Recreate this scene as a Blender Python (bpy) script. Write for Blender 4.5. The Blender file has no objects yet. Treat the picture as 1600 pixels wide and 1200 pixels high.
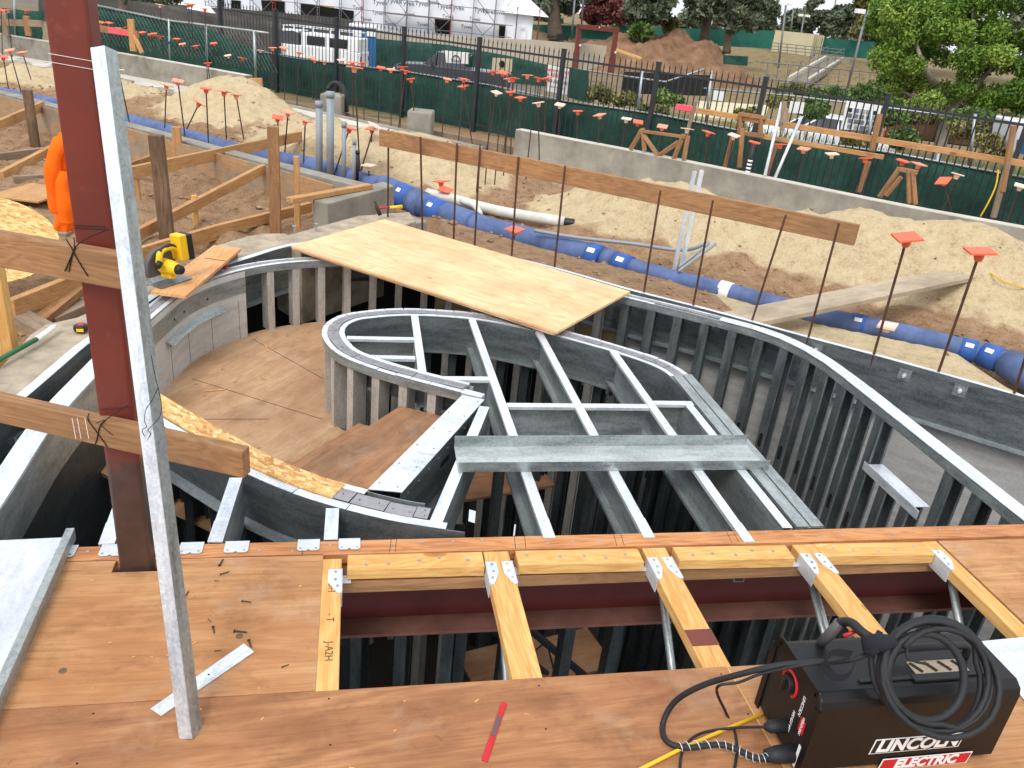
import bpy, math, random
import numpy as np
from mathutils import Vector, Matrix
random.seed(7); rnd = random.Random(11)
V = Vector
C = bpy.context.scene.collection
R = math.radians
# ---------------------------------------------------------------- camera
YAW, PITCH, ROLL, FPX, CH = R(12.58606), R(25.04939), R(6.15724), 1258.24, 1.84256
def cam_axes():
    cy, sy, cp, sp = math.cos(YAW), math.sin(YAW), math.cos(PITCH), math.sin(PITCH)
    f = V((sy*cp, cy*cp, -sp)); r = V((cy, -sy, 0)); u = r.cross(f)
    c, s = math.cos(ROLL), math.sin(ROLL)
    return c*r+s*u, -s*r+c*u, f
CR, CU, CF = cam_axes()
cam = bpy.data.objects.new('camera', bpy.data.cameras.new('camera')); C.objects.link(cam)
cam.matrix_world = Matrix(((CR.x, CU.x, -CF.x, 0), (CR.y, CU.y, -CF.y, 0), (CR.z, CU.z, -CF.z, CH), (0, 0, 0, 1)))
cam.data.sensor_width = 36; cam.data.lens = 36*FPX/1600
cam.data.clip_start = .02; cam.data.clip_end = 3000
sc = bpy.context.scene; sc.camera = cam
sc.render.engine = 'CYCLES'
# ---------------------------------------------------------------- light
sc.view_settings.view_transform = 'Standard'; sc.view_settings.look = 'None'
sc.view_settings.exposure = 0.66; sc.view_settings.gamma = 1
SUN_EL, SUN_AZ = R(54), R(-150)
w = bpy.data.worlds.new('World'); sc.world = w; w.use_nodes = True
nt = w.node_tree; bg = nt.nodes['Background']
sky = nt.nodes.new('ShaderNodeTexSky'); sky.sky_type = 'NISHITA'; sky.sun_disc = False
sky.sun_elevation = SUN_EL; sky.sun_rotation = SUN_AZ; sky.dust_density = 4; sky.air_density = 1.2
hsv = nt.nodes.new('ShaderNodeHueSaturation'); hsv.inputs['Saturation'].default_value = .30
nt.links.new(sky.outputs[0], hsv.inputs['Color'])
mixw = nt.nodes.new('ShaderNodeMix'); mixw.data_type = 'RGBA'; mixw.inputs[0].default_value = .55
mixw.inputs[7].default_value = (8.6, 9.0, 9.6, 1)
nt.links.new(hsv.outputs[0], mixw.inputs[6]); nt.links.new(mixw.outputs[2], bg.inputs[0]); bg.inputs[1].default_value = .122
sl = bpy.data.lights.new('sun', 'SUN'); sl.energy = .95; sl.angle = R(20); sl.color = (1, .97, .92)
so = bpy.data.objects.new('sun', sl); C.objects.link(so)
so.rotation_euler = (R(90)-SUN_EL, 0, -SUN_AZ+math.pi) if False else (0, 0, 0)
sd = V((math.sin(SUN_AZ)*math.cos(SUN_EL), math.cos(SUN_AZ)*math.cos(SUN_EL), math.sin(SUN_EL)))
so.rotation_euler = sd.to_track_quat('Z', 'Y').to_euler()
# ---------------------------------------------------------------- pixel -> world (photograph pixels, 1600x1200)
def ray(x, y): return CF + (x-800)/FPX*CR - (y-600)/FPX*CU
def P(x, y, z=0.):
    d = ray(x, y); t = (z-CH)/d.z; return V((0, 0, CH)) + d*t
def Q(x, y, Y):
    d = ray(x, y); return V((0, 0, CH)) + d*(Y/d.y)
def Wp(x, y, a, b, off=0.):     # where the ray meets the vertical plane through a-b
    a = V((a[0], a[1])); b = V((b[0], b[1])); n = V(((b-a).y, -(b-a).x)).normalized()
    a = a + n*off
    d = ray(x, y); t = (n.dot(a))/(n.x*d.x+n.y*d.y); return V((0, 0, CH)) + d*t
def up(b, ty):                  # height above point b whose image row is ty
    lo, hi = 0., CH+3
    for _ in range(40):
        m = (lo+hi)/2; q = b+V((0, 0, m))-V((0, 0, CH)); row = 600-FPX*q.dot(CU)/max(q.dot(CF), .01)
        if row > ty: lo = m
        else: hi = m
    return lo
def lin(c):
    c = c/255; return c/12.92 if c < .04045 else ((c+.055)/1.055)**2.4
def rgb(r, g, b, k=1.): return (lin(r)*k, lin(g)*k, lin(b)*k, 1)
# ---------------------------------------------------------------- materials
class NT:
    def __init__(s, name):
        s.m = bpy.data.materials.new(name); s.m.use_nodes = True; s.t = s.m.node_tree
        s.b = s.t.nodes['Principled BSDF']
    def n(s, typ, **k):
        o = s.t.nodes.new('ShaderNode'+typ)
        for a, v in k.items():
            if a[0] == 'i':
                key = int(a[1:]) if a[1:].isdigit() else a[1:]; o.inputs[key].default_value = v
            else: setattr(o, a, v)
        return o
    def l(s, a, b): s.t.links.new(a, b)
    def coord(s, scale=(1, 1, 1), kind='gc'):
        if kind == 'gc': a = s.n('Attribute', attribute_name='gc').outputs['Vector']
        else: a = s.n('TexCoord').outputs['Object']
        mp = s.n('Mapping'); mp.inputs['Scale'].default_value = scale; s.l(a, mp.inputs[0]); return mp.outputs[0]
    def noise(s, vec, scale, det=4, rough=.6, dist=0.):
        o = s.n('TexNoise'); o.inputs['Scale'].default_value = scale; o.inputs['Detail'].default_value = det
        o.inputs['Roughness'].default_value = rough; o.inputs['Distortion'].default_value = dist
        s.l(vec, o.inputs['Vector']); return o.outputs['Fac']
    def math(s, op, a, b=None, c=None):
        o = s.n('Math', operation=op)
        for i, x in enumerate((a, b, c)):
            if x is None: continue
            if isinstance(x, (int, float)): o.inputs[i].default_value = x
            else: s.l(x, o.inputs[i])
        return o.outputs[0]
    def ramp(s, fac, *stops):
        o = s.n('ValToRGB'); e = o.color_ramp.elements
        while len(e) > 1: e.remove(e[0])
        e[0].position = stops[0][0]; e[0].color = stops[0][1]
        for p, c in stops[1:]:
            q = e.new(p); q.color = c
        s.l(fac, o.inputs[0]); return o.outputs[0]
    def mix(s, f, a, b, mode='MIX'):
        o = s.n('Mix', data_type='RGBA', blend_type=mode)
        for i, x in ((0, f), (6, a), (7, b)):
            if isinstance(x, (int, float, tuple)): o.inputs[i].default_value = x
            else: s.l(x, o.inputs[i])
        return o.outputs[2]
    def bump(s, h, st=.3, d=.01):
        o = s.n('Bump'); o.inputs['Strength'].default_value = st; o.inputs['Distance'].default_value = d
        s.l(h, o.inputs['Height']); s.l(o.outputs[0], s.b.inputs['Normal'])
    def fin(s, col=None, rough=None, metal=None, spec=None):
        for k, x in (('Base Color', col), ('Roughness', rough), ('Metallic', metal), ('Specular IOR Level', spec)):
            if x is None: continue
            if isinstance(x, (int, float, tuple)): s.b.inputs[k].default_value = x
            else: s.l(x, s.b.inputs[k])
        return s.m
def g(v): return (v, v, v, 1)
M = {}
def plain(name, col, rough=.6, metal=0., var=.25, sc_=6., bump=.15, spec=.4, bs=60, kind='gc'):
    t = NT(name); v = t.coord(kind=kind)
    n1 = t.noise(v, sc_, 5, .65); n2 = t.noise(v, bs, 3, .6)
    f = t.ramp(n1, (.3, g(1-var)), (.7, g(1+var*.4)))
    c = t.mix(1., col, f, 'MULTIPLY')
    t.bump(n2, bump, .004)
    r = t.math('MULTIPLY_ADD', n1, .3, rough-.15)
    M[name] = t.fin(c, r, metal, spec); return M[name]
def tone(c, ds=.03, k=.86):
    l = .3*c[0]+.55*c[1]+.15*c[2]; q = [(x+(l-x)*ds)*k for x in c[:3]]; return (q[0]*1.0, q[1]*.995, q[2]*.96, 1)
def lerp(a, b, t): return tuple(x+(y-x)*t for x, y in zip(a, b))
def wood(name, c1, c2, c3, grain=1., knots=.5, stain=.3, stainc=None, ply=False, rough=.7):
    c1, c2, c3 = tone(c1), tone(c2), tone(c3); stainc = tone(stainc) if stainc else None
    kc = c1; kk = .55 if ply else .35; c1 = lerp(c1, c2, kk); c3 = lerp(c3, c2, kk*.6)
    t = NT(name)
    a = t.coord((1.2, 9, 9) if not ply else (.8, 5, 5))
    big = t.noise(a, 1.3 if not ply else .8, 3, .5, .8 if not ply else 1.2)
    rings = t.math('SINE', t.math('MULTIPLY', big, 55. if not ply else 42.))
    fib = t.noise(t.coord((5, 160, 160)), 1., 4, .7)
    fib2 = t.noise(t.coord((2.5, 40, 40)), 1., 3, .7)
    h = t.math('ADD', t.math('MULTIPLY', rings, (.085 if ply else .085)*grain), t.math('ADD', t.math('MULTIPLY', fib, .62), t.math('MULTIPLY', fib2, .38)))
    col = t.ramp(h, (.28, c1), (.5, c2), (.72, c3))
    # large blotches
    bl = t.noise(t.coord((1.2, 2.2, 2.2)), 1.7, 5, .6)
    col = t.mix(t.ramp(bl, (.42, g(0)), (.66, g(stain))), col, stainc or c1)
    gr_ = t.noise(t.coord((3, 4, 4)), 2.3, 8, .75, .4)
    col = t.mix(t.ramp(gr_, (.50, g(0)), (.70, g(.42 if ply else .3))), col, (kc[0]*.75, kc[1]*.75, kc[2]*.8, 1))
    col = t.mix(t.ramp(t.noise(t.coord((1.5, 30, 30)), 1.2, 5, .8), (.60, g(0)), (.72, g(.35))), col, (kc[0]*.6, kc[1]*.55, kc[2]*.5, 1))
    if ply:
        du = t.noise(t.coord((2.2, 2.6, 2.6)), 1.4, 7, .7, .3); col = t.mix(t.ramp(du, (.52, g(0)), (.72, g(.30))), col, (.50, .42, .33, 1))
        sc_ = t.noise(t.coord((1, 1, 1)), 13, 6, .8, 1.5); col = t.mix(t.ramp(sc_, (.62, g(0)), (.68, g(.4))), col, (kc[0]*.5, kc[1]*.45, kc[2]*.45, 1))
    if knots:
        vo = t.n('TexVoronoi', voronoi_dimensions='3D'); t.l(t.coord((3.2, 7, 7)), vo.inputs['Vector']); vo.inputs['Scale'].default_value = .9
        sep = t.n('SeparateColor'); t.l(vo.outputs['Color'], sep.inputs[0])
        kn = t.math('MULTIPLY', t.math('LESS_THAN', vo.outputs['Distance'], .06 if ply else .13), t.math('GREATER_THAN', sep.outputs[0], 1-knots*.35))
        kd = t.ramp(vo.outputs['Distance'], (.0, (kc[0]*.4, kc[1]*.35, kc[2]*.35, 1)), (.13, (kc[0]*.9, kc[1]*.8, kc[2]*.8, 1)))
        col = t.mix(t.math('MULTIPLY', kn, .75), col, kd)
    t.bump(h, .35, .003)
    M[name] = t.fin(col, rough, 0., .3); return M[name]
wood('ply_deck', rgb(122, 78, 46), rgb(192, 140, 92), rgb(218, 170, 120), 1., .5, .6, rgb(168, 108, 66), True)
wood('ply_near', rgb(106, 68, 44), rgb(178, 124, 82), rgb(206, 154, 110), 1.2, .35, .8, rgb(140, 88, 56), True)
wood('ply_sheet', rgb(196, 138, 94), rgb(248, 206, 156), rgb(252, 222, 180), 1.1, .3, .6, rgb(238, 172, 126), True)
wood('ply_ramp', rgb(130, 96, 70), rgb(200, 160, 122), rgb(220, 184, 148), .5, .3, .8, rgb(164, 122, 88), True)
wood('ply_step', rgb(98, 66, 46), rgb(178, 128, 90), rgb(200, 150, 110), .9, .3, .8, rgb(128, 96, 70), True)
wood('fir_new', rgb(196, 132, 62), rgb(228, 176, 104), rgb(240, 200, 132), 1.3, .9, .3, rgb(206, 142, 78))
wood('fir_orange', rgb(180, 112, 60), rgb(226, 168, 110), rgb(238, 190, 138), 1., 1., .5, rgb(206, 140, 88))
wood('fir_rim', rgb(150, 88, 48), rgb(206, 140, 88), rgb(222, 164, 112), 1.2, .6, .5, rgb(150, 92, 60))
wood('fir_old', rgb(112, 76, 48), rgb(166, 122, 82), rgb(188, 146, 104), 1., .7, .6, rgb(128, 98, 72))
wood('fir_tan', rgb(150, 104, 58), rgb(200, 150, 96), rgb(218, 172, 118), 1., .8, .4, rgb(160, 112, 70))
wood('fir_gray', rgb(104, 86, 70), rgb(158, 136, 114), rgb(178, 158, 136), .8, .5, .6, rgb(124, 104, 88))
wood('post_gray', rgb(72, 54, 40), rgb(128, 100, 76), rgb(150, 124, 98), 1., .8, .6, rgb(86, 66, 50))
wood('plank_dusty', rgb(150, 134, 112), rgb(192, 174, 150), rgb(206, 190, 168), .6, .4, .6, rgb(140, 124, 106))
wood('form_ply', rgb(120, 86, 56), rgb(182, 140, 98), rgb(198, 160, 120), .6, .3, .9, rgb(146, 140, 128), True)
def osb(name):
    t = NT(name); v = t.coord((1, 1, 1))
    nz = t.n('TexNoise'); nz.inputs['Scale'].default_value = 12; t.l(v, nz.inputs['Vector'])
    vv = t.mix(.06, v, nz.outputs['Color'])
    vo = t.n('TexVoronoi', feature='F1'); mp = t.n('Mapping'); mp.inputs['Scale'].default_value = (1, 2.4, 1)
    mp.inputs['Rotation'].default_value = (0, 0, .6)
    t.l(vv, mp.inputs[0]); t.l(mp.outputs[0], vo.inputs['Vector']); vo.inputs['Scale'].default_value = 34
    sep = t.n('SeparateColor'); t.l(vo.outputs['Color'], sep.inputs[0])
    f = t.noise(v, 140, 3, .7)
    col = t.ramp(sep.outputs[0], (.0, rgb(176, 122, 62)), (.35, rgb(214, 164, 96)), (.7, rgb(232, 190, 122)), (1., rgb(242, 212, 152)))
    col = t.mix(t.ramp(f, (.35, g(.5)), (.6, g(0))), col, rgb(160, 106, 54))
    t.bump(sep.outputs[0], .3, .003); M[name] = t.fin(col, .65)
osb('osb')
def galv(name, c1, c2, rough=.42, metal=.75, dirt=.25, dirtc=rgb(110, 104, 96)):
    t = NT(name); v = t.coord()
    vo = t.n('TexVoronoi'); t.l(v, vo.inputs['Vector']); vo.inputs['Scale'].default_value = 130
    sep = t.n('SeparateColor'); t.l(vo.outputs['Color'], sep.inputs[0])
    n = t.noise(t.coord((1.5, 7, 7)), 2.5, 5, .65); n2 = t.noise(v, 30, 5, .7)
    f = t.math('ADD', t.math('MULTIPLY', sep.outputs[0], .14), t.math('MULTIPLY', n, .86))
    col = t.ramp(f, (.3, c1), (.62, c2))
    col = t.mix(t.ramp(n2, (.52, g(0)), (.72, g(dirt))), col, dirtc)
    r = t.math('ADD', t.math('MULTIPLY', f, .25), t.math('MULTIPLY_ADD', n2, .3, rough-.26))
    t.bump(n, .12, .01)
    M[name] = t.fin(col, r, metal, .5)
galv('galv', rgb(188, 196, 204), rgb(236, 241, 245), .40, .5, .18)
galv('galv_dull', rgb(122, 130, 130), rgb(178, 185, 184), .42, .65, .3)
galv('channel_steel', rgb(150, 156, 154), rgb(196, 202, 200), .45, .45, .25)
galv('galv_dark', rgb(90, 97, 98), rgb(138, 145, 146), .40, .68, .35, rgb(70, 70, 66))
galv('galv_shaded', rgb(50, 58, 60), rgb(82, 90, 92), .5, .7, .4, rgb(54, 54, 50))  # darker galv copy with the deep pit shade painted into its colour
galv('tab_strip', rgb(120, 119, 122), rgb(156, 155, 158), .6, .3, .3)
galv('sheathing', rgb(146, 144, 142), rgb(172, 171, 168), .8, 0, .3, rgb(140, 132, 122))
galv('panel_pale', rgb(168, 166, 160), rgb(196, 194, 188), .8, 0, .3, rgb(170, 158, 142))
galv('galv_stud', rgb(168, 178, 188), rgb(226, 233, 240), .34, .6, .12)
galv('stud_warm', rgb(160, 156, 148), rgb(204, 200, 192), .45, .35, .25)
galv('aluminium', rgb(196, 200, 206), rgb(222, 226, 232), .5, .5, .12)
plain('steel_red', rgb(112, 46, 34), .42, 0, .35, 3.5, .1, .5)
t = NT('column_paint_reflection'); v = t.coord(kind='obj'); sx = t.n('SeparateXYZ'); t.l(v, sx.inputs[0]); n1 = t.noise(v, 9, 5, .7); n2 = t.noise(v, 2.5, 4, .6)
hh = t.math('ADD', sx.outputs[2], t.math('MULTIPLY_ADD', n1, .22, -.11))
cA = t.mix(t.ramp(n2, (.35, g(0)), (.65, g(1))), rgb(116, 46, 32), rgb(96, 38, 28)); cA = t.mix(t.ramp(n1, (.62, g(0)), (.72, g(.35))), cA, rgb(150, 74, 58))
cB = t.mix(t.ramp(n1, (.4, g(0)), (.7, g(1))), rgb(62, 44, 38), rgb(80, 58, 50))  # lower part: dark brown reflection painted into the column colour
t.bump(n1, .06, .003); lt = t.ramp(t.math('MULTIPLY', hh, .25), (.770, g(0)), (.785, g(1)))
M['column_paint_reflection'] = t.fin(t.mix(lt, cB, cA), .42, 0, .5)
plain('flange_dusty_lit', rgb(112, 76, 66), .8, 0, .4, 6, .2, .2)  # dusty red; lighter colour also stands in for sky light on the flange
plain('steel_red_dark', rgb(88, 34, 32), .5, 0, .3, 4, .1, .4)
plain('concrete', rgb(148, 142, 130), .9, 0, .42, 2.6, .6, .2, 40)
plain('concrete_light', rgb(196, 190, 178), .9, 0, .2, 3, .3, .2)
plain('concrete_dusty', rgb(172, 158, 138), .92, 0, .42, 7, .5, .2)
plain('black_iron', rgb(44, 47, 52), .45, 0, .2, 3, .05)
plain('rebar', rgb(72, 62, 56), .7, .3, .5, 14, .4, .4, 200)
plain('rusty_rebar', rgb(92, 64, 50), .8, .2, .5, 10, .4, .3, 200)
plain('cap_orange', rgb(236, 104, 72), .55, 0, .15, 20, .1)
plain('cap_faded', rgb(240, 150, 122), .6, 0, .15, 20, .1)
plain('cap_pale', rgb(238, 200, 180), .6, 0, .15, 20, .1)
plain('pvc_blue', rgb(92, 110, 152), .75, 0, .45, 4, .2, .25)
plain('pvc_blue_bright', rgb(58, 96, 170), .6, 0, .3, 5, .1, .3)
plain('pvc_gray', rgb(140, 148, 154), .45, 0, .15, 4, .05)
plain('pipe_wrap', rgb(206, 202, 192), .7, 0, .2, 9, .4)
plain('white', rgb(232, 232, 230), .6, 0, .08, 3, .05)
plain('white_paint', rgb(226, 228, 232), .25, 0, .05, 3, .02, .6)
plain('wire', rgb(38, 30, 28), .6, .3, .3, 20, .1)
plain('rubber', rgb(34, 35, 38), .62, 0, .35, 14, .25)
plain('velcro', rgb(28, 30, 38), .95, 0, .3, 30, .5)
plain('weld_black', rgb(17, 17, 18), .42, .1, .5, 5, .15, .4)
plain('weld_panel', rgb(24, 23, 23), .5, 0, .3, 8, .1)
plain('red', rgb(190, 34, 40), .5, 0, .15, 8, .05)
plain('orange_cloth', rgb(246, 106, 16), .85, 0, .15, 7, .4, .2)
plain('yellow', rgb(236, 190, 30), .45, 0, .12, 8, .05)
plain('yellow_cord', rgb(226, 178, 36), .5, 0, .12, 8, .05)
plain('black_plastic', rgb(32, 32, 33), .5, 0, .2, 8, .1)
plain('gray_plastic', rgb(86, 84, 84), .5, 0, .2, 8, .1)
plain('green', rgb(18, 104, 62), .4, 0, .1, 8, .05)
plain('pink', rgb(240, 88, 104), .7, 0, .2, 8, .05)
plain('glass', rgb(26, 30, 36), .12, 0, .1, 3, .0, .7)
plain('car_gray', rgb(70, 74, 84), .25, .3, .1, 3, .0, .6)
plain('tyre', rgb(26, 26, 27), .8, 0, .1, 9, .1)
plain('stucco', rgb(178, 166, 148), .9, 0, .1, 1, .2)
plain('wrap_white', rgb(236, 238, 244), .7, 0, .1, .6, .1, .3)
plain('letters_gray', rgb(104, 110, 130), .8, 0, .1, 4, .0)
plain('letters_black', rgb(24, 24, 26), .8, 0, .1, 4, .0)
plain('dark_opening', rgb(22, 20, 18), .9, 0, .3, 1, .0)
plain('sand_edge', rgb(196, 176, 140), .95, 0, .3, 6, .8, .1, 30)
plain('clod', rgb(156, 130, 100), .95, 0, .4, 3, .6, .1, 30)
plain('beige', rgb(196, 186, 152), .7, 0, .1, 1, .05)
plain('scaffold', rgb(120, 120, 122), .5, .4, .2, 2, .0)
plain('scaffold_red', rgb(150, 50, 46), .5, .1, .2, 2, .0)
plain('bark', rgb(96, 84, 72), .9, 0, .4, 3, .6)
plain('bark_pale', rgb(150, 142, 132), .9, 0, .35, 3, .5)
plain('porta_blue', rgb(36, 96, 150), .5, 0, .1, 2, .0)
plain('asphalt', rgb(96, 94, 92), .9, 0, .15, 1, .2)
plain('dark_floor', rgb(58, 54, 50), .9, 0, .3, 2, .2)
def screen(name, c1, c2):
    t = NT(name); v = t.coord()
    n = t.noise(v, 1.1, 5, .7); ck = t.n('TexVoronoi'); t.l(t.coord((1, 1, 1.6)), ck.inputs['Vector']); ck.inputs['Scale'].default_value = 9
    col = t.ramp(n, (.3, c1), (.7, c2)); col = t.mix(t.ramp(ck.outputs['Distance'], (.1, g(.35)), (.5, g(0))), col, c1)
    t.bump(n, .6, .08); M[name] = t.fin(col, .8, 0, .2)
screen('screen_green', rgb(20, 50, 44), rgb(48, 88, 76))
screen('screen_far_green', rgb(34, 88, 78), rgb(50, 112, 98))
screen('screen_gray', rgb(66, 64, 62), rgb(98, 94, 90))
screen('screen_black', rgb(26, 26, 27), rgb(46, 46, 46))
def leafmat(name, c1, c2, c3):
    t = NT(name); gi = t.n('Attribute', attribute_name='rv').outputs['Fac']
    col = t.ramp(gi, (0, c1), (.5, c2), (1, c3)); M[name] = t.fin(col, .6, 0, .25)
    t.b.inputs['Transmission Weight'].default_value = 0
leafmat('leaf_bright', rgb(52, 80, 28), rgb(98, 130, 44), rgb(156, 178, 84))
leafmat('leaf_dark', rgb(58, 68, 52), rgb(88, 98, 76), rgb(126, 132, 108))
leafmat('leaf_red', rgb(70, 36, 36), rgb(104, 56, 50), rgb(120, 84, 64))
leafmat('leaf_brush', rgb(70, 72, 38), rgb(110, 112, 62), rgb(158, 146, 96))
leafmat('leaf_green', rgb(52, 76, 34), rgb(84, 110, 48), rgb(120, 140, 70))
# ---------------------------------------------------------------- mesh builder
Z = V((0, 0, 1))
class MB:
    def __init__(s): s.v = []; s.f = []; s.g = []; s.rv = None; s.marks = []
    def use(s, mat): s.marks.append((len(s.f), mat)); return s   # later faces take this material
    def add(s, vs, fs, fr=None):
        o = len(s.v); s.v += [V(x) for x in vs]; s.f += [tuple(i+o for i in f) for f in fs]
        if fr is None: s.g += [V(x) for x in vs]
        else:
            a, b, c = fr; s.g += [V((V(x).dot(a), V(x).dot(b), V(x).dot(c))) for x in vs]
        return s
    def hexa(s, bot, top, fr=None):
        return s.add(list(bot)+list(top), [(3, 2, 1, 0), (4, 5, 6, 7), (0, 1, 5, 4), (1, 2, 6, 5), (2, 3, 7, 6), (3, 0, 4, 7)], fr)
    def beam(s, a, b, w, h, upv=Z, top=True):   # rectangular bar; a-b runs along the middle of its top face (or its centre)
        a = V(a); b = V(b); d = (b-a).normalized(); sd = d.cross(upv).normalized(); u = sd.cross(d)
        if not top: a = a+u*h/2; b = b+u*h/2
        q = [a-sd*w/2-u*h, a+sd*w/2-u*h, b+sd*w/2-u*h, b-sd*w/2-u*h]
        return s.hexa(q, [p+u*h for p in q], (d, sd, u))
    def box(s, c, sx, sy, sz, rz=0.):           # c = centre of the bottom
        c = V(c); a = V((math.cos(rz), math.sin(rz), 0)); b = V((-a.y, a.x, 0))
        q = [c-a*sx/2-b*sy/2, c+a*sx/2-b*sy/2, c+a*sx/2+b*sy/2, c-a*sx/2+b*sy/2]
        return s.hexa(q, [p+Z*sz for p in q], (a, b, Z) if sx >= sy else (b, a, Z))
    def prism(s, poly, z0, z1, ax=V((1, 0, 0))):
        n = len(poly); ax = V(ax).normalized(); b = V((-ax.y, ax.x, 0))
        if sum(poly[i][0]*poly[(i+1) % n][1]-poly[(i+1) % n][0]*poly[i][1] for i in range(n)) < 0: poly = poly[::-1]
        vs = [V((p[0], p[1], z0)) for p in poly]+[V((p[0], p[1], z1)) for p in poly]
        fs = [tuple(range(n-1, -1, -1)), tuple(range(n, 2*n))]+[(i, (i+1) % n, n+(i+1) % n, n+i) for i in range(n)]
        return s.add(vs, fs, (ax, b, Z))
    def slab(s, poly, th, ax=None):             # extrude a planar 3D polygon by the vector th
        poly = [V(p) for p in poly]; n = len(poly); th = V(th)
        d = (poly[1]-poly[0]).normalized() if ax is None else V(ax).normalized(); nn = th.normalized(); bb = nn.cross(d)
        nrm = V((0, 0, 0))
        for i in range(n): nrm += poly[i].cross(poly[(i+1) % n])
        if nrm.dot(th) < 0: poly = poly[::-1]
        vs = poly+[p+th for p in poly]
        return s.add(vs, [tuple(range(n-1, -1, -1)), tuple(range(n, 2*n))]+[(i, (i+1) % n, n+(i+1) % n, n+i) for i in range(n)], (d, bb, nn))
    def sweep(s, path, prof, closed_prof=True): # profile of (offset to the left of travel, z)
        pts = [V((p[0], p[1])) for p in path]; n = len(pts); m = len(prof); vs = []; gs = []; L = 0
        for i in range(n):
            d = (pts[min(i+1, n-1)]-pts[max(i-1, 0)]).normalized(); nr = V((-d.y, d.x))
            if i: L += (pts[i]-pts[i-1]).length
            for o, z in prof:
                vs.append(V((pts[i].x+nr.x*o, pts[i].y+nr.y*o, z))); gs.append(V((L, o, z)))
        fs = []
        for i in range(n-1):
            for j in range(m if closed_prof else m-1):
                k = (j+1) % m; fs.append((i*m+j, (i+1)*m+j, (i+1)*m+k, i*m+k))
        if closed_prof: fs += [tuple(range(m)), tuple(range(n*m-1, (n-1)*m-1, -1))]
        o = len(s.v); s.v += vs; s.g += gs; s.f += [tuple(i+o for i in f) for f in fs]; return s
    def tube(s, pts, r, n=8, cap=True):
        pts = [V(p) for p in pts]; k = len(pts); vs = []; gs = []; L = 0; pu = None
        for i in range(k):
            d = (pts[min(i+1, k-1)]-pts[max(i-1, 0)]).normalized()
            u = (pu-d*pu.dot(d)) if pu else (V((0, 0, 1)).cross(d) if abs(d.z) < .9 else V((1, 0, 0)).cross(d))
            u.normalize(); pu = u; v = d.cross(u); rr = r[i] if isinstance(r, (list, tuple)) else r
            if i: L += (pts[i]-pts[i-1]).length
            for j in range(n):
                a = 2*math.pi*j/n; vs.append(pts[i]+(u*math.cos(a)+v*math.sin(a))*rr); gs.append(V((L, math.cos(a)*rr, math.sin(a)*rr)))
        fs = [(i*n+j, i*n+(j+1) % n, (i+1)*n+(j+1) % n, (i+1)*n+j) for i in range(k-1) for j in range(n)]
        if cap: fs += [tuple(range(n-1, -1, -1)), tuple(range((k-1)*n, k*n))]
        o = len(s.v); s.v += vs; s.g += gs; s.f += [tuple(i+o for i in f) for f in fs]; return s
    def disc(s, c, nrm, r, th, n=20, r2=None):  # short cylinder or cone
        nrm = V(nrm).normalized(); return s.tube([V(c), V(c)+nrm*th], [r, r if r2 is None else r2], n)
    def build(s, name, mat, parent=None, smooth=False, bev=0., origin=None, loc=None):
        me = bpy.data.meshes.new(name)
        vs = np.array([tuple(v) for v in s.v])
        if origin is None:
            if parent is not None: origin = V(parent.get('_w', (0, 0, 0)))
            else:
                mn, mx = vs.min(0), vs.max(0); origin = V(((mn[0]+mx[0])/2, (mn[1]+mx[1])/2, mn[2]))
        vs = vs-np.array(tuple(origin))
        me.from_pydata(vs.tolist(), [], s.f)
        off = V((rnd.uniform(-50, 50), rnd.uniform(-50, 50), rnd.uniform(-50, 50)))
        at = me.attributes.new('gc', 'FLOAT_VECTOR', 'POINT')
        at.data.foreach_set('vector', [c for q in s.g for c in (q+off)])
        if s.rv:
            a2 = me.attributes.new('rv', 'FLOAT', 'POINT'); a2.data.foreach_set('value', s.rv)
        me.materials.append(M[mat] if isinstance(mat, str) else mat)
        if s.marks:
            names = []; idx = [0]*len(s.f); bounds = s.marks+[(len(s.f), None)]
            for (a, mt), (b, _) in zip(bounds, bounds[1:]):
                if mt == mat: k = 0
                else:
                    if mt not in names: names.append(mt); me.materials.append(M[mt])
                    k = names.index(mt)+1
                idx[a:b] = [k]*(b-a)
            me.polygons.foreach_set('material_index', idx)
        if smooth: me.polygons.foreach_set('use_smooth', [True]*len(me.polygons))
        o = bpy.data.objects.new(name, me); C.objects.link(o)
        if bev:
            b = o.modifiers.new('bevel', 'BEVEL'); b.width = bev; b.segments = 2; b.limit_method = 'ANGLE'
        if parent is None: o.location = origin; o['_w'] = tuple(origin)
        else:
            o.parent = parent; o['_w'] = tuple(origin)
            pw = V(parent.get('_w', (0, 0, 0))); o.location = origin-pw
        return o
def tag(o, label, cat, group=None, kind=None):
    o['label'] = label; o['category'] = cat
    if group: o['group'] = group
    if kind: o['kind'] = kind
    return o
def struct(o): o['kind'] = 'structure'; return o
def thing(name, label, cat, loc, group=None):
    o = bpy.data.objects.new(name, None); C.objects.link(o); o.location = loc; o['_w'] = tuple(loc); o.empty_display_size = .1
    return tag(o, label, cat, group)
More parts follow.
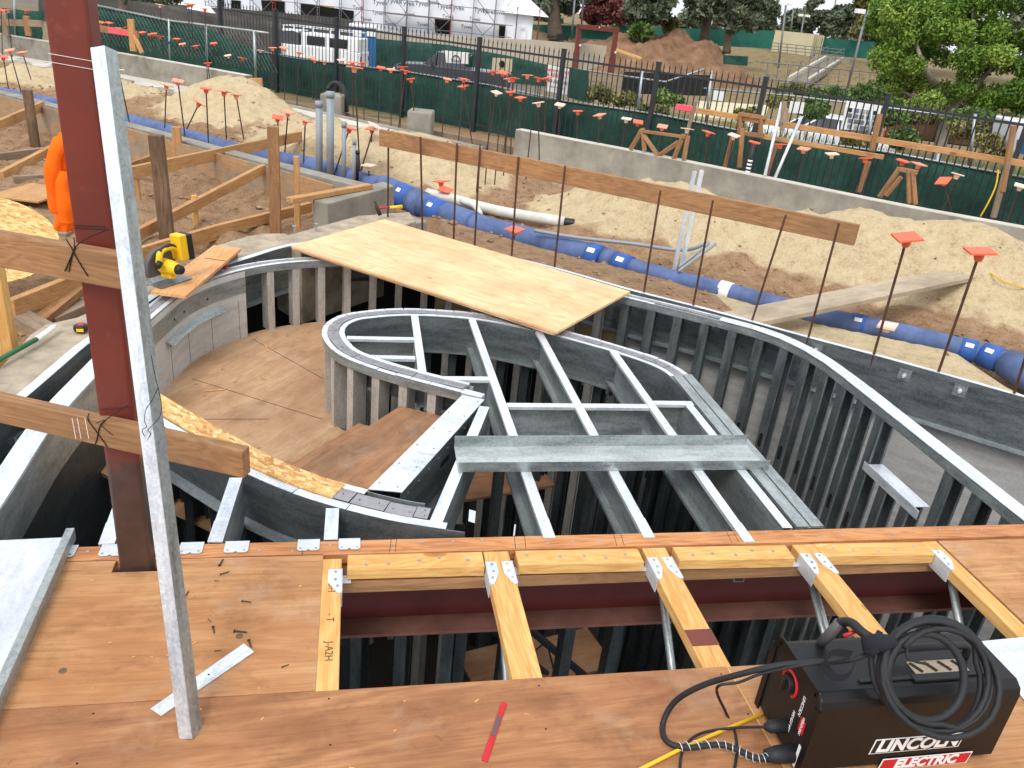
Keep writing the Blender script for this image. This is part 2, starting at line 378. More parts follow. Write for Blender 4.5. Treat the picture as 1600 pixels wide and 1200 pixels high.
def text(s, name, mat, parent, size, loc, xdir, ydir, th=.001, shear=0., bold=0.):
    cu = bpy.data.curves.new(name, 'FONT'); cu.body = s; cu.size = size; cu.align_x = 'CENTER'; cu.align_y = 'CENTER'; cu.extrude = th; cu.shear = shear; cu.offset = bold; cu.resolution_u = 3
    t = bpy.data.objects.new(name, cu); C.objects.link(t); dg = bpy.context.evaluated_depsgraph_get(); dg.update()
    me = bpy.data.meshes.new_from_object(t.evaluated_get(dg)); bpy.data.objects.remove(t)
    x = V(xdir).normalized(); y = V(ydir); y = (y-x*y.dot(x)).normalized(); n = x.cross(y)
    me.transform(Matrix(((x.x, y.x, n.x, loc[0]), (x.y, y.y, n.y, loc[1]), (x.z, y.z, n.z, loc[2]), (0, 0, 0, 1))))
    mb = MB(); mb.v = [v.co.copy() for v in me.vertices]; mb.g = list(mb.v); mb.f = [tuple(p.vertices) for p in me.polygons]
    bpy.data.meshes.remove(me)
    return mb.build(name, mat, parent)
ORD = ['first', 'second', 'third', 'fourth', 'fifth', 'sixth', 'seventh', 'eighth', 'ninth', 'tenth', 'eleventh', 'twelfth', 'thirteenth', 'fourteenth', 'fifteenth', 'sixteenth', 'seventeenth', 'eighteenth', 'nineteenth', 'twentieth']
ORD += ['twenty-'+x for x in ORD[:9]]+['thirtieth']+['thirty-'+x for x in ORD[:9]]
def smooth_path(p, n=8):
    p = [V(q) for q in p]; out = []
    for i in range(len(p)-1):
        a = p[max(i-1, 0)]; b = p[i]; c = p[i+1]; d = p[min(i+2, len(p)-1)]
        for k in range(n):
            t = k/n; out.append(.5*((2*b)+(c-a)*t+(2*a-5*b+4*c-d)*t*t+(3*b-a-3*c+d)*t**3))
    return out+[p[-1]]
def resample(p, step):
    out = [p[0]]; acc = 0
    for a, b in zip(p, p[1:]):
        L = (b-a).length
        while acc+L >= step:
            t = (step-acc)/L; a = a+(b-a)*t; L = (b-a).length; out.append(a); acc = 0
        acc += L
    return out
def tan_at(p, i):
    return (p[min(i+1, len(p)-1)]-p[max(i-1, 0)]).normalized()
# ================================================================ ground
import mathutils.noise as NZ
FA, FB = V((-2.2, 25.2)), V((10.6, 13.2)); FD = (FB-FA).normalized(); FN = V((-FD.y, FD.x))
def ss(a, b, x):
    t = min(1, max(0, (x-a)/(b-a))); return t*t*(3-2*t)
def seg_d(x, y, path):
    best = 1e9; p = V((x, y))
    for a, b in zip(path, path[1:]):
        d = b-a; t = max(0, min(1, (p-a).dot(d)/d.length_squared)); best = min(best, (p-a-d*t).length)
    return best
PIPE = [V(P(*q)[:2]) for q in [(-60, 128, -.3), (0, 143, -.3), (60, 155, -.3), (200, 185, -.3), (300, 215, -.3), (400, 243, -.3), (480, 257, -.3), (560, 280, -.3), (640, 312, -.3), (700, 333, -.3), (780, 358, -.3), (860, 383, -.3), (940, 403, -.3), (1060, 433, -.3), (1200, 472, -.3), (1300, 500, -.3), (1400, 520, -.3), (1500, 542, -.3), (1560, 562, -.3), (1650, 620, -.3)]]
WALL = [V(q) for q in [(-11, 24.2), (-7.9, 21.9), (-5.3, 20.1), (-2.1, 17.5), (.5, 15), (2.5, 12.9), (4.1, 11.45), (5.4, 10.1), (6.55, 8.85), (7.65, 7.95), (9.2, 6.6), (11, 5.2)]]
WALL = smooth_path(WALL, 4)
mounds = []   # px, py, z guess, radius along, radius across, height
for px, py, rx, ry, h in [(362, 176, 1.15, .8, .66), (560, 240, 1.6, 1.0, .26), (640, 262, 1.1, .7, .24), (500, 225, .9, .6, .2), (700, 268, .7, .5, .2), (985, 345, .95, .55, .50), (1090, 372, .7, .45, .24), (1270, 405, 1.2, .55, .50), (1400, 440, .9, .5, .28), (1575, 470, .8, .6, .42), (1500, 450, .7, .5, .2), (120, 122, 1.5, .8, .2), (30, 118, 1.2, .6, .15), (600, 190, 1.2, .4, .12)]:
    q = P(px, py+8, -.33); mounds.append((q.x, q.y, rx, ry, h))
rough = [(rnd.uniform(-9, 9), rnd.uniform(4, 22), rnd.uniform(.12, .5), rnd.uniform(-.05, .07)) for _ in range(900)]
def base_z(x, y):
    d = (V((x, y))-FA).dot(FN); D = math.hypot(x, y)
    z = -.35-.28*ss(-6.5, -4.5, d)-.45*ss(-4.5, 0, d)-1.62*ss(0, 26, d)
    z += 2.75*ss(84, 99, D)*ss(-.2, .12, x/max(y, 1))+.9*ss(70, 95, D)*(1-ss(-.2, .12, x/max(y, 1)))
    return z
RIM = [V((-1.72, 2.3)), V((-1.55, 3.15)), V((-1.46, 3.64)), V((-1.41, 3.98)), V((-1.37, 4.25)), V((-1.30, 4.55)), V((-1.23, 4.85)), V((-1.11, 5.25)), V((-.94, 5.6)), V((-.73, 5.9)), V((-.46, 6.26)), V((-.1, 6.5)), V((.3, 6.58)), V((.9, 6.4)), V((1.5, 6.02)), V((2.05, 5.5)), V((2.52, 5.12)), V((3.01, 4.67)), V((3.48, 4.26)), V((4.01, 3.75)), V((4.9, 2.9)), V((6.2, 1.6))]
HOLE = [(-2.6, -1.5), (-2.6, 2.3), (-1.62, 3.6), (-1.62, 4.4), (-1.4, 4.8), (-1.1, 5.5), (-.85, 6.2), (-.5, 6.6), (.25, 6.85), (.98, 6.5), (1.58, 6.12), (2.12, 5.59), (3.08, 4.76), (4.08, 3.84), (6.4, 1.6), (6.4, -1.5)]
def inside(x, y, poly):
    c = False; n = len(poly)
    for i in range(n):
        x1, y1 = poly[i][:2]; x2, y2 = poly[i-1][:2]
        if (y1 > y) != (y2 > y) and x < (x2-x1)*(y-y1)/(y2-y1)+x1: c = not c
    return c
def pipe_yy(x):
    for a, b in zip(PIPE, PIPE[1:]):
        if a.x <= x <= b.x: return a.y+(b.y-a.y)*(x-a.x)/(b.x-a.x)
    return -99
def near_z(x, y):
    z = base_z(x, y); d = (V((x, y))-FA).dot(FN)
    if d < -5.6:
        for mx, my, rx, ry, h in mounds:
            u = ((x-mx)*FD.x+(y-my)*FD.y)/rx; v = ((x-mx)*FN.x+(y-my)*FN.y)/ry; r2 = u*u+v*v
            if r2 < 6: z += h*math.exp(-r2*1.1)
        for rx, ry, rr, h in ROUGH[(int(x//1), int(y//1))]:
            q = ((x-rx)**2+(y-ry)**2)/rr**2
            if q < 1: z += h*(1-q)**2
        z += .07*NZ.fractal(V((x*1.6, y*1.6, 3.1)), .9, 2., 5)+.06*NZ.noise(V((x*5, y*5, 1.7)))+.03*abs(NZ.noise(V((x*11, y*11, 5.))))
        pd = seg_d(x, y, PIPE); z -= .20*max(0, 1-pd/.42)**1.5*(1 if x > .2 else .6); z = min(z, -.42+1.15*max(0, pd-(.14 if x < 2.6 else .09)))
        # sandy shoulder beside the retaining wall
        e = seg_d(x, y, RIM[14:]); py_ = pipe_yy(x)
        if x > .8 and y < py_: z = max(z, -.18-.26*(1-ss(.16, .58, pd))+.012*NZ.noise(V((x*3, y*3, 2.2)))) if pd > .09 else z
        else: z += .26*max(0, 1-e/.55)*(1 if y < py_ else 0)
    return z
from collections import defaultdict
ROUGH = defaultdict(list)
for r_ in rough:
    for i in (-1, 0, 1):
        for j in (-1, 0, 1): ROUGH[(int(r_[0]//1)+i, int(r_[1]//1)+j)].append(r_)
def axis(lo, hi, step, out):
    a = [-o for o in out[::-1]]; 
    return a
xs = [-1500, -700, -350, -200, -120, -80, -55, -40, -30, -22, -16, -12]+[-10+.075*i for i in range(int(20.5/.075))]+[11, 12, 13, 14.5, 16, 18, 20, 23, 26, 30, 35, 40, 46, 52, 60, 70, 82, 100, 130, 170, 230, 320, 500, 800, 1500]
ys = [-60, -20, -6, -2, 0, 1, 2]+[3+.075*i for i in range(int(15/.075))]+[18.2+.3*i for i in range(30)]+[28, 30, 32, 34, 37, 40, 44, 48, 53, 58, 64, 70, 74, 78, 82, 86, 90, 94, 98, 102, 106, 112, 120, 140, 180, 260, 400, 700, 1500]
gv, gf, ga = [], [], []
nx_ = len(xs)
for y in ys:
    for x in xs:
        z = near_z(x, y) if (-10.5 < x < 11 and 2 < y < 22) else base_z(x, y)
        if 30 < math.hypot(x, y) < 130: z += .12*math.sin(x*.7)*math.cos(y*.5)
        gv.append((x, y, z))
SAND = [(q[0], q[1], q[2]*1.15, q[3]*1.25) for q in mounds]
def sandy(x, y):
    d = (V((x, y))-FA).dot(FN); s = 0
    for mx, my, rx, ry in SAND:
        u = ((x-mx)*FD.x+(y-my)*FD.y)/rx; v = ((x-mx)*FN.x+(y-my)*FN.y)/ry; s = max(s, 1.5-math.sqrt(u*u+v*v))
    if d < -5.6 and x > 3.0: s = max(s, (1.0 if y < pipe_yy(x) else 1.5-seg_d(x, y, RIM[15:])/.75))
    return max(0, min(1, s))
for j in range(len(ys)-1):
    for i in range(nx_-1):
        cx, cy = (xs[i]+xs[i+1])/2, (ys[j]+ys[j+1])/2
        if not inside(cx, cy, HOLE): gf.append((j*nx_+i, j*nx_+i+1, (j+1)*nx_+i+1, (j+1)*nx_+i))
def pipe_y(x):
    for a, b in zip(PIPE, PIPE[1:]):
        if a.x <= x <= b.x: return a.y+(b.y-a.y)*(x-a.x)/(b.x-a.x)
    return -99
def trench_dark(x, y):  # darker ground in a band along the pipe, strongest on its far side
    if not (-4 < x < 11 and 3 < y < 16): return 0.
    a = seg_d(x, y, PIPE); r = max(0, 1-abs(a-.28)/.3) if a < .6 else 0.
    if y < pipe_y(x): return r*.25
    return r*(1.3 if x > 3.2 else .6)*(1 if NZ.noise(V((x*1.5, y*1.5, 9))) > -.25 else .2)
me = bpy.data.meshes.new('ground'); me.from_pydata(gv, [], gf)
for nm, fn in (('trench_dark', lambda x, y: trench_dark(x, y)), ('sand', lambda x, y: sandy(x, y) if (-10.5 < x < 11 and y < 22) else 0), ('slab', lambda x, y: 1 if (-9 < x < 11 and y < 24 and seg_d(x, y, WALL) < 1.0) else 0), ('street', lambda x, y: ss(20, 24, (V((x, y))-FA).dot(FN))*(1-ss(88, 94, math.hypot(x, y)))*(1-ss(.02, .3, x/max(y, 1)-.08)))):
    at = me.attributes.new(nm, 'FLOAT', 'POINT'); at.data.foreach_set('value', [float(fn(v[0], v[1])) for v in gv])
me.polygons.foreach_set('use_smooth', [True]*len(me.polygons))
t = NT('ground'); v = t.coord(kind='obj')
def att(n): return t.n('Attribute', attribute_name=n).outputs['Fac']
n1 = t.noise(v, 1.3, 6, .65); n2 = t.noise(v, 9, 6, .7); n3 = t.noise(v, 45, 4, .7)
sand = t.ramp(t.math('MULTIPLY_ADD', n3, .45, t.math('MULTIPLY', n2, .55)), (.3, rgb(136, 116, 90)), (.46, rgb(186, 166, 132)), (.6, rgb(200, 182, 148)), (.75, rgb(212, 196, 164)))
dirt = t.ramp(t.math('MULTIPLY_ADD', n3, .45, t.math('MULTIPLY', n2, .55)), (.3, rgb(84, 62, 46)), (.48, rgb(148, 118, 90)), (.62, rgb(166, 138, 110)), (.78, rgb(190, 172, 148)))
far = t.ramp(n1, (.3, rgb(92, 82, 62)), (.5, rgb(136, 118, 88)), (.62, rgb(110, 104, 70)), (.75, rgb(82, 92, 54)))
conc = t.ramp(n2, (.3, rgb(132, 126, 116)), (.7, rgb(172, 166, 154)))
sf = t.ramp(t.math('ADD', att('sand'), t.math('MULTIPLY_ADD', n1, 1.1, -.55)), (.28, g(0)), (.42, g(1)))
c = t.mix(sf, dirt, sand)
sx = t.n('SeparateXYZ'); t.l(v, sx.inputs[0])
c = t.mix(t.ramp(t.math('MULTIPLY_ADD', sx.outputs[1], .05, -.3), (.68, g(0)), (.78, g(1))), c, far)
c = t.mix(t.ramp(t.math('ADD', att('slab'), t.math('MULTIPLY_ADD', n1, 1., -.5)), (.62, g(0)), (.78, g(1))), c, conc)
c = t.mix(t.math('MULTIPLY', att('trench_dark'), t.ramp(n1, (.4, g(.3)), (.6, g(1.)))), c, rgb(86, 64, 48))
c = t.mix(att('street'), c, rgb(104, 102, 98))
h = t.math('ADD', t.math('MULTIPLY', n2, .6), t.math('MULTIPLY', n3, .4)); t.bump(h, .9, .05)
me.materials.append(t.fin(c, .95, 0, .15))
go = bpy.data.objects.new('ground', me); C.objects.link(go); struct(go)
def gz(x, y): return near_z(x, y) if (-10.5 < x < 11 and 2 < y < 22) else base_z(x, y)
# floor of the pit under the framing, and the concrete faces round it
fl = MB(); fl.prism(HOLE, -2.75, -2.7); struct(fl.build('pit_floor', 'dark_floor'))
# ================================================================ retaining walls round the pit
rimp = smooth_path(RIM, 6)
t_ = thing('retaining_wall', 'curved gray steel rim and sheathing wall holding back the earth around the pit', 'wall', (2.5, 5.1, -2.7))
m = MB(); m.sweep(rimp, [(0, 0.0), (.035, 0.0), (.035, -.004), (.004, -.004), (.004, -.33), (-.045, -.345), (-.045, -.35), (0, -.335)]); m.build('rim_channel', 'galv_dark', t_)
m = MB(); m.sweep([q for q in rimp if q.x > .6], [(.036, -.9), (.26, -.9), (.26, -.1), (.15, -.05), (.036, -.025)]); struct(m.build('sand_bank', 'sand_edge', smooth=False))
m = MB(); m.sweep(rimp, [(-.004, .003), (.03, .003), (.03, .006), (-.004, .006)]); m.build('rim_cap', 'galv', t_)
m = MB(); m.sweep([q for q in rimp if q.x > 2.0], [(.03, -.336), (.05, -.336), (.05, -2.7), (.03, -2.7)]); m.build('sheathing', 'sheathing', t_)
m = MB(); m.sweep([q for q in rimp if q.y < 4.6 and q.x < 0], [(.03, -.336), (.05, -.336), (.05, -2.7), (.03, -2.7)]); m.build('sheathing', 'sheathing', t_)
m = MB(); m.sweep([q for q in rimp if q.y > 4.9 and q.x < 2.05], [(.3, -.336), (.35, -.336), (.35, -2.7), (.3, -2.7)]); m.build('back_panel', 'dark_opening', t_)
def rim_bolt(px, py):
    # meet the rim channel plane under this pixel
    best = None
    for a, b in zip(rimp, rimp[1:]):
        q = Wp(px, py, a, b); tt = (V(q[:2])-a).dot(b-a)/(b-a).length_squared
        if -.02 <= tt <= 1.02 and -.4 < q.z < 0: best = (q, (b-a).normalized())
    if not best: return
    q, d = best; nr = V((d.y, -d.x, 0)); d3 = V((d.x, d.y, 0)); q = V(q)+nr*.001
    pl = MB(); s = .038; c = [q+d3*x+Z*y for x, y in ((-s, -s), (s, -s), (s, s), (-s, s))]; pl.slab(c, nr*.005)
    o = pl.build('bolt_plate', 'galv_dull', t_)
    MB().disc(q+nr*.004, nr, .014, .012, 6).add([], []).build('nut', 'galv', o)
    MB().disc(q+nr*.012, nr, .008, .03, 8).build('bolt', 'galv', o)
for px, py in [(1004, 478), (1118, 508), (1275, 546), (1413, 586), (1500, 610), (30, 690)]: rim_bolt(px, py)
# concrete foundation top on the left
def pts(l, z=0): return [P(x, y, z) for x, y in l]
inner = pts([(-60, 668), (40, 622), (100, 573), (140, 540)])+[V((-1.30, 4.55, 0)), V((-1.23, 4.85, 0)), V((-1.11, 5.25, 0)), V((-.94, 5.6, 0)), V((-.73, 5.9, 0)), V((-.47, 6.26, 0))]
outer = pts([(-60, 628), (0, 570), (60, 505), (130, 490), (180, 463), (240, 440), (300, 408), (340, 380), (400, 362), (447, 362), (480, 378)])
def ribbon(A, B, z0, z1, n=24):
    A = [V((p[0], p[1])) for p in A]; B = [V((p[0], p[1])) for p in B]
    def par(p, n):
        L = sum((b-a).length for a, b in zip(p, p[1:])); q = resample(p, L/(n-1)-1e-7)
        while len(q) < n: q.append(p[-1])
        return q[:n]
    A, B = par(A, n), par(B, n); m = MB(); vs = []
    for a, b in zip(A, B): vs += [V((a.x, a.y, z1)), V((b.x, b.y, z1)), V((b.x, b.y, z0)), V((a.x, a.y, z0))]
    fs = []
    for i in range(n-1):
        for j in range(4): fs.append((i*4+j, (i+1)*4+j, (i+1)*4+(j+1) % 4, i*4+(j+1) % 4))
    fs += [(0, 1, 2, 3), ((n-1)*4+3, (n-1)*4+2, (n-1)*4+1, (n-1)*4)]
    m.add(vs, fs); return m
rl = []
for i, q in enumerate(rimp):
    if q.x < -.4 and q.y > 2.4:
        d = tan_at(rimp, i); rl.append(V((q.x-d.y*.02, q.y+d.x*.02)))
m = ribbon(rl, outer, -.33, -.012)
tag(m.build('foundation_wall', 'concrete_dusty', bev=.01), 'dusty concrete foundation wall top curving along the left of the pit', 'foundation wall')
m = MB(); m.sweep(rl, [(-.018, -.0015), (.03, -.0015), (.03, .0025), (-.018, .0025)])
tag(m.build('edge_strip', 'galv', None), 'thin bright metal edge strip along the inner edge of the dusty foundation wall', 'metal strip')
# ================================================================ curved outer stud wall
W = [V(q) for q in [(-1.29, 2.0), (-1.30, 2.86), (-1.31, 3.4), (-1.26, 3.97), (-1.17, 4.74), (-1.02, 5.31), (-.66, 5.76), (-.14, 5.99), (.42, 6.03), (1.0, 5.93), (1.55, 5.68), (2.01, 5.36), (2.45, 5.03), (2.80, 4.72), (2.95, 4.38), (2.985, 4.0), (2.985, 3.5), (2.985, 1.8)]]
Wp_ = smooth_path(W, 8)
cw = thing('curved_stud_wall', 'tall outer wall of galvanised studs sweeping round the pit and ramp', 'stud wall', (1, 5.9, -2.7))
hw = .048
m = MB(); m.sweep(Wp_, [(-hw, 0), (hw, 0), (hw, -.05), (hw-.002, -.05), (hw-.002, -.003), (-hw+.002, -.003), (-hw+.002, -.05), (-hw, -.05)]); m.build('top_track', 'galv_dull', cw)
# bright cap plates on top, cut in sections, and the tab strip in the middle
def cap_row(path, o0, o1, z, step, gap, jit, mat, nm, parent, seed=3, th=.0022):
    r = random.Random(seed); m = MB(); p = resample(path, step*.25); i = 0
    while i+1 < len(p):
        k = r.choice([3, 4, 4, 5]); seg = p[i:i+k+1]
        if len(seg) < 2: break
        d0 = (seg[1]-seg[0]).normalized(); seg[0] = seg[0]+d0*gap
        zz = z+r.uniform(0, jit); j = r.uniform(-.002, .002)
        m.use(mat); m.sweep(seg, [(o0+j, zz), (o1+j, zz), (o1+j, zz+th), (o0+j, zz+th)]); i += k
        if mat == 'tab_strip':
            m.use('dark_opening'); d1 = (seg[-1]-seg[0]).normalized(); n1 = V((-d1.y, d1.x))
            for _ in range(2): c_ = seg[0]+(seg[-1]-seg[0])*r.uniform(.15, .85)+n1*(o0+(o1-o0)*r.uniform(.2, .8)); m.box((c_.x, c_.y, zz+th), r.uniform(.004, .01), r.uniform(.003, .006), .0006, r.uniform(0, 3))
    return m.build(nm, mat, parent)
cap_row([q for q in Wp_ if q.x < 2.99 and (q.y > 5.2 or q.x < 0 and q.y > 4.6)], -hw-.002, -.02, .001, .2, .003, .001, 'galv', 'edge_plates', cw)
cap_row([q for q in Wp_ if q.y > 4.6], -.018, .028, .001, .12, .004, .003, 'tab_strip', 'tab_strip', cw, 5)
m = MB(); m.sweep([q for q in Wp_ if q.x < 0 and q.y < 4.65], [(-hw, .001), (hw, .001), (hw, .004), (-hw, .004)]); m.build('cap_strip', 'galv', cw)
cap_row([q for q in Wp_ if q.y > 4.6 or q.x > 0], .03, hw+.002, .001, .3, .002, .001, 'galv', 'edge_plates', cw, 9)
cap_row([q for q in Wp_ if q.x > 2.5], -hw-.002, .028, .0045, .9, .003, .001, 'galv', 'cap_plates', cw, 12)
def stud(m, c, d, z0, z1, w=.09, fl=.05):
    # C stud: web across the wall, flanges along it
    nr = V((-d.y, d.x, 0)); d3 = V((d.x, d.y, 0)); c = V((c[0], c[1], 0)); t2 = .002
    def bx(a, b, e, f):
        q = [c+d3*a+nr*e, c+d3*b+nr*e, c+d3*b+nr*f, c+d3*a+nr*f]
        m.hexa([p+Z*z0 for p in q], [p+Z*z1 for p in q], (Z, d3, nr))
    bx(-fl/2, -fl/2+t2, -w/2, w/2); bx(-fl/2+t2, fl/2, -w/2, -w/2+t2); bx(-fl/2+t2, fl/2, w/2-t2, w/2)
    bx(fl/2-t2, fl/2, -w/2+t2, -w/2+.014); bx(fl/2-t2, fl/2, w/2-.014, w/2-t2)
st = resample(Wp_, .2)
for i, a in enumerate(st):
    if a.y < 1.8: continue
    if a.x < -.7 : continue
    if a.x > 2.9 and 3.12 < a.y < 3.56: z1 = -.352
    else: z1 = -.004
    d = tan_at(st, i); z0 = -.5 if a.x < .12 else -2.7
    m = MB(); stud(m, a, d, z0, z1, .09, .062 if a.x > 1.9 else .052)
    if a.x > 1.9:
        nn_ = V((d.y, -d.x, 0)); nn_ = nn_ if nn_.dot(V((1, 3.5, 0))-V((a.x, a.y, 0))) > 0 else -nn_; m.use('dark_opening')
        for zc in (-.75, -1.35): cc_ = V((a.x, a.y, zc))+nn_*.0452; dd_ = V((d.x, d.y, 0)); m.slab([cc_+dd_*u+Z*v for u, v in ((-.014, -.045), (0, -.055), (.014, -.045), (.014, .045), (0, .055), (-.014, .045))], nn_*.0008)
    m.build('stud', 'galv_dark' if a.x > 1.9 else 'stud_warm', cw)
# slots cut in the studs read as dark ovals; header box of the small opening
m = MB(); y0, y1 = 3.12, 3.55
m.box((2.985, (y0+y1)/2, -.345), .09, y1-y0, .004); m.box((2.939, (y0+y1)/2, -.395), .004, y1-y0+.08, .052); m.build('sill_track', 'galv', cw)
# gray panels lining the left part of the wall, and the shelf strip on it
lp = [q for q in Wp_ if q.x < -.72 and 4.3 < q.y < 5.73]
m = MB(); m.sweep(lp, [(-hw-.004, -.01), (-hw-.001, -.01), (-hw-.001, -.5), (-hw-.004, -.5)]) 
ppan = m.build('lining_panel', 'panel_pale', cw)
m = MB(); m.sweep(lp, [(-hw-.0045, -.05), (-hw-.0062, -.05), (-hw-.0062, -.165), (-hw-.0045, -.165)]); m.build('upper_band', 'galv_dull', ppan)
lp2 = [q for q in Wp_ if q.x < -.9 and 4.75 < q.y < 5.5]
m = MB(); m.sweep(lp2, [(-hw-.004, -.205), (-hw-.055, -.235), (-hw-.055, -.238), (-hw-.004, -.21)]); m.build('shelf_strip', 'galv_dull', ppan)
m = MB()
for q in resample(lp, .27)[1:]:
    i = min(range(len(lp)), key=lambda k: (lp[k]-q).length); d = tan_at(lp, i); n_ = V((d.y, -d.x)); c = q+n_*(hw+.005)
    m.box((c.x, c.y, -.5), .002, .002, .29)
m.build('panel_joint', 'gray_plastic', ppan)
m = MB()
for q in (V((-1.1, 5.0)), V((-1.06, 5.12)), V((-.93, 5.38))):
    i = min(range(len(lp)), key=lambda k: (lp[k]-q).length); d = tan_at(lp, i); n_ = V((d.y, -d.x)); c = lp[i]+n_*(hw+.005); m.disc((c.x, c.y, -.12), (n_.x, n_.y, 0), .008, .004, 8)
m.build('bolt_hole', 'dark_opening', ppan)
lw = [q for q in Wp_ if q.x < -1.0 and q.y < 4.35]
m = MB(); m.sweep(lw, [(-hw-.004, -.0), (-hw-.001, -.0), (-hw-.001, -.22), (-hw-.004, -.22)]); m.build('rim_web', 'galv_dull', cw)
m = MB(); m.sweep(lw, [(-hw+.004, -.2), (-hw+.008, -.2), (-hw+.008, -2.6), (-hw+.004, -2.6)]); m.build('lining_panel', 'galv_shaded', cw)
# ================================================================ ramp floor, steps
isl_out = [V(q) for q in [(.01, 4.84), (-.13, 4.72), (-.16, 4.51), (-.1, 4.28), (.04, 4.11), (.31, 3.95), (.56, 3.80)]]
SA, SB = P(722, 618), P(575, 765)         # left edge of the sill, far and near
fpoly = [(q.x, q.y) for q in Wp_ if q.x < .08 and q.y > 4.0][0:]
fpoly = [(q[0]+.02, q[1]) for q in fpoly]
fpoly += [(.1, 5.9), (.12, 5.0), (.02, 4.8)]+[(q.x+.03, q.y) for q in isl_out[1:]]+[(.5, 3.6), (.08, 2.83), (-.19, 2.95), (-.46, 3.15), (-.85, 3.45), (-1.25, 3.8)]
m = MB(); m.prism(fpoly, -.52, -.5, (.5, .8, 0)); fo = m.build('ramp_floor', 'ply_ramp'); tag(fo, 'curved plywood ramp floor inside the stud wall, below deck level', 'floor')
m = MB()
for a, b in (((175, 528, ), (505, 590)), ((230, 655), (505, 648))):
    pass
for a, b in ((P(300, 592, -.5), P(503, 655, -.5)), (P(395, 530, -.5), P(505, 592, -.5)), (P(270, 655, -.5), P(420, 655, -.5))):
    m.beam(a+Z*.0015, b+Z*.0015, .003, .001)
m.build('seam', 'dark_opening', fo)
m = MB()
for px, py in ((348, 577), (368, 597), (275, 636), (320, 618), (307, 600), (450, 525), (430, 545), (405, 700), (419, 712)): m.disc(P(px, py, -.499), (0, 0, 1), .012, .0008, 10)
m.build('knot_patch', 'ply_step', fo)
for nm, (px, py), (qx, qy), lab in (('wood_chip', (320, 611), (352, 608), 'long pale wood splinter lying on the plywood ramp floor left of centre'), ('wood_chip', (413, 537), (419, 548), 'short wood splinter lying near the far end of the plywood ramp floor'), ('wood_chip', (409, 588), (414, 592), 'tiny wood chip on the plywood ramp floor between the two splinters')):
    m = MB(); a, b = P(px, py, -.493), P(qx, qy, -.493); m.beam(a, b, .008, .004); tag(m.build(nm, 'fir_new'), lab, 'wood chip')
d = (SB-SA).normalized()
def stepp(z, nose_a, nose_b, name, lab):
    a, b = P(*nose_a, z), P(*nose_b, z); off = V((.25, 3.97, 0))
    sa, sb = V((SA.x, SA.y, z)), V((SB.x, SB.y, z))
    t3 = thing(name, lab, 'step', tuple((a+b)/2))
    m = MB(); m.prism([tuple(q[:2]) for q in (a, b, b+(sb-b)*1., sa+V((.0, .05, 0)))], z-.018, z, tuple((b-a)[:2])+(0,)); m.build('tread', 'ply_step', t3, bev=.003)
    n_ = V((d.y, -d.x, 0)); n_ = -n_ if n_.dot(sa-a) < 0 else n_
    m = MB(); q = [a+n_*.004, b+n_*.004, b+n_*.02, a+n_*.02]; m.hexa([p-Z*.17 for p in q], [p-Z*.0185 for p in q], (d, n_, Z)); m.build('riser', 'ply_step', t3)
stepp(-.17, (625, 634), (470, 734), 'ramp_step', 'upper wide plywood step below the bright metal sill')
stepp(-.34, (560, 661), (440, 733), 'ramp_step', 'lower plywood step, only a narrow band of it showing above the ramp floor')
# sill beam at the top of the steps
sa2, sb2 = P(757, 625), P(628, 770)
sl_ = thing('sill_beam', 'wide bright metal capped beam at the head of the plywood steps', 'beam', tuple((SA+SB)/2+V((0, 0, -.3))))
m = MB(); m.slab([SA, sa2, sb2, SB], Z*.003); m.build('cap', 'galv', sl_)
n_ = (sa2-SA).normalized(); 
m = MB(); q = [sa2-n_*.003, sb2-n_*.003, sb2-n_*.007, sa2-n_*.007]; m.hexa([p-Z*.24 for p in q], [p-Z*.001 for p in q], (d, n_, Z))
q = [sa2-n_*.003, sb2-n_*.003, sb2+n_*.03, sa2+n_*.03]; m.hexa([p-Z*.245 for p in q], [p-Z*.241 for p in q], (d, n_, Z))
q = [SA+n_*.003, SB+n_*.003, SB+n_*.007, SA+n_*.007]; m.hexa([p-Z*.168 for p in q], [p-Z*.001 for p in q], (d, n_, Z)); m.build('web', 'galv_dark', sl_)
m = MB()
for k in range(6):
    for e in (.02, .1): a = SA+(SB-SA)*(.04+k*.18)+n_*e; m.disc(a+Z*.003, Z, .005, .002, 6)
for k in range(9): a = sa2+(sb2-sa2)*(.05+k*.11)-n_*.003-Z*.04; m.disc(a, n_, .004, .003, 6)
m.build('screws', 'galv_dull', sl_)
m = MB(); a = sa2+(sb2-sa2)*.52-n_*.0028-Z*.1; m.slab([a+d*x+Z*y for x, y in ((-.05, -.015), (.04, -.015), (.05, 0), (.04, .015), (-.05, .015), (-.06, 0))], n_*.0005); m.build('slot', 'dark_opening', sl_)
# ================================================================ teardrop island ring
IC = [V(q) for q in [(.60, 3.79), (.25, 4.0), (.03, 4.18), (-.06, 4.33), (-.10, 4.52), (-.06, 4.70), (.08, 4.82), (.39, 4.90), (.82, 4.85), (1.21, 4.66), (1.56, 4.405), (1.81, 4.16), (1.885, 3.93), (1.893, 3.6), (1.893, 3.0), (1.893, 2.50)]]
ip = smooth_path(IC, 8)
isl = thing('teardrop_stud_wall', 'teardrop shaped inner wall of galvanised studs with a wide segmented top track', 'stud wall', (.9, 4.2, -2.7))
h2 = .062
m = MB(); m.sweep(ip, [(h2, -.002), (-h2, -.002), (-h2, -.05), (-h2+.003, -.05), (-h2+.003, -.006), (h2-.003, -.006), (h2-.003, -.05), (h2, -.05)]); m.build('top_track', 'galv_dull', isl)
curved = [q for q in ip if q.y > 3.95 or q.x < 1]
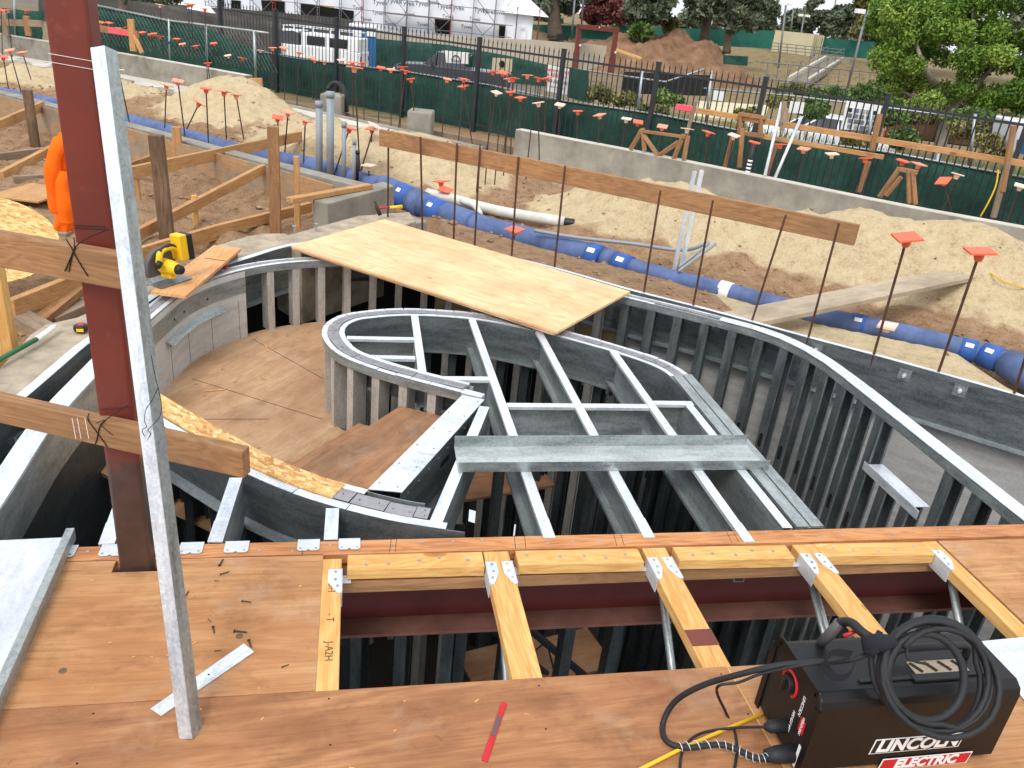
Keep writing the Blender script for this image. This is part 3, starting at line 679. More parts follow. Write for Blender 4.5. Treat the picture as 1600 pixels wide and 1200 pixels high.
# travel goes counter-clockwise seen from above reversed: the left side of travel is the outside or inside; build both
cap_row(curved, .034, h2+.002, .0, .09, .003, .002, 'galv', 'edge_plates', isl, 21)
cap_row(curved, -h2-.002, -.034, .0, .16, .003, .0015, 'galv', 'edge_plates', isl, 22)
cap_row(curved, -.030, .030, .0015, .13, .004, .004, 'tab_strip', 'tab_strip', isl, 23)
m = MB(); m.sweep([V((1.893, 4.0)), V((1.893, 2.50))], [(h2, .001), (.005, .001), (.005, .005), (h2, .005)]); m.sweep([V((1.893, 3.98)), V((1.893, 2.50))], [(-h2, .001), (-.004, .001), (-.004, .005), (-h2, .005)]); m.build('beam_cap', 'galv_dull', isl)
# inside rim joist with lower lip
ins = [q for q in ip if q.x > .1]
side = -1 if False else 1
def off(p, i, o):
    d = tan_at(p, i); return V((p[i].x-d.y*o, p[i].y+d.x*o))
cen = V((.9, 4.2)); so_ = 1 if (off(ip, 60, .1)-cen).length < (ip[60]-cen).length else -1
ri = [q for q in ip[30:]]; 
m = MB(); m.sweep(ri, [(so_*(h2+.002), -.003), (so_*(h2+.005), -.003), (so_*(h2+.005), -.23), (so_*(h2+.045), -.232), (so_*(h2+.045), -.236), (so_*(h2+.002), -.236)]); m.build('rim_joist', 'galv_dark', isl)
ri2 = [q for q in ip[:34]]
m = MB(); m.sweep(ri2, [(so_*(h2+.002), -.003), (so_*(h2+.005), -.003), (so_*(h2+.005), -.2), (so_*(h2+.002), -.2)]); m.build('rim_joist', 'galv_dark', isl)
isd = resample(ip, .17)
for i, a in enumerate(isd):
    dd = tan_at(isd, i); m = MB(); stud(m, a, dd, -.52 if (a.x < .35 and a.y < 4.75) else -2.7, -.006, .1); m.build('stud', 'stud_warm' if (a.x < .4 and a.y < 4.9) or a.y < 3.9 and a.x < 1 else 'galv_shaded', isl)
# ---- floor joists of the island
def cjoist(name, a, b, lab, w=.045, h=.2, grp='metal joists of the island grid', side=1, lip=True, mat='galv', endplate=False):
    a, b = V(a), V(b); d = (b-a).normalized(); n = V((d.y, -d.x, 0))*side; t2 = .0025
    o = thing(name, lab, 'joist', tuple((a+b)/2-Z*h), grp)
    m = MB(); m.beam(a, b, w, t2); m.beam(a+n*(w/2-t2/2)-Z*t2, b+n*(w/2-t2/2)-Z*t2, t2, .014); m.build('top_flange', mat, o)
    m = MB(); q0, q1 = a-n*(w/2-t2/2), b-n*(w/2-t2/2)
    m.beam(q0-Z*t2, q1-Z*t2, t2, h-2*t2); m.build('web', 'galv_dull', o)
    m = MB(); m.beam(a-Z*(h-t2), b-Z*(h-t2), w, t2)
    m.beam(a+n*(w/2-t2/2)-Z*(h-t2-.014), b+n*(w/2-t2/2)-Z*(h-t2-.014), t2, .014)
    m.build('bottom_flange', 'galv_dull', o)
    if endplate:
        e = b-d*.13; m = MB(); m.beam(e+Z*.003, b+Z*.003, w*1.05, .0025)
        for k in (.02, .06, .1): m.disc(e+d*k+Z*.003, Z, .005, .002, 6)
        m.build('end_plate', 'aluminium', o)
    return o
JX = [(.765, 4.80, 2.47), (1.168, 4.62, 2.455), (1.575, 4.33, 2.41)]
for k, (x, ya, yb) in enumerate(JX):
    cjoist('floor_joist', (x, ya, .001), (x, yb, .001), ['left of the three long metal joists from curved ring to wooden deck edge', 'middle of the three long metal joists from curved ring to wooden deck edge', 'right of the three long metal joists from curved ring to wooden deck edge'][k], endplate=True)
cjoist('floor_joist', (.40, 4.84, .001), (.385, 3.95, .001), 'short metal joist at the far left rounded end of the grid')
cjoist('floor_joist', (1.79, 3.66, .001), (1.79, 2.5, .001), 'short metal joist close beside the straight right edge beam of the grid', side=-1)
def block(a, b, lab): cjoist('blocking_joist', a, b, lab, grp='metal cross pieces between the joists')
block((-.02, 4.45, .0), (.37, 4.455, .0), 'metal cross piece nearest the rounded tip, left of the short joist')
block((.10, 4.18, .0), (.36, 4.175, .0), 'second metal cross piece from the rounded tip, left of the short joist')
block((.40, 3.91, .0), (.745, 3.915, .0), 'metal cross piece between the short joist end and the left long joist')
block((.79, 3.60, .0), (1.145, 3.60, .0), 'metal cross piece between the left and middle long joists')
block((1.192, 3.60, .0), (1.55, 3.60, .0), 'metal cross piece between the middle and right long joists')
block((1.60, 3.64, .0), (1.82, 3.64, .0), 'metal cross piece between the right long joist and the edge beam')
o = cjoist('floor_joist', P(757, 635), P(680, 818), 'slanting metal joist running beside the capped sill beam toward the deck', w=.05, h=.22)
# box end behind the tip of the ring
m = MB(); m.beam(P(628, 585), P(755, 618), .05, .05); tag(m.build('track_piece', 'galv', bev=.003), 'short doubled length of bright track at the pointed tip of the teardrop ring', 'metal track')
# ================================================================ lower arc beside the deck
AC = [V(q) for q in [(-1.0, 3.62), (-.80, 3.40), (-.56, 3.15), (-.40, 2.99), (-.20, 2.835), (-.02, 2.73), (.2, 2.63), (.45, 2.555)]]
ap = smooth_path(AC, 8)
arc = thing('curved_edge_beam', 'dark curved metal edge beam with bright flange along the near side of the ramp', 'beam', (-.1, 2.8, -.3))
m = MB(); m.sweep(ap, [(-.03, -.002), (-.03, -.006), (-.026, -.22), (-.075, -.235), (-.075, -.239), (-.03, -.226), (-.034, -.002)]); m.build('web', 'galv_dark', arc)
cap_row(ap, -.033, .008, .0, .32, .004, .001, 'galv', 'edge_plates', arc, 31)
m = MB(); m.sweep([q for q in ap if q.x < .3], [(.12, -.002), (.123, -.002), (.123, -.5), (.12, -.5)]); m.build('inner_web', 'galv_dull', arc)
cap_row([q for q in ap if -.12 < q.x < .32], .012, .085, .0, .12, .005, .006, 'tab_strip', 'tab_strip', arc, 33)
cap_row([q for q in ap if -.12 < q.x < .08], .09, .125, .002, .2, .004, .001, 'galv', 'edge_plates', arc, 35)
asd = resample(ap, .2)
for i, a in enumerate(asd):
    dd = tan_at(asd, i); m = MB(); stud(m, (a.x-dd.y*.04, a.y+dd.x*.04), dd, -2.7, -.24, .09); m.build('stud', 'galv_shaded', arc)
ob = [q for q in ap if q.x < -.06]
m = MB(); m.sweep(ob, [(.012, .001), (.115, .001), (.115, .013), (.012, .013)]); tag(m.build('board_strip', 'osb'), 'curved strip of flaky oriented strand board lying on the near curved beam', 'board')
for k, (a, b, lab) in enumerate([((-.875, 3.3, .0), (-.83, 2.5, .0), 'metal joist running toward the deck just left of the red column'), ((-.45, 2.93, .0), (-.468, 2.497, .0), 'short metal joist between curved beam and deck, right of the leaning stud'), ((-.06, 2.70, .0), (-.062, 2.497, .0), 'shortest metal joist between curved beam and deck, above the first wooden joist')]):
    cjoist('metal_joist', a, b, lab, w=.05, h=.23, grp='metal joists between the curved beam and the deck', endplate=k < 2)
# channel lying across the joists
ch = [V((.47, 3.165, .003)), V((1.915, 3.175, .003))]
c0, c1 = V((.465, 2.955, .003)), V((1.925, 2.955, .003))
m = MB(); m.slab([c0, c1, ch[1], ch[0]], Z*.003, (1, 0, 0)); m.use('galv_dull')
m.hexa([c0+V((0, -.003, 0)), c1+V((0, -.003, 0)), c1, c0], [p+Z*.048 for p in [c0+V((0, -.003, 0)), c1+V((0, -.003, 0)), c1, c0]], (V((1, 0, 0)), V((0, 1, 0)), Z))
b0, b1 = ch; bt = V((0, .004, .056))
m.hexa([b0, b1, b1+V((0, .003, 0)), b0+V((0, .003, 0))], [b0+bt, b1+bt, b1+bt+V((0, .003, 0)), b0+bt+V((0, .003, 0))], (V((1, 0, 0)), V((0, 1, 0)), Z))
cho = tag(m.build('steel_channel', 'channel_steel'), 'loose galvanised steel channel lying flat across the island joists', 'channel')
text('200S  - 43  50KSI  GALVANIZED  CP60   ICC', 'stamp', 'letters_gray', cho, .022, ((c0+c1)/2)+V((-.2, -.0042, .025)), (1, 0, 0), (0, 0, 1), .0004)
# dim framing and steps below
dk = [(.9, 3.3, -1.5, .5, .35), (1.3, 3.6, -1.75, .55, .35), (1.75, 3.1, -1.9, .4, .5), (1.0, 4.6, -1.1, .7, .35), (.5, 4.3, -1.2, .4, .3)]
for i, (x, y, z, a, b) in enumerate(dk):
    m = MB(); m.box((x, y, z), a, b, .02, .25); tag(m.build('lower_platform', 'ply_step'), '%s plywood landing far down in the pit, seen through the joists' % ['small near middle', 'middle', 'rightmost', 'far', 'leftmost'][i], 'platform', 'plywood landings down in the pit')
for i, (a, b) in enumerate([((.75, 3.35, -1.0), (1.7, 3.0, -1.75)), ((.8, 3.1, -1.2), (1.4, 2.8, -1.7))]):
    o = thing('stair_stringer', ['longer', 'shorter'][i]+' dark steel bar truss sloping under the island grid', 'stringer', a)
    a, b = V(a), V(b); m = MB(); m.beam(a, b, .03, .03); m.beam(a-Z*.2, b-Z*.2, .03, .03); m.build('rail', 'black_iron', o)
    m = MB()
    for k in range(6):
        p = a+(b-a)*k/6; q = a+(b-a)*(k+.5)/6-Z*.2; r_ = a+(b-a)*(k+1)/6; m.tube([p, q, r_], .006, 5)
    m.build('lacing', 'black_iron', o)
ls = [(-.55, 3.0), (-.25, 3.1), (.0, 3.3), (.25, 3.0), (.5, 2.75), (.55, 3.3), (.75, 2.9), (1.0, 2.75), (1.25, 2.8), (1.45, 3.2), (1.7, 2.8), (2.1, 2.9), (2.3, 3.4), (2.5, 2.85), (1.1, 4.2), (1.4, 3.9), (.85, 3.9)]
lower = thing('lower_stud_wall', 'row of dim metal studs standing deep under the deck opening', 'stud wall', (1, 3, -2.7))
for x, y in ls:
    m = MB(); stud(m, (x, y), V((1, 0)), -2.7, -.55, .09); m.build('stud', 'galv_shaded', lower)
# ================================================================ wooden deck
def wood_thing(name, m, mat, lab, cat, bev=.003, group=None): return tag(m.build(name, mat, bev=bev), lab, cat, group)
YF = .0
m = MB(); m.prism([(-4.2, 2.412), (-.775, 2.412), (-.775, 2.345), (-.63, 2.345), (-.63, 2.412), (-.085, 2.412), (-.085, 1.775), (-4.2, 1.775)], -.02, 0., (1, .0, 0)); dk1 = wood_thing('plywood_decking', m, 'ply_deck', 'weathered plywood deck sheet around the foot of the red column', 'decking', .002)
m = MB(); m.prism([(-4.2, 1.771), (1.195, 1.771), (1.215, .2), (-4.2, .2)], -.02, .001, (1, .05, 0)); m.use('wire')
for x_ in (-.66, -.05, .56, 1.17):
    for k in range(7): m.disc((x_+random.Random(k*7+int(x_*100)).uniform(-.012, .012), 1.74-k*.16, .001), Z, .0035, .0006, 6)
if 1: dk2 = wood_thing('plywood_decking', m, 'ply_near', 'reddish plywood deck sheet nearest the camera with swirling grain', 'decking', .002)
m = MB(); m.prism([(1.20, 1.771), (2.415, 1.771), (2.415, .2), (1.22, .2)], -.02, 0., (1, 0, 0)); wood_thing('plywood_decking', m, 'ply_deck', 'plywood deck sheet under the black welding machine', 'decking', .002)
m = MB(); m.prism([(2.42, 2.385), (5.2, 2.385), (5.2, .2), (2.42, .2)], -.02, 0., (1, 0, 0)); wood_thing('plywood_decking', m, 'ply_deck', 'plywood deck sheet at the far right edge, right of the last joist', 'decking', .002)
m = MB(); rs_ = random.Random(6)
for px, py in ((98, 1048), (374, 994)): m.disc(P(px, py, .0005), Z, .011, .0006, 14)
m.build('knot_hole', 'post_gray', dk1)
m = MB(); m.beam((-4.2, 2.453, 0.), (5.2, 2.44, 0.), .082, .04); m.use('galv_dull')
for k in range(34):
    x = -1.1+k*.115+rnd.uniform(-.02, .02); m.disc((x, 2.452+rnd.uniform(-.02, .02), .0), Z, .0055, .0015, 8)
m.use('wire')
for x in (-.16, .15, .17, .62, .66, 1.02, 1.05, 1.5, 1.53): m.beam((x, 2.41, .0006), (x+.01, 2.493, .0006), .0018, .0004)
rimb = wood_thing('rim_board', m, 'fir_rim', 'long reddish rim board along the far edge of the deck', 'rim board')
m = MB(); m.beam((-.1, 2.455, -.041), (2.6, 2.44, -.041), .082, .05); m.beam((-.1, 2.36, -.05), (2.6, 2.36, -.05), .095, .05); wood_thing('nailer', m, 'fir_old', 'shaded wooden nailer between the deck edge boards and the red steel beam', 'nailer')
# joists in the opening with hangers
JO = [(-.053, .066, 2.385, 'first wooden joist at the left end of the deck opening'), (.543, .095, 2.40, 'second wooden joist from the left in the deck opening'), (1.165, .095, 2.395, 'third wooden joist from the left, with a dark red paint mark'), (1.80, .095, 2.39, 'fourth wooden joist from the left, partly behind the welder cables'), (2.375, .07, 2.385, 'fifth wooden joist at the right end of the deck opening')]
for i, (x, wd, y1, lab) in enumerate(JO):
    o = thing('wood_joist', lab, 'joist', (x, 2.0, -.24), 'wooden joists across the deck opening')
    m = MB(); m.beam((x, y1, -.001), (x+.0, .9, -.001), wd, .045); m.build('joist_body', 'fir_new', o, bev=.003)
    for s in (-1, 1):
        if (i == 0 and s < 0) or (i == 4 and s > 0): continue
        e = x+s*wd/2; ins_ = .038 if wd > .08 else .045; t1 = y1-.065
        poly = [(e, t1), (e-s*ins_, t1), (e-s*ins_, t1-.065), (e-s*.012, t1-.125), (e, t1-.125)]
        m = MB(); m.prism(poly, .0, .003, (0, 1, 0)); m.box((e+s*.002, t1-.06, -.06), .003, .125, .064); m.box((e+s*.018, t1-.0, -.045), .03, .04, .003); m.use('galv_dull')
        for yy in (.015, .055, .09): m.disc((e-s*.02 if yy < .08 else e-s*.012, t1-yy, .003), Z, .005, .0025, 8)
        m.build('joist_hanger', 'aluminium', o)
    if i == 2:
        m = MB(); m.box((x+.0, 1.905, -.0), wd+.001, .075, .0008); m.build('paint_mark', 'steel_red', o)
    if i == 0:
        for k, (s_, yy) in enumerate((('HUH', 2.24), ('- T', 2.08), ('J-A2H', 1.93))): text(s_, 'handwriting', 'post_gray', o, .034, (x, yy, .0002), (0, -1, 0), (1, 0, 0), .0001)
JB = [(.0, .488, 'first pale blocking board from the left, with a dark knot'), (.615, 1.095, 'second pale blocking board from the left along the deck opening'), (1.24, 1.715, 'third pale blocking board from the left along the deck opening'), (1.845, 2.335, 'fourth pale blocking board, at the right end of the deck opening')]
for i, (a, b, lab) in enumerate(JB):
    m = MB(); m.beam((a, 2.355-i*.004, .004), (b, 2.35-i*.006, .004), .085, .042); m.use('galv_dull')
    for k in range(5): m.disc((a+(b-a)*(.12+k*.19)+rnd.uniform(-.02, .02), 2.352-i*.005+rnd.uniform(-.015, .02), .004), Z, .007, .002, 8)
    wood_thing('blocking_board', m, 'fir_new', lab, 'blocking board', .003, 'blocking boards along the deck opening')
# steel beam below
sb = thing('steel_beam', 'dark red primed steel I-beam running under the deck opening', 'steel beam', (1.2, 2.53, -.42))
m = MB(); m.beam((-3, 2.53, -.13), (5.2, 2.50, -.13), .2, .014); m.build('top_flange', 'steel_red_dark', sb)
m = MB(); m.beam((-3, 2.53, -.144), (5.2, 2.50, -.144), .01, .25); m.build('web', 'steel_red_dark', sb)
m = MB(); m.beam((-3, 2.53, -.394), (5.2, 2.50, -.394), .2, .014); m.build('bottom_flange', 'flange_dusty_lit', sb)
# vertical rods below the deck
for i, (a, b) in enumerate([((785, 985), (790, 1062)), ((1037, 940), (1050, 1047)), ((1270, 925), (1286, 988)), ((1276, 925), (1294, 988)), ((1487, 908), (1500, 982))]):
    jx = (.55, 1.165, 1.80, 1.815, 2.375)[i]; t0 = Wp(a[0], a[1], (jx, 0), (jx, 5)); t1 = Wp(b[0], b[1], (jx, 0), (jx, 5)); p = t0+(t0-t1)*.3; p = p if p.z < -.05 else t0; q = t1+(t1-t0)*1.2
    m = MB(); m.tube([p, q], .016 if i in (1, 4) else .011, 8); tag(m.build('vertical_rod', 'galv_dull', smooth=True), 'thin silver rod standing below the deck opening, %s from the left' % ORD[i], 'rod', 'silver rods below the deck')
# hanger plates on the rim board
for i, (x0, x1, y0, y1) in enumerate([(77, 117, 853, 866), (153, 190, 851, 869), (278, 315, 848, 866), (349, 387, 847, 864), (464, 499, 843, 860), (529, 563, 841, 858)]):
    a = P(x0, y1); b = P(x1, y1); yy = 2.43; L = (b.x-a.x)
    m = MB(); m.prism([(a.x, yy+.065), (a.x, yy+.008), (a.x+.008, yy), (a.x+L*.4, yy), (a.x+L*.5, yy+.008), (a.x+L*.6, yy), (b.x-.008, yy), (b.x, yy+.008), (b.x, yy+.065)], .0025, .005, (1, 0, 0))
    m.use('galv_dull'); m.disc((a.x+L*.15, yy+.012, .005), Z, .004, .002, 8); m.disc((a.x+L*.85, yy+.012, .005), Z, .004, .002, 8)
    o = tag(m.build('joist_hanger_plate', 'aluminium'), 'small galvanised plate nailed on the deck rim board, %s from the left' % ORD[i], 'metal plate', 'metal plates along the rim board')
# ================================================================ red column, leaning stud, tied lumber
col = thing('steel_column', 'tall red primed square steel column standing in the plywood deck', 'column', (-.715, 2.415, -2.7))
def rounded_sq(c, s, r, n=4):
    out = []
    for qx, qy, a0 in ((1, 1, 0), (-1, 1, 90), (-1, -1, 180), (1, -1, 270)):
        for k in range(n+1):
            a = R(a0+90*k/n); out.append((c[0]+qx*(s-r)+r*math.cos(a), c[1]+qy*(s-r)+r*math.sin(a)))
    return out
m = MB(); m.prism(rounded_sq((-.704, 2.413), .051, .012), -2.7, 2.75); 
m.g = [V((q.z, q.x, q.y)) for q in m.v]; m.build('tube', 'column_paint_reflection', col)
m = MB()
for zz in (1.62, 1.60): m.tube([(-.757, 2.36, zz), (-.652, 2.36, zz-.01), (-.651, 2.37, zz-.01)], .0007, 4)
m.build('string', 'white', col)
# leaning C stud
b0 = P(297, 1153, 0); tp = Q(160, 76, 2.30)
ax = (tp-b0).normalized(); sx_ = V((.92, -.40, 0)); sx_ = (sx_-ax*sx_.dot(ax)).normalized(); sy_ = ax.cross(sx_)
if sy_.y < 0: sy_ = -sy_
ls_ = thing('leaning_stud', 'long galvanised steel stud leaning upright against the red column', 'steel stud', tuple(b0))
def obox(m, o, a0, a1, e0, e1, L0, L1):
    q = [o+sx_*a0+sy_*e0, o+sx_*a1+sy_*e0, o+sx_*a1+sy_*e1, o+sx_*a0+sy_*e1]
    m.hexa([p+ax*L0 for p in q], [p+ax*L1 for p in q], (ax, sx_, sy_))
LL = (tp-b0).length; m = MB(); o_ = b0+V((-.026, .0, .0))
obox(m, o_, -.002, .037, 0, .002, 0, LL); m.build('flange', 'galv_stud', ls_)
m = MB(); obox(m, o_, .035, .037, .002, .048, 0, LL); m.build('web', 'galv_dull', ls_)
m = MB(); obox(m, o_, .0, .035, .046, .048, .0, LL); obox(m, o_, -.002, 0., .002, .014, 0, LL); m.build('flange', 'galv_stud', ls_)
# lumber tied to the column
def lumber(name, a, b, w, h, mat, lab, cat='lumber', group=None, bev=.003, upv=Z):
    m = MB(); m.beam(a, b, w, h, upv); return tag(m.build(name, mat, bev=bev), lab, cat, group)
a, b = P(0, 622, .585), P(379, 706, .585); a = a+(a-b)*.4
nn = (b-a).cross(Z).normalized()
lumber('tied_board', a-nn*.019, b-nn*.019, .04, .092, 'fir_old', 'lower board wired across the red column with its cut end showing', 'board')
a2, b2 = P(0, 366, 1.13), P(184, 398, 1.13); a2 = a2+(a2-b2)*.5
lumber('tied_board', a2-nn*.019, b2-nn*.019, .04, .10, 'fir_old', 'upper board wired across the red column, ending at the leaning stud', 'board')
# tie wires
def wire(pl, lab, r=.0016, mat='wire', name='tie_wire'):
    m = MB(); m.tube(smooth_path(pl, 5), r, 5); return tag(m.build(name, mat, smooth=True), lab, 'wire')
def onboard(px, py, a, b, off=.004): return Wp(px, py, a[:2], b[:2])+V((0, -off, 0))
bb0, bb1 = P(0, 622, .585), P(379, 706, .585)
q = lambda x, y: onboard(x, y, bb0, bb1)
m = MB()
m.tube(smooth_path([q(140, 645), q(138, 655), q(150, 672), q(168, 697)], 4), .0018, 5); m.tube(smooth_path([q(205, 625)+V((0, -.03, .0)), q(180, 645), q(158, 663), q(152, 685), q(149, 693)], 4), .0018, 5)
m.tube(smooth_path([q(157, 662), q(170, 666)-V((0, .02, 0)), q(180, 674)-V((0, .02, 0))], 4), .0014, 5); m.tube(smooth_path([q(160, 660), q(164, 655), q(152, 658)-V((0, .01, 0))], 4), .0014, 5)
tag(m.build('tie_wire', 'wire', smooth=True), 'rusty black tie wire crossing over the lower board on the red column', 'wire')
ub0, ub1 = P(0, 366, 1.13), P(184, 398, 1.13); q = lambda x, y: onboard(x, y, ub0, ub1)
m = MB()
m.tube(smooth_path([q(104, 373), q(112, 386), q(122, 405), q(138, 431)], 4), .0018, 5); m.tube(smooth_path([q(170, 358), q(140, 370), q(120, 384), q(110, 405), q(102, 423)], 4), .0018, 5); m.tube(smooth_path([q(116, 370), q(117, 384), q(112, 404), q(108, 424)], 4), .0016, 5)
tag(m.build('tie_wire', 'wire', smooth=True), 'black tie wire crossing over the upper board on the red column', 'wire')
m = MB()
for py in (352, 356): m.tube([Q(113, py, 2.360), Q(165, py+2, 2.360)], .0011, 4)
tag(m.build('tie_wire', 'wire'), 'pair of thin wires wrapped round the red column just above the upper board', 'wire')
m = MB(); m.tube([Q(157, 640, 2.360), Q(205, 636, 2.360)], .0012, 4); tag(m.build('tie_wire', 'wire'), 'thin wire wrapped round the red column just above the lower board', 'wire')
m = MB()
for x in (113, 121, 133): m.tube([onboard(x, 653, bb0, bb1, .0005), onboard(x+6, 685, bb0, bb1, .0005)], .0016, 4)
tag(m.build('chalk_mark', 'white'), 'white chalk strokes on the face of the lower tied board', 'chalk mark')
o2 = b0+V((-.03, -.006, 0)); sp = lambda x, y: Q(x, y, 1.93)
wire([sp(236, 555), sp(243, 590), sp(248, 610), sp(252, 632), sp(250, 650), sp(238, 665), sp(231, 672), sp(235, 678), sp(229, 690)], 'loose thin wire dangling with a small sleeve in front of the leaning stud', .001)
wire([sp(246, 607), sp(238, 625), sp(228, 640), sp(226, 658), sp(229, 667), sp(222, 672), sp(226, 682)], 'second loop of loose thin wire dangling in front of the leaning stud', .001)
# flat strip, metal sheet pieces, screws, marker, cords
m = MB(); q_ = pts([(235, 1108), (252, 1119), (397, 1019), (381, 1006)], .002); m.slab(q_, Z*.002, q_[3]-q_[0]); fs = tag(m.build('metal_strip', 'galv'), 'flat galvanised strip lying on the plywood at the foot of the leaning stud', 'metal strip')
m = MB(); m.disc(P(326, 1054, .004), Z, .003, .0005, 8); m.build('hole', 'dark_opening', fs)
chn = thing('sheet_channel', 'wide metal channel lying on the deck at the left edge with a raised flange', 'channel', (-1.1, 2.1, 0))
ca, cb = P(110, 858, .0), P(2, 1110, .0); cd = (cb-ca).normalized(); cn = V((cd.y, -cd.x, 0)); cn = cn if cn.x < 0 else -cn
m = MB(); q4 = [ca+V((.0, .06, 0)), cb+cd*.6, cb+cd*.6+cn*.6, ca+cn*.6+V((0, .06, 0))]; m.slab([p+Z*.006 for p in q4], Z*.002, cd); m.build('web', 'aluminium', chn)
m = MB(); a, b = ca+V((0, .06, .045)), cb+cd*.6+Z*.045; m.beam(a, b, .003, .045); m.beam(a+cn*.012+Z*.001, b+cn*.012+Z*.001, .026, .002); m.build('flange', 'galv_dull', chn)
m = MB(); q4 = [P(x, y, .004) for x, y in ((1527, 1003), (1640, 992), (1680, 1180), (1605, 1100))]; m.slab(q4, Z*.002); tag(m.build('metal_sheet', 'aluminium'), 'bright metal sheet lying on the deck behind the right end of the welder', 'metal sheet')
screws = [((343, 883), (349, 873)), ((345, 897), (359, 893)), ((336, 907), (342, 908)), ((379, 939), (393, 941)), ((333, 980), (335, 990)), ((326, 968), (330, 972)), ((367, 986), (387, 988)), ((389, 1001), (393, 1012)), ((289, 932), (295, 923)), ((441, 1042), (452, 1038)), ((336, 1017), (346, 1016))]
sproto = None
for i, (a, b) in enumerate(screws):
    pa, pb = P(*a, .004), P(*b, .004); ang = math.atan2(pb.y-pa.y, pb.x-pa.x)
    if sproto is None:
        o = thing('screw', 'x', 'screw', (0, 0, 0), 'loose screws scattered on the plywood deck'); sproto = o; L0 = .03
        m = MB(); m.tube([(0, 0, 0), (.026, 0, 0), (.03, 0, 0)], [.0022, .002, .0003], 6); m.build('shank', 'rebar', o)
        m = MB(); m.tube([(-.002, 0, 0), (0, 0, 0)], [.005, .003], 8); m.build('head', 'rebar', o)
    else:
        o = sproto.copy(); C.objects.link(o)
        for c_ in sproto.children: c2 = c_.copy(); C.objects.link(c2); c2.parent = o
    o.location = pa; o.rotation_euler = (0, 0, ang); k = (pb-pa).length/.03; o.scale = (max(k, .5),)*3
    o['label'] = 'loose dark screw on the plywood deck, %s farthest toward the rim board' % ORD[i]
m = MB(); a, b = P(788, 1097, .006), P(757, 1188, .006); m.beam(a, b, .018, .008); mk = tag(m.build('marking_pencil', 'red', bev=.003), 'flat red carpenter pencil lying on the near plywood sheet', 'pencil')
m = MB(); m.beam(a+(b-a)*.25+Z*.001, a+(b-a)*.6+Z*.001, .012, .006); m.build('worn_side', 'gray_plastic', mk)
m = MB(); m.tube([P(975, 1215, .008), P(1060, 1172, .008), P(1130, 1141, .008), P(1200, 1112, .008)], .0055, 8); tag(m.build('power_cord', 'yellow_cord', smooth=True), 'bright yellow power cord running to the welder over the deck', 'cord')
# ================================================================ plywood sheets over the wall
for i, (dz, cs) in enumerate(((.012, [(457, 387), (866, 520), (981, 457), (601, 346)]), (.032, [(455, 384), (871, 518), (985, 455), (600, 342)]))):
    m = MB(); c = [P(x, y, .03+dz) for x, y in cs]; m.slab([p-Z*.018 for p in c], Z*.0175, c[1]-c[0]); wood_thing('plywood_sheet', m, 'ply_sheet', ['lower plywood sheet, only its edge showing beneath the upper one', 'upper bright plywood sheet laid across the curved wall and the teardrop ring'][i], 'plywood sheet', .001)
# ================================================================ welding machine
wx0, wx1, wy0, wy1, wz = 1.215, 1.86, 1.36, 1.60, .285
wd_ = thing('welding_machine', 'scuffed black welding machine with a coiled cable on top at the deck edge', 'welder', ((wx0+wx1)/2, (wy0+wy1)/2, 0))
m = MB()
prof = [(wy0, .02), (wy0, wz-.035), (wy0+.008, wz-.014), (wy0+.03, wz), (wy1-.03, wz), (wy1-.008, wz-.014), (wy1, wz-.035), (wy1, .02)]
n = len(prof); vs = [V((wx0+.012-.0, y, z)) for y, z in prof]+[V((wx1-.02, y, z)) for y, z in prof]
m.add(vs, [tuple(range(n)), tuple(range(2*n-1, n-1, -1))]+[(i+n, (i+1) % n+n, (i+1) % n, i) for i in range(n)], (V((1, 0, 0)), V((0, 1, 0)), Z))
m.use('black_plastic')
for x in (wx0+.04, (wx0+wx1)/2, wx1-.05): m.box((x, wy0+.03, 0), .04, .03, .02); m.box((x, wy1-.03, 0), .04, .03, .02)
body = m.build('housing', 'weld_black', wd_, bev=.003)
m = MB(); q = [V((wx0+.012, wy0+.004, .02)), V((wx0+.012, wy1-.004, .02)), V((wx0+.012, wy1-.004, wz-.01)), V((wx0+.012, wy0+.004, wz-.01))]
m.slab(q, V((-.008, 0, 0))); m.build('front_panel', 'weld_panel', wd_, bev=.003)
m = MB()
xx = wx0-.0; fr = [(wy0-.002, .01), (wy0-.002, wz-.03), (wy0+.02, wz+.004), (wy1-.02, wz+.004), (wy1+.002, wz-.03), (wy1+.002, .01)]
for (a, b) in zip(fr, fr[1:]): m.beam((xx+.002, a[0], a[1]), (xx+.002, b[0], b[1]), .022, .006, V((1, 0, 0)), False)
m.build('bezel', 'weld_black', wd_)
# dial, rating strip, sockets on the control panel
dc = V((wx0+.004, wy0+.135, wz-.075))
m = MB(); m.tube([dc+V((0, math.cos(a)*.036, math.sin(a)*.036)) for a in [R(-50+k*14) for k in range(21)]], .005, 6); m.build('dial_ring', 'red', wd_)
m = MB(); m.disc(dc, (-1, 0, 0), .024, .016, 20); m.box(dc+V((-.022, 0, -.022)), .012, .009, .044); m.build('dial_knob', 'black_plastic', wd_, bev=.002)
m = MB(); m.slab([V((wx0+.003, wy0+y, z)) for y, z in ((.025, .13), (.05, .13), (.05, .175), (.025, .175))], V((-.001, 0, 0))); lb = m.build('red_label', 'red', wd_)
text('WELD-PAK', 'letters', 'white', lb, .013, (wx0+.0015, wy0+.038, .152), (0, 0, -1), (0, -1, 0), .0003)
text('LINCOLN', 'panel_letters', 'white', wd_, .016, (wx0+.003, wy0+.062, .20), (0, 0, -1), (0, -1, 0), .0004)
text('HANDY MIG', 'panel_letters', 'white', wd_, .014, (wx0+.003, wy0+.083, .12), (0, 0, -1), (0, -1, 0), .0004)
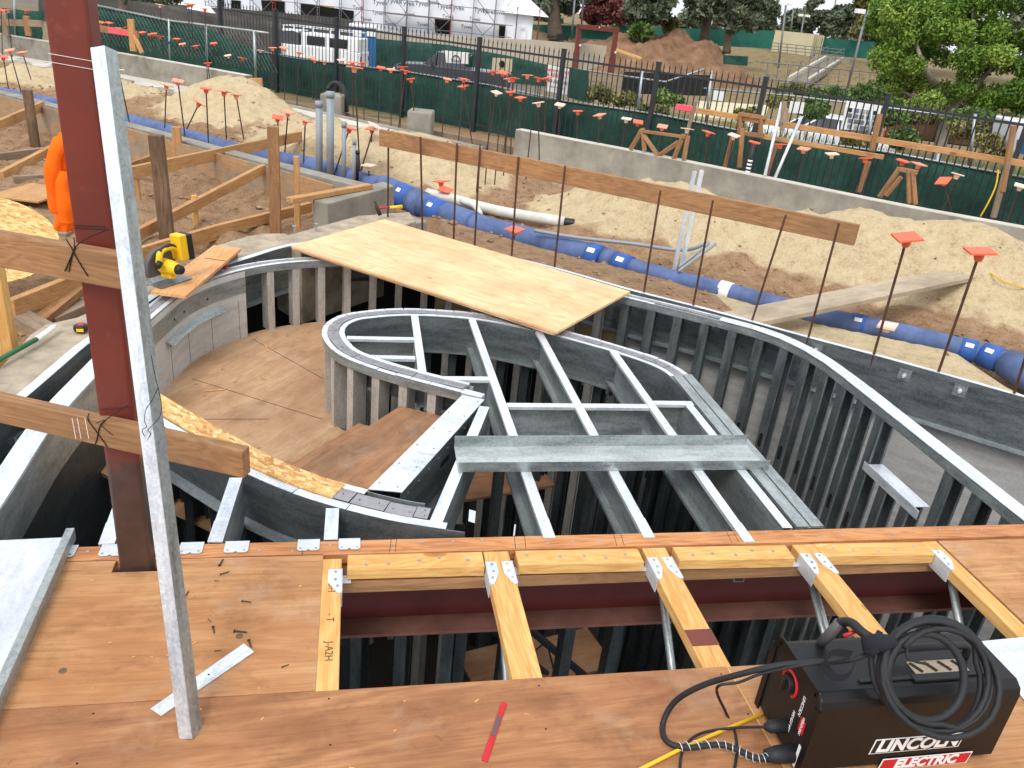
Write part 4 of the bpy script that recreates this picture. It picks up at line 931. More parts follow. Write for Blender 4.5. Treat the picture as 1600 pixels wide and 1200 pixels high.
sk = V((wx0, wy0+.04, .045)); m = MB(); m.tube([sk+V((.01, 0, 0)), sk+V((-.045, .0, 0)), sk+V((-.075, .0, .0))], [.026, .024, .017], 16); m.build('gun_socket', 'rubber', wd_, smooth=True)
m = MB(); s2 = V((wx0, wy0+.10, .085)); m.tube([s2+V((.01, 0, 0)), s2+V((-.045, 0, 0)), s2+V((-.06, 0, 0))], [.02, .018, .008], 14); m.build('work_socket', 'rubber', wd_, smooth=True)
m = MB(); m.slab([V((wx0+.003, wy0+y, z)) for y, z in ((.012, .02), (.024, .02), (.024, .1), (.012, .1))], V((-.001, 0, 0))); m.build('spec_plate', 'white', wd_)
# carry handle and hinge on the lid
m = MB(); hy = wy0+.12
m.tube(smooth_path([(1.50, hy, wz), (1.505, hy, wz+.035), (1.54, hy, wz+.045), (1.70, hy, wz+.045), (1.735, hy, wz+.035), (1.74, hy, wz)], 4), .011, 8); m.build('carry_handle', 'black_plastic', wd_, smooth=True)
m = MB(); m.box((1.58, wy0+.055, wz), .44, .012, .006); m.box((1.6, wy0+.05, wz), .16, .024, .009); m.build('hinge', 'black_plastic', wd_, bev=.002)
m = MB(); m.box((1.63, wy0+.09, wz), .17, .045, .002); m.build('paper_label', 'plank_dusty', wd_)
for k in range(4):
    m = MB(); m.box((1.56+k*.045, wy0+.09, wz+.002), .012, .04, .001, .5); m.build('label_stripe', 'weld_panel', wd_)
# brand plate on the side
yb = wy0-.0008
def side(px, py): return Q(px, py, yb)
def plate(c, mat, nm, th=.001, oo=0.):
    m = MB(); m.slab([side(*q)-V((0, oo, 0)) for q in c], V((0, -th, 0)), (1, 0, 0)); return m.build(nm, mat, wd_)
A1 = [(1364, 1151), (1510, 1170), (1504, 1178), (1372, 1178), (1350, 1174)]
def rect(cx, cz, w_, h_, sh, mat, nm, d0, d1):
    m = MB(); q = [V((cx-w_/2-sh, yb-d0, cz-h_/2)), V((cx+w_/2-sh, yb-d0, cz-h_/2)), V((cx+w_/2+sh, yb-d0, cz+h_/2)), V((cx-w_/2+sh, yb-d0, cz+h_/2))]
    m.slab(q, V((0, -(d1-d0), 0)), (1, 0, 0)); return m.build(nm, mat, wd_, bev=.004)
L1 = side(1432, 1165); L2 = side(1445, 1187)
lh = .030
L1 = L1+Z*.010; rect(L1.x, L1.z, .285, .056, .003, 'white', 'logo_border', 0, .001); rect(L1.x, L1.z, .277, .049, .003, 'weld_panel', 'logo_plate', .001, .002)
text('LINCOLN', 'logo_letters', 'white', wd_, .060, (L1.x, yb-.0026, L1.z), (1, 0, 0), (0, 0, 1), .0005, .15, .0022).scale = (1, 1, 1)
rect(L2.x, L2.z-.002, .29, .046, .003, 'white', 'logo_border', .002, .003); rect(L2.x, L2.z-.002, .282, .039, .003, 'red', 'logo_plate', .003, .004)
text('ELECTRIC', 'logo_letters', 'white', wd_, .046, (L2.x, yb-.0046, L2.z-.002), (1, 0, 0), (0, 0, 1), .0005, .15, .0018)
# coiled gun cable with strap and torch
cc = V((1.505, wy0+.02, wz+.052)); cnrm = V((-.12, -.80, .62)).normalized(); cu = V((1, 0, 0)); cu = (cu-cnrm*cu.dot(cnrm)).normalized(); cv = cnrm.cross(cu)
if cv.z < 0: cv = -cv
cbl = thing('welding_cable', 'thick black cable coiled in loops over the front of the welding machine', 'cable', (1.3, 1.4, 0))
m = MB(); pl = []
for k in range(5*24+1):
    a = 2*math.pi*k/24+2.4; lp = k/24; rr = .158-.010*abs(math.sin(lp*2.1))-.012*(lp % 1.7); 
    o_ = cc+cu*(.012*math.sin(lp*3.)+.02)+cv*(.01*math.cos(lp*2.))
    pl.append(o_+cu*rr*math.cos(a)*1.04+cv*rr*math.sin(a)*.98+cnrm*(.012+.013*lp*.8+.006*math.sin(a*1.5)))
m.tube(pl, .0082, 8); m.build('coil', 'rubber', cbl, smooth=True)
m = MB(); pl = []
for k in range(30):
    a = 1.9+2*math.pi*k/24; pl.append(cc+cu*(.105*math.cos(a)-.01)+cv*(.11*math.sin(a)-.0)+cnrm*(.045+.01*math.sin(a)))
m.tube(pl, .0105, 8); m.build('coil', 'rubber', cbl, smooth=True)
# cable running off to the left and back to the socket
def lp3(l): return [Q(x, y, Y) for x, y, Y in l]
pl = smooth_path(lp3([(1375, 1012, 1.42), (1330, 1030, 1.40), (1270, 1035, 1.44), (1215, 1040, 1.46), (1150, 1055, 1.50), (1095, 1072, 1.55), (1055, 1096, 1.58)])+[P(1036, 1130, .012), P(1042, 1158, .012), P(1075, 1168, .016), P(1130, 1164, .022), sk+V((-.10, 0, -.008)), sk+V((-.06, 0, 0))], 6)
m = MB(); m.tube(pl, .0085, 8); m.build('lead', 'rubber', cbl, smooth=True)
m = MB(); sp_ = smooth_path([P(1060, 1167, .016), P(1130, 1164, .022), sk+V((-.10, 0, -.008)), sk+V((-.05, 0, 0))], 30); hx = []
for i, p in enumerate(sp_):
    d = tan_at(sp_, i); u = Z.cross(d).normalized(); v = d.cross(u); a = i*1.05; hx.append(p+(u*math.cos(a)+v*math.sin(a))*.013)
m.tube(smooth_path(hx, 2), .0014, 4); m.build('spring', 'galv', cbl, smooth=True)
pl = smooth_path(lp3([(1390, 1018, 1.41), (1300, 1032, 1.40), (1200, 1050, 1.46), (1155, 1066, 1.48), (1120, 1075, 1.5)])+[P(1135, 1115, .012), P(1150, 1150, .006), P(1148, 1200, .006), P(1130, 1235, .006)], 6)
m = MB(); m.tube(pl, .0042, 6); m.build('lead', 'rubber', cbl, smooth=True)
pl = smooth_path([s2+V((-.055, 0, 0)), P(1140, 1138, .02), P(1090, 1148, .008), P(1066, 1175, .006), P(1062, 1220, .006)], 6)
m = MB(); m.tube(pl, .004, 6); m.build('lead', 'rubber', cbl, smooth=True)
pl = smooth_path(lp3([(1385, 1010, 1.43), (1350, 990, 1.47), (1328, 972, 1.52), (1305, 975, 1.55)]), 5)
m = MB(); m.tube(pl, .013, 8); m.build('torch_neck', 'rubber', cbl, smooth=True)
pl = lp3([(1312, 972, 1.54), (1298, 990, 1.55), (1282, 1005, 1.56)]); m = MB(); m.tube(pl, [.014, .016, .013], 10); m.build('torch_handle', 'gray_plastic', cbl, smooth=True)
m = MB(); a = lp3([(1318, 994, 1.5), (1340, 985, 1.5)]); m.tube(a, .006, 6); m.build('trigger', 'red', cbl, smooth=True)
for (x, y, w_, h_, rz) in ((1358, 1003, .085, .042, .1), (1345, 1010, .04, .05, .9)):
    p = Q(x+15, y, 1.40); m = MB(); m.tube([p+V((-w_/2, 0, 0)), p+V((0, -.006, .004)), p+V((w_/2, 0, 0))], [.018, .024, .016], 10); m.build('strap', 'velcro', cbl, smooth=True)
pl = smooth_path(lp3([(1330, 1022, 1.39), (1300, 1020, 1.37), (1290, 1040, 1.36), (1305, 1058, 1.355), (1325, 1055, 1.36), (1336, 1035, 1.38)]), 5)
m = MB()
for a, b in zip(pl, pl[1:]): m.beam(a, b, .003, .022, Z, False)
m.build('strap', 'velcro', cbl)
pl = smooth_path(lp3([(1438, 978, 1.46), (1428, 992, 1.42), (1418, 1012, 1.39), (1420, 1030, 1.37), (1450, 1038, 1.36)]), 5); m = MB(); m.tube(pl, .0035, 6); m.build('tie', 'rubber', cbl, smooth=True)
# ================================================================ saw, board under it, tape, level, jacket
bz = .03
sbd = [P(x, y, bz+.038) for x, y in ((236, 455), (290, 462), (377, 388), (334, 383))]
m = MB(); m.slab([p-Z*.02 for p in sbd], Z*.02, sbd[2]-sbd[1]); m.use('wire'); m.beam(P(320, 403, bz+.0385), P(353, 408, bz+.0385), .012, .001)
tag(m.build('cut_board', 'fir_orange', bev=.002), 'short orange fir board with a dark saw line, lying under the circular saw', 'board')
m = MB(); m.beam((-1.15, 5.2, .05), (-.85, 5.9, .05), .10, .055); tag(m.build('wood_block', 'post_gray'), 'dark wood piece propping up the short board below the saw', 'wood block')
m = MB(); a = P(352, 418, .01); m.disc(a, Z, .02, .01, 12); tag(m.build('red_disc', 'red'), 'small round red cap beside the cut board', 'disc')
sw = P(262, 441, .072); saw = thing('circular_saw', 'yellow and black cordless circular saw resting on the short board', 'saw', tuple(sw))
sa = V((.55, .83, 0)).normalized(); sn = V((sa.y, -sa.x, 0))
def SP(a, n, z): return sw+sa*a*1.12+sn*n*1.25+Z*z*(1.22 if z > .01 else 1)
m = MB(); m.slab([SP(-.10, -.09, .0), SP(-.10, .05, 0), SP(.13, .05, 0), SP(.13, -.09, 0)], Z*.004); m.build('base_plate', 'galv_dark', saw)
m = MB(); g_ = [SP(.0+.105*math.cos(a), -.055, .075+.10*math.sin(a)) for a in [R(k*12) for k in range(-2, 18)]]; m.slab(g_, sn*.035, sa); m.build('blade_guard', 'gray_plastic', saw, bev=.008)
m = MB(); g_ = [SP(.0+.088*math.cos(a), -.035, .06+.088*math.sin(a)) for a in [R(k*18) for k in range(20)]]; m.slab(g_, sn*.002, sa); m.build('blade', 'galv', saw)
m = MB(); m.tube([SP(.0, -.02, .085), SP(.0, .04, .085), SP(.0, .075, .085)], [.05, .045, .036], 16); m.box(SP(.0, .01, .03), .05, .08, .035, math.atan2(sa.y, sa.x)); m.build('motor_housing', 'yellow', saw, bev=.004)
m = MB(); m.tube([SP(.0, .075, .085), SP(0, .10, .085)], [.033, .026], 14); m.build('motor_cap', 'black_plastic', saw, smooth=True)
m = MB(); m.tube(smooth_path([SP(-.05, .0, .11), SP(-.03, .0, .165), SP(.04, .0, .175), SP(.10, .0, .14), SP(.12, .0, .10)], 5), [.02]*5+[.018]*16, 10); m.build('handle', 'yellow', saw, smooth=True)
m = MB(); m.tube(smooth_path([SP(-.04, .0, .168), SP(.03, .0, .186), SP(.08, .0, .166)], 4), .015, 8); m.build('grip', 'black_plastic', saw, smooth=True)
m = MB(); m.tube([SP(-.085, .02, .10), SP(-.06, .02, .125)], [.017, .02], 10); m.build('front_knob', 'black_plastic', saw, smooth=True)
m = MB(); m.hexa([SP(.08, -.03, .10), SP(.08, .035, .10), SP(.14, .035, .10), SP(.14, -.03, .10)], [SP(.07, -.03, .235), SP(.07, .035, .235), SP(.125, .035, .235), SP(.125, -.03, .235)]); m.build('battery_foot', 'yellow', saw, bev=.008)
m = MB(); m.hexa([SP(.141, -.032, .095), SP(.141, .037, .095), SP(.18, .037, .095), SP(.18, -.032, .095)], [SP(.126, -.032, .232), SP(.126, .037, .232), SP(.165, .037, .232), SP(.165, -.032, .232)]); m.build('battery', 'black_plastic', saw, bev=.006)
tp_ = P(127, 516, .0); tm = thing('tape_measure', 'black and red tape measure lying on the dusty wall top behind the red column', 'tape measure', tuple(tp_))
m = MB(); m.tube([tp_, tp_+Z*.012, tp_+Z*.028, tp_+Z*.034], [.036, .039, .036, .028], 16); m.build('case', 'black_plastic', tm, smooth=False)
m = MB(); m.disc(tp_+Z*.0335, Z, .018, .002, 14); m.build('badge', 'red', tm); m = MB(); m.box(tp_+V((.005, -.037, .006)), .035, .006, .016); m.build('tape_mouth', 'yellow', tm)
pa, pb = P(-70, 600, .03), P(57, 530, .03); pc = P(87, 509, .03)
po = thing('pole_handle', 'green pole with a white end lying on the dusty wall top at the left edge', 'pole', tuple(pa)); m = MB(); m.tube([pa, pb], .013, 12); m.build('shaft', 'green', po, smooth=True); m = MB(); m.tube([pb, pc-(pc-pb)*.15, pc], [.0145, .0145, .009], 12); m.build('end_sleeve', 'white', po, smooth=True)
# orange jacket hanging behind the column
jk = MB(); Yj = 3.35
rows = [(209, 92, 120, .03), (214, 86, 126, .06), (224, 80, 130, .09), (245, 77, 133, .10), (270, 77, 133, .10), (295, 80, 131, .09), (318, 84, 129, .085), (338, 88, 127, .08), (350, 87, 122, .075), (357, 87, 119, .06)]
NR, nn_ = 44, 40; vs = []
def rowat(t):
    f = t*(len(rows)-1); k = min(int(f), len(rows)-2); u = f-k; return [a+(b-a)*u for a, b in zip(rows[k], rows[k+1])]
for i in range(NR+1):
    t = i/NR; py, x0, x1, dep = rowat(t); a, b = Q(x0, py, Yj), Q(x1, py+3, Yj); c = (a+b)/2; h_ = (b-a)/2
    for k in range(nn_):
        an = 2*math.pi*k/nn_; fo_ = 1+.22*NZ.noise(V((math.cos(an)*2.6, math.sin(an)*2.6, t*2.2)))+.16*math.sin(an*7+t*5+3*NZ.noise(V((t*4, an, 0))))*(.35+.65*t)+.05*NZ.noise(V((math.cos(an)*2, math.sin(an)*2, t*7)))
        vs.append(c+h_*math.cos(an)*fo_+V((0, 1, 0))*dep*.55*math.sin(an)*fo_+Z*.012*NZ.noise(V((an*2, t*9, 4))))
fs_ = [(i*nn_+j, i*nn_+(j+1) % nn_, (i+1)*nn_+(j+1) % nn_, (i+1)*nn_+j) for i in range(NR) for j in range(nn_)]+[tuple(range(nn_))[::-1], tuple(range(NR*nn_, (NR+1)*nn_))]
jk.add(vs, fs_); o = jk.build('jacket', 'orange_cloth', smooth=True); tag(o, 'bright orange work jacket hanging behind the red column', 'jacket')
def sleeve(l, r0, r1, nm='sleeve'):
    pl = smooth_path(l, 10); m = MB(); m.tube(pl, [r0+(r1-r0)*i/len(pl)+.002*math.sin(i*.4) for i in range(len(pl))], 12); return m.build(nm, 'orange_cloth', o, smooth=True)
sleeve([Q(96, 222, Yj-.05), Q(86, 240, Yj-.08), Q(82, 270, Yj-.085), Q(86, 305, Yj-.075), Q(92, 330, Yj-.07)], .024, .030)
sleeve([Q(100, 270, Yj-.07), Q(97, 290, Yj-.09), Q(102, 320, Yj-.09), Q(104, 345, Yj-.08)], .026, .030)
# ================================================================ formwork and lumber on the left
def bar(px0, py0, z0, px1, py1, z1, w, h, mat, nm, lab, cat='board', group=None, upv=Z):
    a, b = P(px0, py0, z0), P(px1, py1, z1); m = MB(); m.beam(a, b, w, h, upv); return tag(m.build(nm, mat, bev=.004), lab, cat, group)
def post(px, py, z, ty, w, d, mat, nm, lab, cat='post', group=None, rz=0, lean=(0, 0)):
    b = P(px, py, z); h = up(b, ty); m = MB(); a = V((math.cos(rz), math.sin(rz), 0)); c = V((-a.y, a.x, 0)); t = V((lean[0], lean[1], h))
    q = [b-a*w/2-c*d/2, b+a*w/2-c*d/2, b+a*w/2+c*d/2, b-a*w/2+c*d/2]; m.hexa([p-Z*.05 for p in q], [p+t for p in q], (Z, a, c)); return tag(m.build(nm, mat, bev=.006), lab, cat, group)
post(262, 378, -.33, 211, .115, .09, 'post_gray', 'wood_post', 'thick weathered wood post nearest the circular saw', lean=(-.02, 0))
post(431, 362, -.33, 197, .10, .09, 'fir_old', 'wood_post', 'thick wood post in front of the plywood form, right of the first weathered post')
post(465, 364, -.33, 244, .055, .05, 'fir_tan', 'wood_stake', 'slim wood stake beside the thick post near the concrete block')
post(55, 225, -.33, 140, .10, .08, 'post_gray', 'wood_post', 'wood post against the gray plywood form behind the red column')
post(280, 262, -.33, 198, .10, .08, 'fir_tan', 'wood_post', 'wood post just behind the weathered post near the saw')
post(216, 311, -.33, 270, .05, .05, 'fir_tan', 'wood_stake', 'tiny wood stake between the leaning stud and the weathered post')
post(306, 345, -.33, 305, .05, .04, 'fir_new', 'wood_stake', 'short pale stake on the sloping brace right of the weathered post')
post(12, 556, -.2, 395, .10, .09, 'fir_new', 'wood_post', 'pale wood post at the left edge under the upper tied board', group=None)
# rails
bar(195, 262, .02, 470, 205, .02, .045, .13, 'fir_tan', 'rail_board', 'upper horizontal rail board across the weathered posts', 'board')
bar(178, 398, -.18, 335, 352, -.2, .05, .13, 'fir_tan', 'rail_board', 'low rail board running behind the weathered post foot', 'board')
bar(335, 352, -.2, 485, 316, -.22, .05, .10, 'fir_tan', 'rail_board', 'low rail board running toward the gray concrete block', 'board')
bar(200, 365, -.2, 412, 256, .0, .05, .10, 'fir_tan', 'brace_board', 'sloping brace board between the two weathered posts')
bar(190, 258, -.1, 246, 238, -.03, .05, .07, 'fir_old', 'brace_board', 'short sloping brace just right of the leaning stud')
bar(-20, 195, .0, 66, 158, .05, .05, .12, 'fir_tan', 'brace_board', 'sloping brace board at the far left against the gray form')
bar(-10, 240, -.25, 76, 230, -.25, .05, .12, 'fir_gray', 'ground_board', 'gray board on the ground at the far left behind the jacket')
bar(0, 268, -.3, 80, 227, -.2, .06, .10, 'fir_tan', 'brace_board', 'lower sloping brace board at the far left near the jacket')
bar(20, 275, -.3, 250, 262, -.3, .06, .12, 'fir_gray', 'ground_board', 'long gray board lying on the ground behind the red column')
bar(452, 309, .08, 578, 287, .08, .085, .045, 'fir_tan', 'rail_board', 'loose two by four resting on top of the gray concrete block')
bar(15, 468, -.05, 124, 425, -.05, .05, .12, 'fir_tan', 'rail_board', 'fir board sloping up to the red column below the upper tied board')
bar(-10, 560, -.15, 85, 550, -.15, .05, .1, 'fir_old', 'ground_board', 'dark board lying low behind the green pole')
bar(50, 505, -.2, 130, 440, -.12, .09, .05, 'fir_old', 'brace_board', 'crossing scrap board leaning to the right below the fir board')
bar(75, 495, -.22, 135, 468, -.2, .12, .05, 'fir_gray', 'scrap_board', 'short gray scrap board left of the red column')
bar(25, 485, -.15, 90, 520, -.15, .12, .05, 'fir_gray', 'scrap_board', 'short scrap board lying crosswise behind the dusty wall top')
# osb disc
c = P(-28, 395, -.12); m = MB(); rr = .60; tl = V((.25, -.35, 1)).normalized(); e1 = V((1, 0, 0)); e1 = (e1-tl*e1.dot(tl)).normalized(); e2 = tl.cross(e1)
c = Q(-34, 372, 5.6); rr = .46
m.slab([c+e1*rr*math.cos(a)+e2*rr*math.sin(a) for a in [R(k*7.5) for k in range(48)]], tl*.012, e1); osd = tag(m.build('board_disc', 'osb'), 'large round piece of flaky strand board leaning at the left edge', 'round board')
bar(20, 310, -.28, 85, 290, -.28, .5, .02, 'fir_tan', 'plywood_scrap', 'plywood scrap lying on the dirt behind the round board', 'plywood scrap')
bar(60, 357, -.3, 110, 362, -.3, .15, .03, 'fir_gray', 'scrap_board', 'scrap board on the ground under the orange jacket')
# plywood form wall
def form(l, zt, zb, nm, lab, mat='form_ply'):
    m = MB(); p = [P(x, y, zt) for x, y in l]; m.sweep([V(q[:2]) for q in p], [(0, zb), (.02, zb), (.02, zt), (0, zt)])
    m.g = [V((q.x*.7-q.y*.7, q.z, 0)) for q in m.v]; return tag(m.build(nm, mat), lab, 'form wall')
form([(-60, 137), (0, 149), (60, 165), (190, 198), (242, 213)], .0, -.5, 'plywood_form', 'long plywood concrete form wall at the far left beside the blue pipe')
form([(242, 213), (310, 232), (400, 256), (470, 275), (520, 290)], -.02, -.5, 'plywood_form', 'plywood concrete form wall between the posts and the blue pipe')
m = MB(); l = [(-60, 134), (0, 146), (60, 162), (190, 195), (310, 228), (400, 252), (480, 272), (560, 292)]; p = [V(P(x, y, -.03)[:2]) for x, y in l]
m.sweep(p, [(.03, -.5), (.22, -.5), (.22, -.03), (.03, -.03)]); tag(m.build('footing', 'concrete', bev=.01), 'rough narrow concrete footing behind the plywood forms', 'concrete footing')
# concrete block with hammer
bA = [P(x, y, .03) for x, y in ((488, 312), (512, 318), (617, 290), (598, 283))]
m = MB(); m.prism([tuple(q[:2]) for q in bA], -.5, .03); m.box((.52, 7.45, -.35), .28, .2, .30, .6); tag(m.build('concrete_block', 'concrete', bev=.012), 'gray cast concrete block at the corner behind the plywood sheets', 'concrete block')
hm = P(590, 335, .0); ha = thing('hammer', 'claw hammer with a yellow handle leaning on the concrete behind the plywood sheet', 'hammer', tuple(hm))
hx0, hx1 = Q(592, 325, 7.25), Q(628, 323, 7.35); m = MB(); m.tube([hx0+(hx1-hx0)*.45, hx1], [.012, .018], 8); m.build('handle', 'yellow', ha, smooth=True)
m = MB(); m.tube([hx0, hx0+(hx1-hx0)*.45], .010, 8); m.build('neck', 'red', ha, smooth=True); m = MB(); m.tube([Q(586, 314, 7.22), Q(589, 325, 7.22), Q(594, 336, 7.22)], [.008, .016, .018], 8); m.build('head', 'rebar', ha, smooth=True)
for i, (px, py, ty) in enumerate(((460, 366, 352), (494, 364, 349))):
    b = P(px, py, -.02); m = MB(); m.tube([b, b+Z*up(b, ty)], .008, 8); m.disc(b+Z*(up(b, ty)-.012), Z, .018, .01, 6); tag(m.build('anchor_bolt', 'galv_dull'), ['left', 'right'][i]+' anchor bolt sticking up beside the far corner of the plywood sheets', 'bolt')
m = MB(); q4 = [P(x, y, .0) for x, y in ((430, 372), (500, 352), (560, 336), (640, 330), (650, 345), (600, 360), (520, 380), (470, 392))]; m.prism([tuple(q[:2]) for q in q4], -.6, -.005); tag(m.build('concrete_ledge', 'concrete_dusty', bev=.01), 'dusty concrete ledge between the concrete block and the plywood sheets', 'ledge')
# ================================================================ pipes
def pipe(l, z, r, mat, nm, lab, cat='pipe', n=16, sm=6, parent=None):
    pl = smooth_path([P(q[0], q[1], (q[2] if len(q) > 2 else z)) for q in l], sm); m = MB(); m.tube(pl, r, n)
    o = m.build(nm, mat, parent, smooth=True)
    return (tag(o, lab, cat) if parent is None else o), pl
bp, bpl = pipe([(-60, 133, -.3), (0, 147, -.3), (60, 159, -.3), (200, 190, -.3), (300, 217, -.3), (400, 244, -.3), (480, 258, -.3), (560, 281, -.3), (620, 300, -.3)], -.3, .115, 'pvc_blue', 'water_pipe', 'long blue water pipe behind the plywood forms on the left')
bp2, bpl2 = pipe([(600, 293, -.3), (630, 307, -.3), (660, 320, -.3), (700, 338, -.3), (740, 352, -.3)], -.3, .145, 'pvc_blue', 'water_pipe', 'fat blue pipe section with couplings behind the plywood sheets')
def coupling(a, b, z, r, parent, mat='pvc_blue_bright', label=True):
    p, q = P(*a, z), P(*b, z); m = MB(); m.tube([p, q], r, 20); o = m.build('coupling', mat, parent, smooth=True)
    if label:
        d = (q-p).normalized(); c = (p+q)/2; n_ = V((d.y, -d.x, 0)); n_ = n_ if n_.y < 0 else -n_; nz = (n_*.75+Z*.66).normalized(); u = nz.cross(d)
        m = MB(); s = .04 if r > .1 else .03; m.slab([c+nz*r*1.0+d*x*s+u*y*s*.6 for x, y in ((-1, -1), (1, -1), (1, 1), (-1, 1))], nz*.004); m.build('sticker', 'white', o)
    return o
coupling((626, 305), (645, 314), -.3, .152, bp2); coupling((647, 315), (662, 322), -.3, .157, bp2, 'pvc_blue', False); coupling((672, 328), (695, 337), -.3, .152, bp2)
bp3, bpl3 = pipe([(735, 350, -.3), (800, 367, -.3), (860, 383, -.3), (925, 400, -.31)], -.3, .12, 'pvc_blue', 'water_pipe', 'blue pipe section running between the rebars behind the plywood corner')
coupling((920, 399), (938, 404), -.3, .130, bp3); coupling((945, 405), (960, 410), -.3, .115, bp3, 'pvc_blue', False); coupling((963, 411), (985, 418), -.3, .108, bp3)
bp4, bpl4 = pipe([(980, 416, -.3), (1060, 438, -.3), (1130, 455, -.3), (1200, 474, -.3), (1260, 490, -.3), (1330, 505, -.3), (1420, 524, -.3), (1500, 544, -.3), (1550, 558, -.3), (1600, 580, -.3), (1660, 620, -.3)], -.3, .085, 'pvc_blue', 'water_pipe', 'narrower blue pipe running through the sand to the right edge')
coupling((1124, 453), (1142, 458), -.3, .0925, bp4, 'white', False); coupling((1328, 504), (1350, 509), -.3, .09, bp4); coupling((1500, 544), (1524, 550), -.3, .093, bp4); coupling((1535, 553), (1562, 563), -.3, .10, bp4); coupling((1575, 568), (1640, 606), -.3, .115, bp4, 'pvc_blue', False)
pipe([(668, 302, -.25), (710, 312, -.25), (780, 330, -.25), (882, 347, -.25)], -.25, .06, 'pipe_wrap', 'wrapped_pipe', 'pale wrapped pipe ending in the sand behind the blue pipe')
pipe([(882, 347, -.25), (897, 349, -.25)], -.25, .05, 'black_plastic', 'pipe_stub', 'black stub at the end of the pale wrapped pipe')
pipe([(722, 314, -.22), (742, 322, -.22), (750, 335, -.25)], -.22, .035, 'pipe_wrap', 'pipe_branch', 'thin gray branch bending off the pale wrapped pipe')
pipe([(835, 360, -.15), (900, 371, -.15), (990, 381, -.13), (1050, 390, -.15), (1080, 389, -.1), (1108, 378, .0)], -.2, .018, 'pvc_gray', 'conduit', 'long gray conduit lying over the sand toward the upright metal struts', n=8)
for i, (a, b) in enumerate((((1060, 418), (1108, 380)), ((1060, 424), (1118, 381)))): pipe([a+(-.2,), b+(.0,)], 0, .014, 'pvc_gray', 'conduit', ['upper', 'lower'][i]+' slanting gray conduit at the foot of the metal struts', n=8)
for i, (px, py, ty, r_) in enumerate(((499, 272, 158, .042), (516, 277, 143, .045), (537, 279, 190, .028), (553, 285, 217, .022))):
    b = P(px, py, -.3); h = up(b, ty); o = thing('conduit_stub', 'x', 'conduit stub', tuple(b), 'upright gray conduit stubs'); o['label'] = ['thick upright gray conduit stub, shorter of the two thick ones', 'tallest thick upright gray conduit stub', 'medium thin upright gray conduit stub', 'thinnest and shortest upright gray conduit stub'][i]
    m = MB(); m.tube([b-Z*.1, b+Z*(h-.06)], r_, 12); m.build('pipe', 'pvc_gray', o, smooth=True); m = MB(); m.tube([b+Z*(h-.07), b+Z*h], r_*1.12, 12); m.build('cap', 'pvc_gray', o, smooth=True)
b = P(558, 288, -.3); m = MB(); m.tube([b, b+Z*up(b, 235)], .02, 8); m.disc(b+Z*up(b, 240), Z, .028, .03, 8); tag(m.build('pipe_stub', 'black_plastic', smooth=True), 'thin black pipe stub beside the gray conduit stubs', 'pipe stub')
for i, (px, py, ty, lx) in enumerate(((1052, 425, 268, .03), (1062, 428, 266, .03))):
    b = P(px, py, -.3); h = up(b, ty); m = MB(); m.beam(b-Z*.1, b+V((lx, .02, h)), .035, .022, V((0, 1, 0)), False)
    o = tag(m.build('strut_post', 'galv'), ['left', 'right'][i]+' of two upright slotted metal struts in the sand mound', 'strut')
# planks and boards
pa_, pb_ = P(1150, 497, -.02), P(1528, 421, .0); m = MB(); m.beam(pa_+Z*.0, pb_, .26, .04); tag(m.build('scaffold_plank', 'plank_dusty', bev=.004), 'wide dusty gray plank lying across the sand and the blue pipe', 'plank')
a, b = P(592, 202, .76), P(1343, 352, .76); dl = (b-a).normalized(); nb = V((-dl.y, dl.x, 0)); nb = nb if nb.y > 0 else -nb
LB0, LB1 = a, b
m = MB(); m.beam(a+nb*.022, b+nb*.022, .036, .15 if False else .14); tag(m.build('long_board', 'fir_old', bev=.003), 'very long brown board tied along the row of upright rebars', 'board')
q = P(1385, 512, -.18); m = MB(); m.slab([q+V(p) for p in ((-.09, 0, .0), (.0, -.1, .01), (.1, 0, .02), (.0, .09, .01))], Z*.02); m.disc(q-Z*.03, Z, .03, .03, 8); tag(m.build('dirty_rebar_cap', 'cap_pale'), 'dirty pale square cap lying on the blue pipe beside a rebar', 'rebar cap')
m = MB(); m.tube(smooth_path([P(x, y, z) for x, y, z in ((1320, 378, -.1), (1400, 395, -.05), (1480, 405, .02), (1535, 420, .05), (1570, 440, .02), (1620, 456, -.05))], 6), .007, 5); tag(m.build('rope', 'yellow_cord', smooth=True), 'thin yellow rope lying over the sand at the right', 'rope')
# ================================================================ concrete wall
for wl_, lab in (([q for q in WALL if q.x < -1.7], 'low concrete wall at the upper left, behind the rebars and the red column'), ([q for q in WALL if q.x > 2.2], 'long low concrete wall curving from the middle to the right edge before the green screen')):
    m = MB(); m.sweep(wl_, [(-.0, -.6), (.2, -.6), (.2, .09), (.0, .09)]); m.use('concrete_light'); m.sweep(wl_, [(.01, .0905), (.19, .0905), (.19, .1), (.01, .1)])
    tag(m.build('concrete_wall', 'concrete'), lab, 'concrete wall')
m = MB(); m.sweep([q for q in WALL if -1.8 < q.x < 2.4], [(0, -.7), (.16, -.7), (.16, -.3), (0, -.3)]); tag(m.build('concrete_curb', 'concrete'), 'broken low concrete curb between the two concrete walls', 'curb')
m = MB(); a, b = V((-2.0, 18.6, -.38)), V((3.2, 13.9, -.38)); m.beam(a, b, .05, .2); tag(m.build('base_board', 'fir_gray'), 'long gray board along the foot of the green screen in the middle', 'board')
m = MB(); m.sweep([q for q in WALL if q.x < 11], [(-.75, -.9), (-.0, -.9), (-.0, -.32), (-.75, -.335)]); struct(m.build('footing_slab', 'concrete_light'))
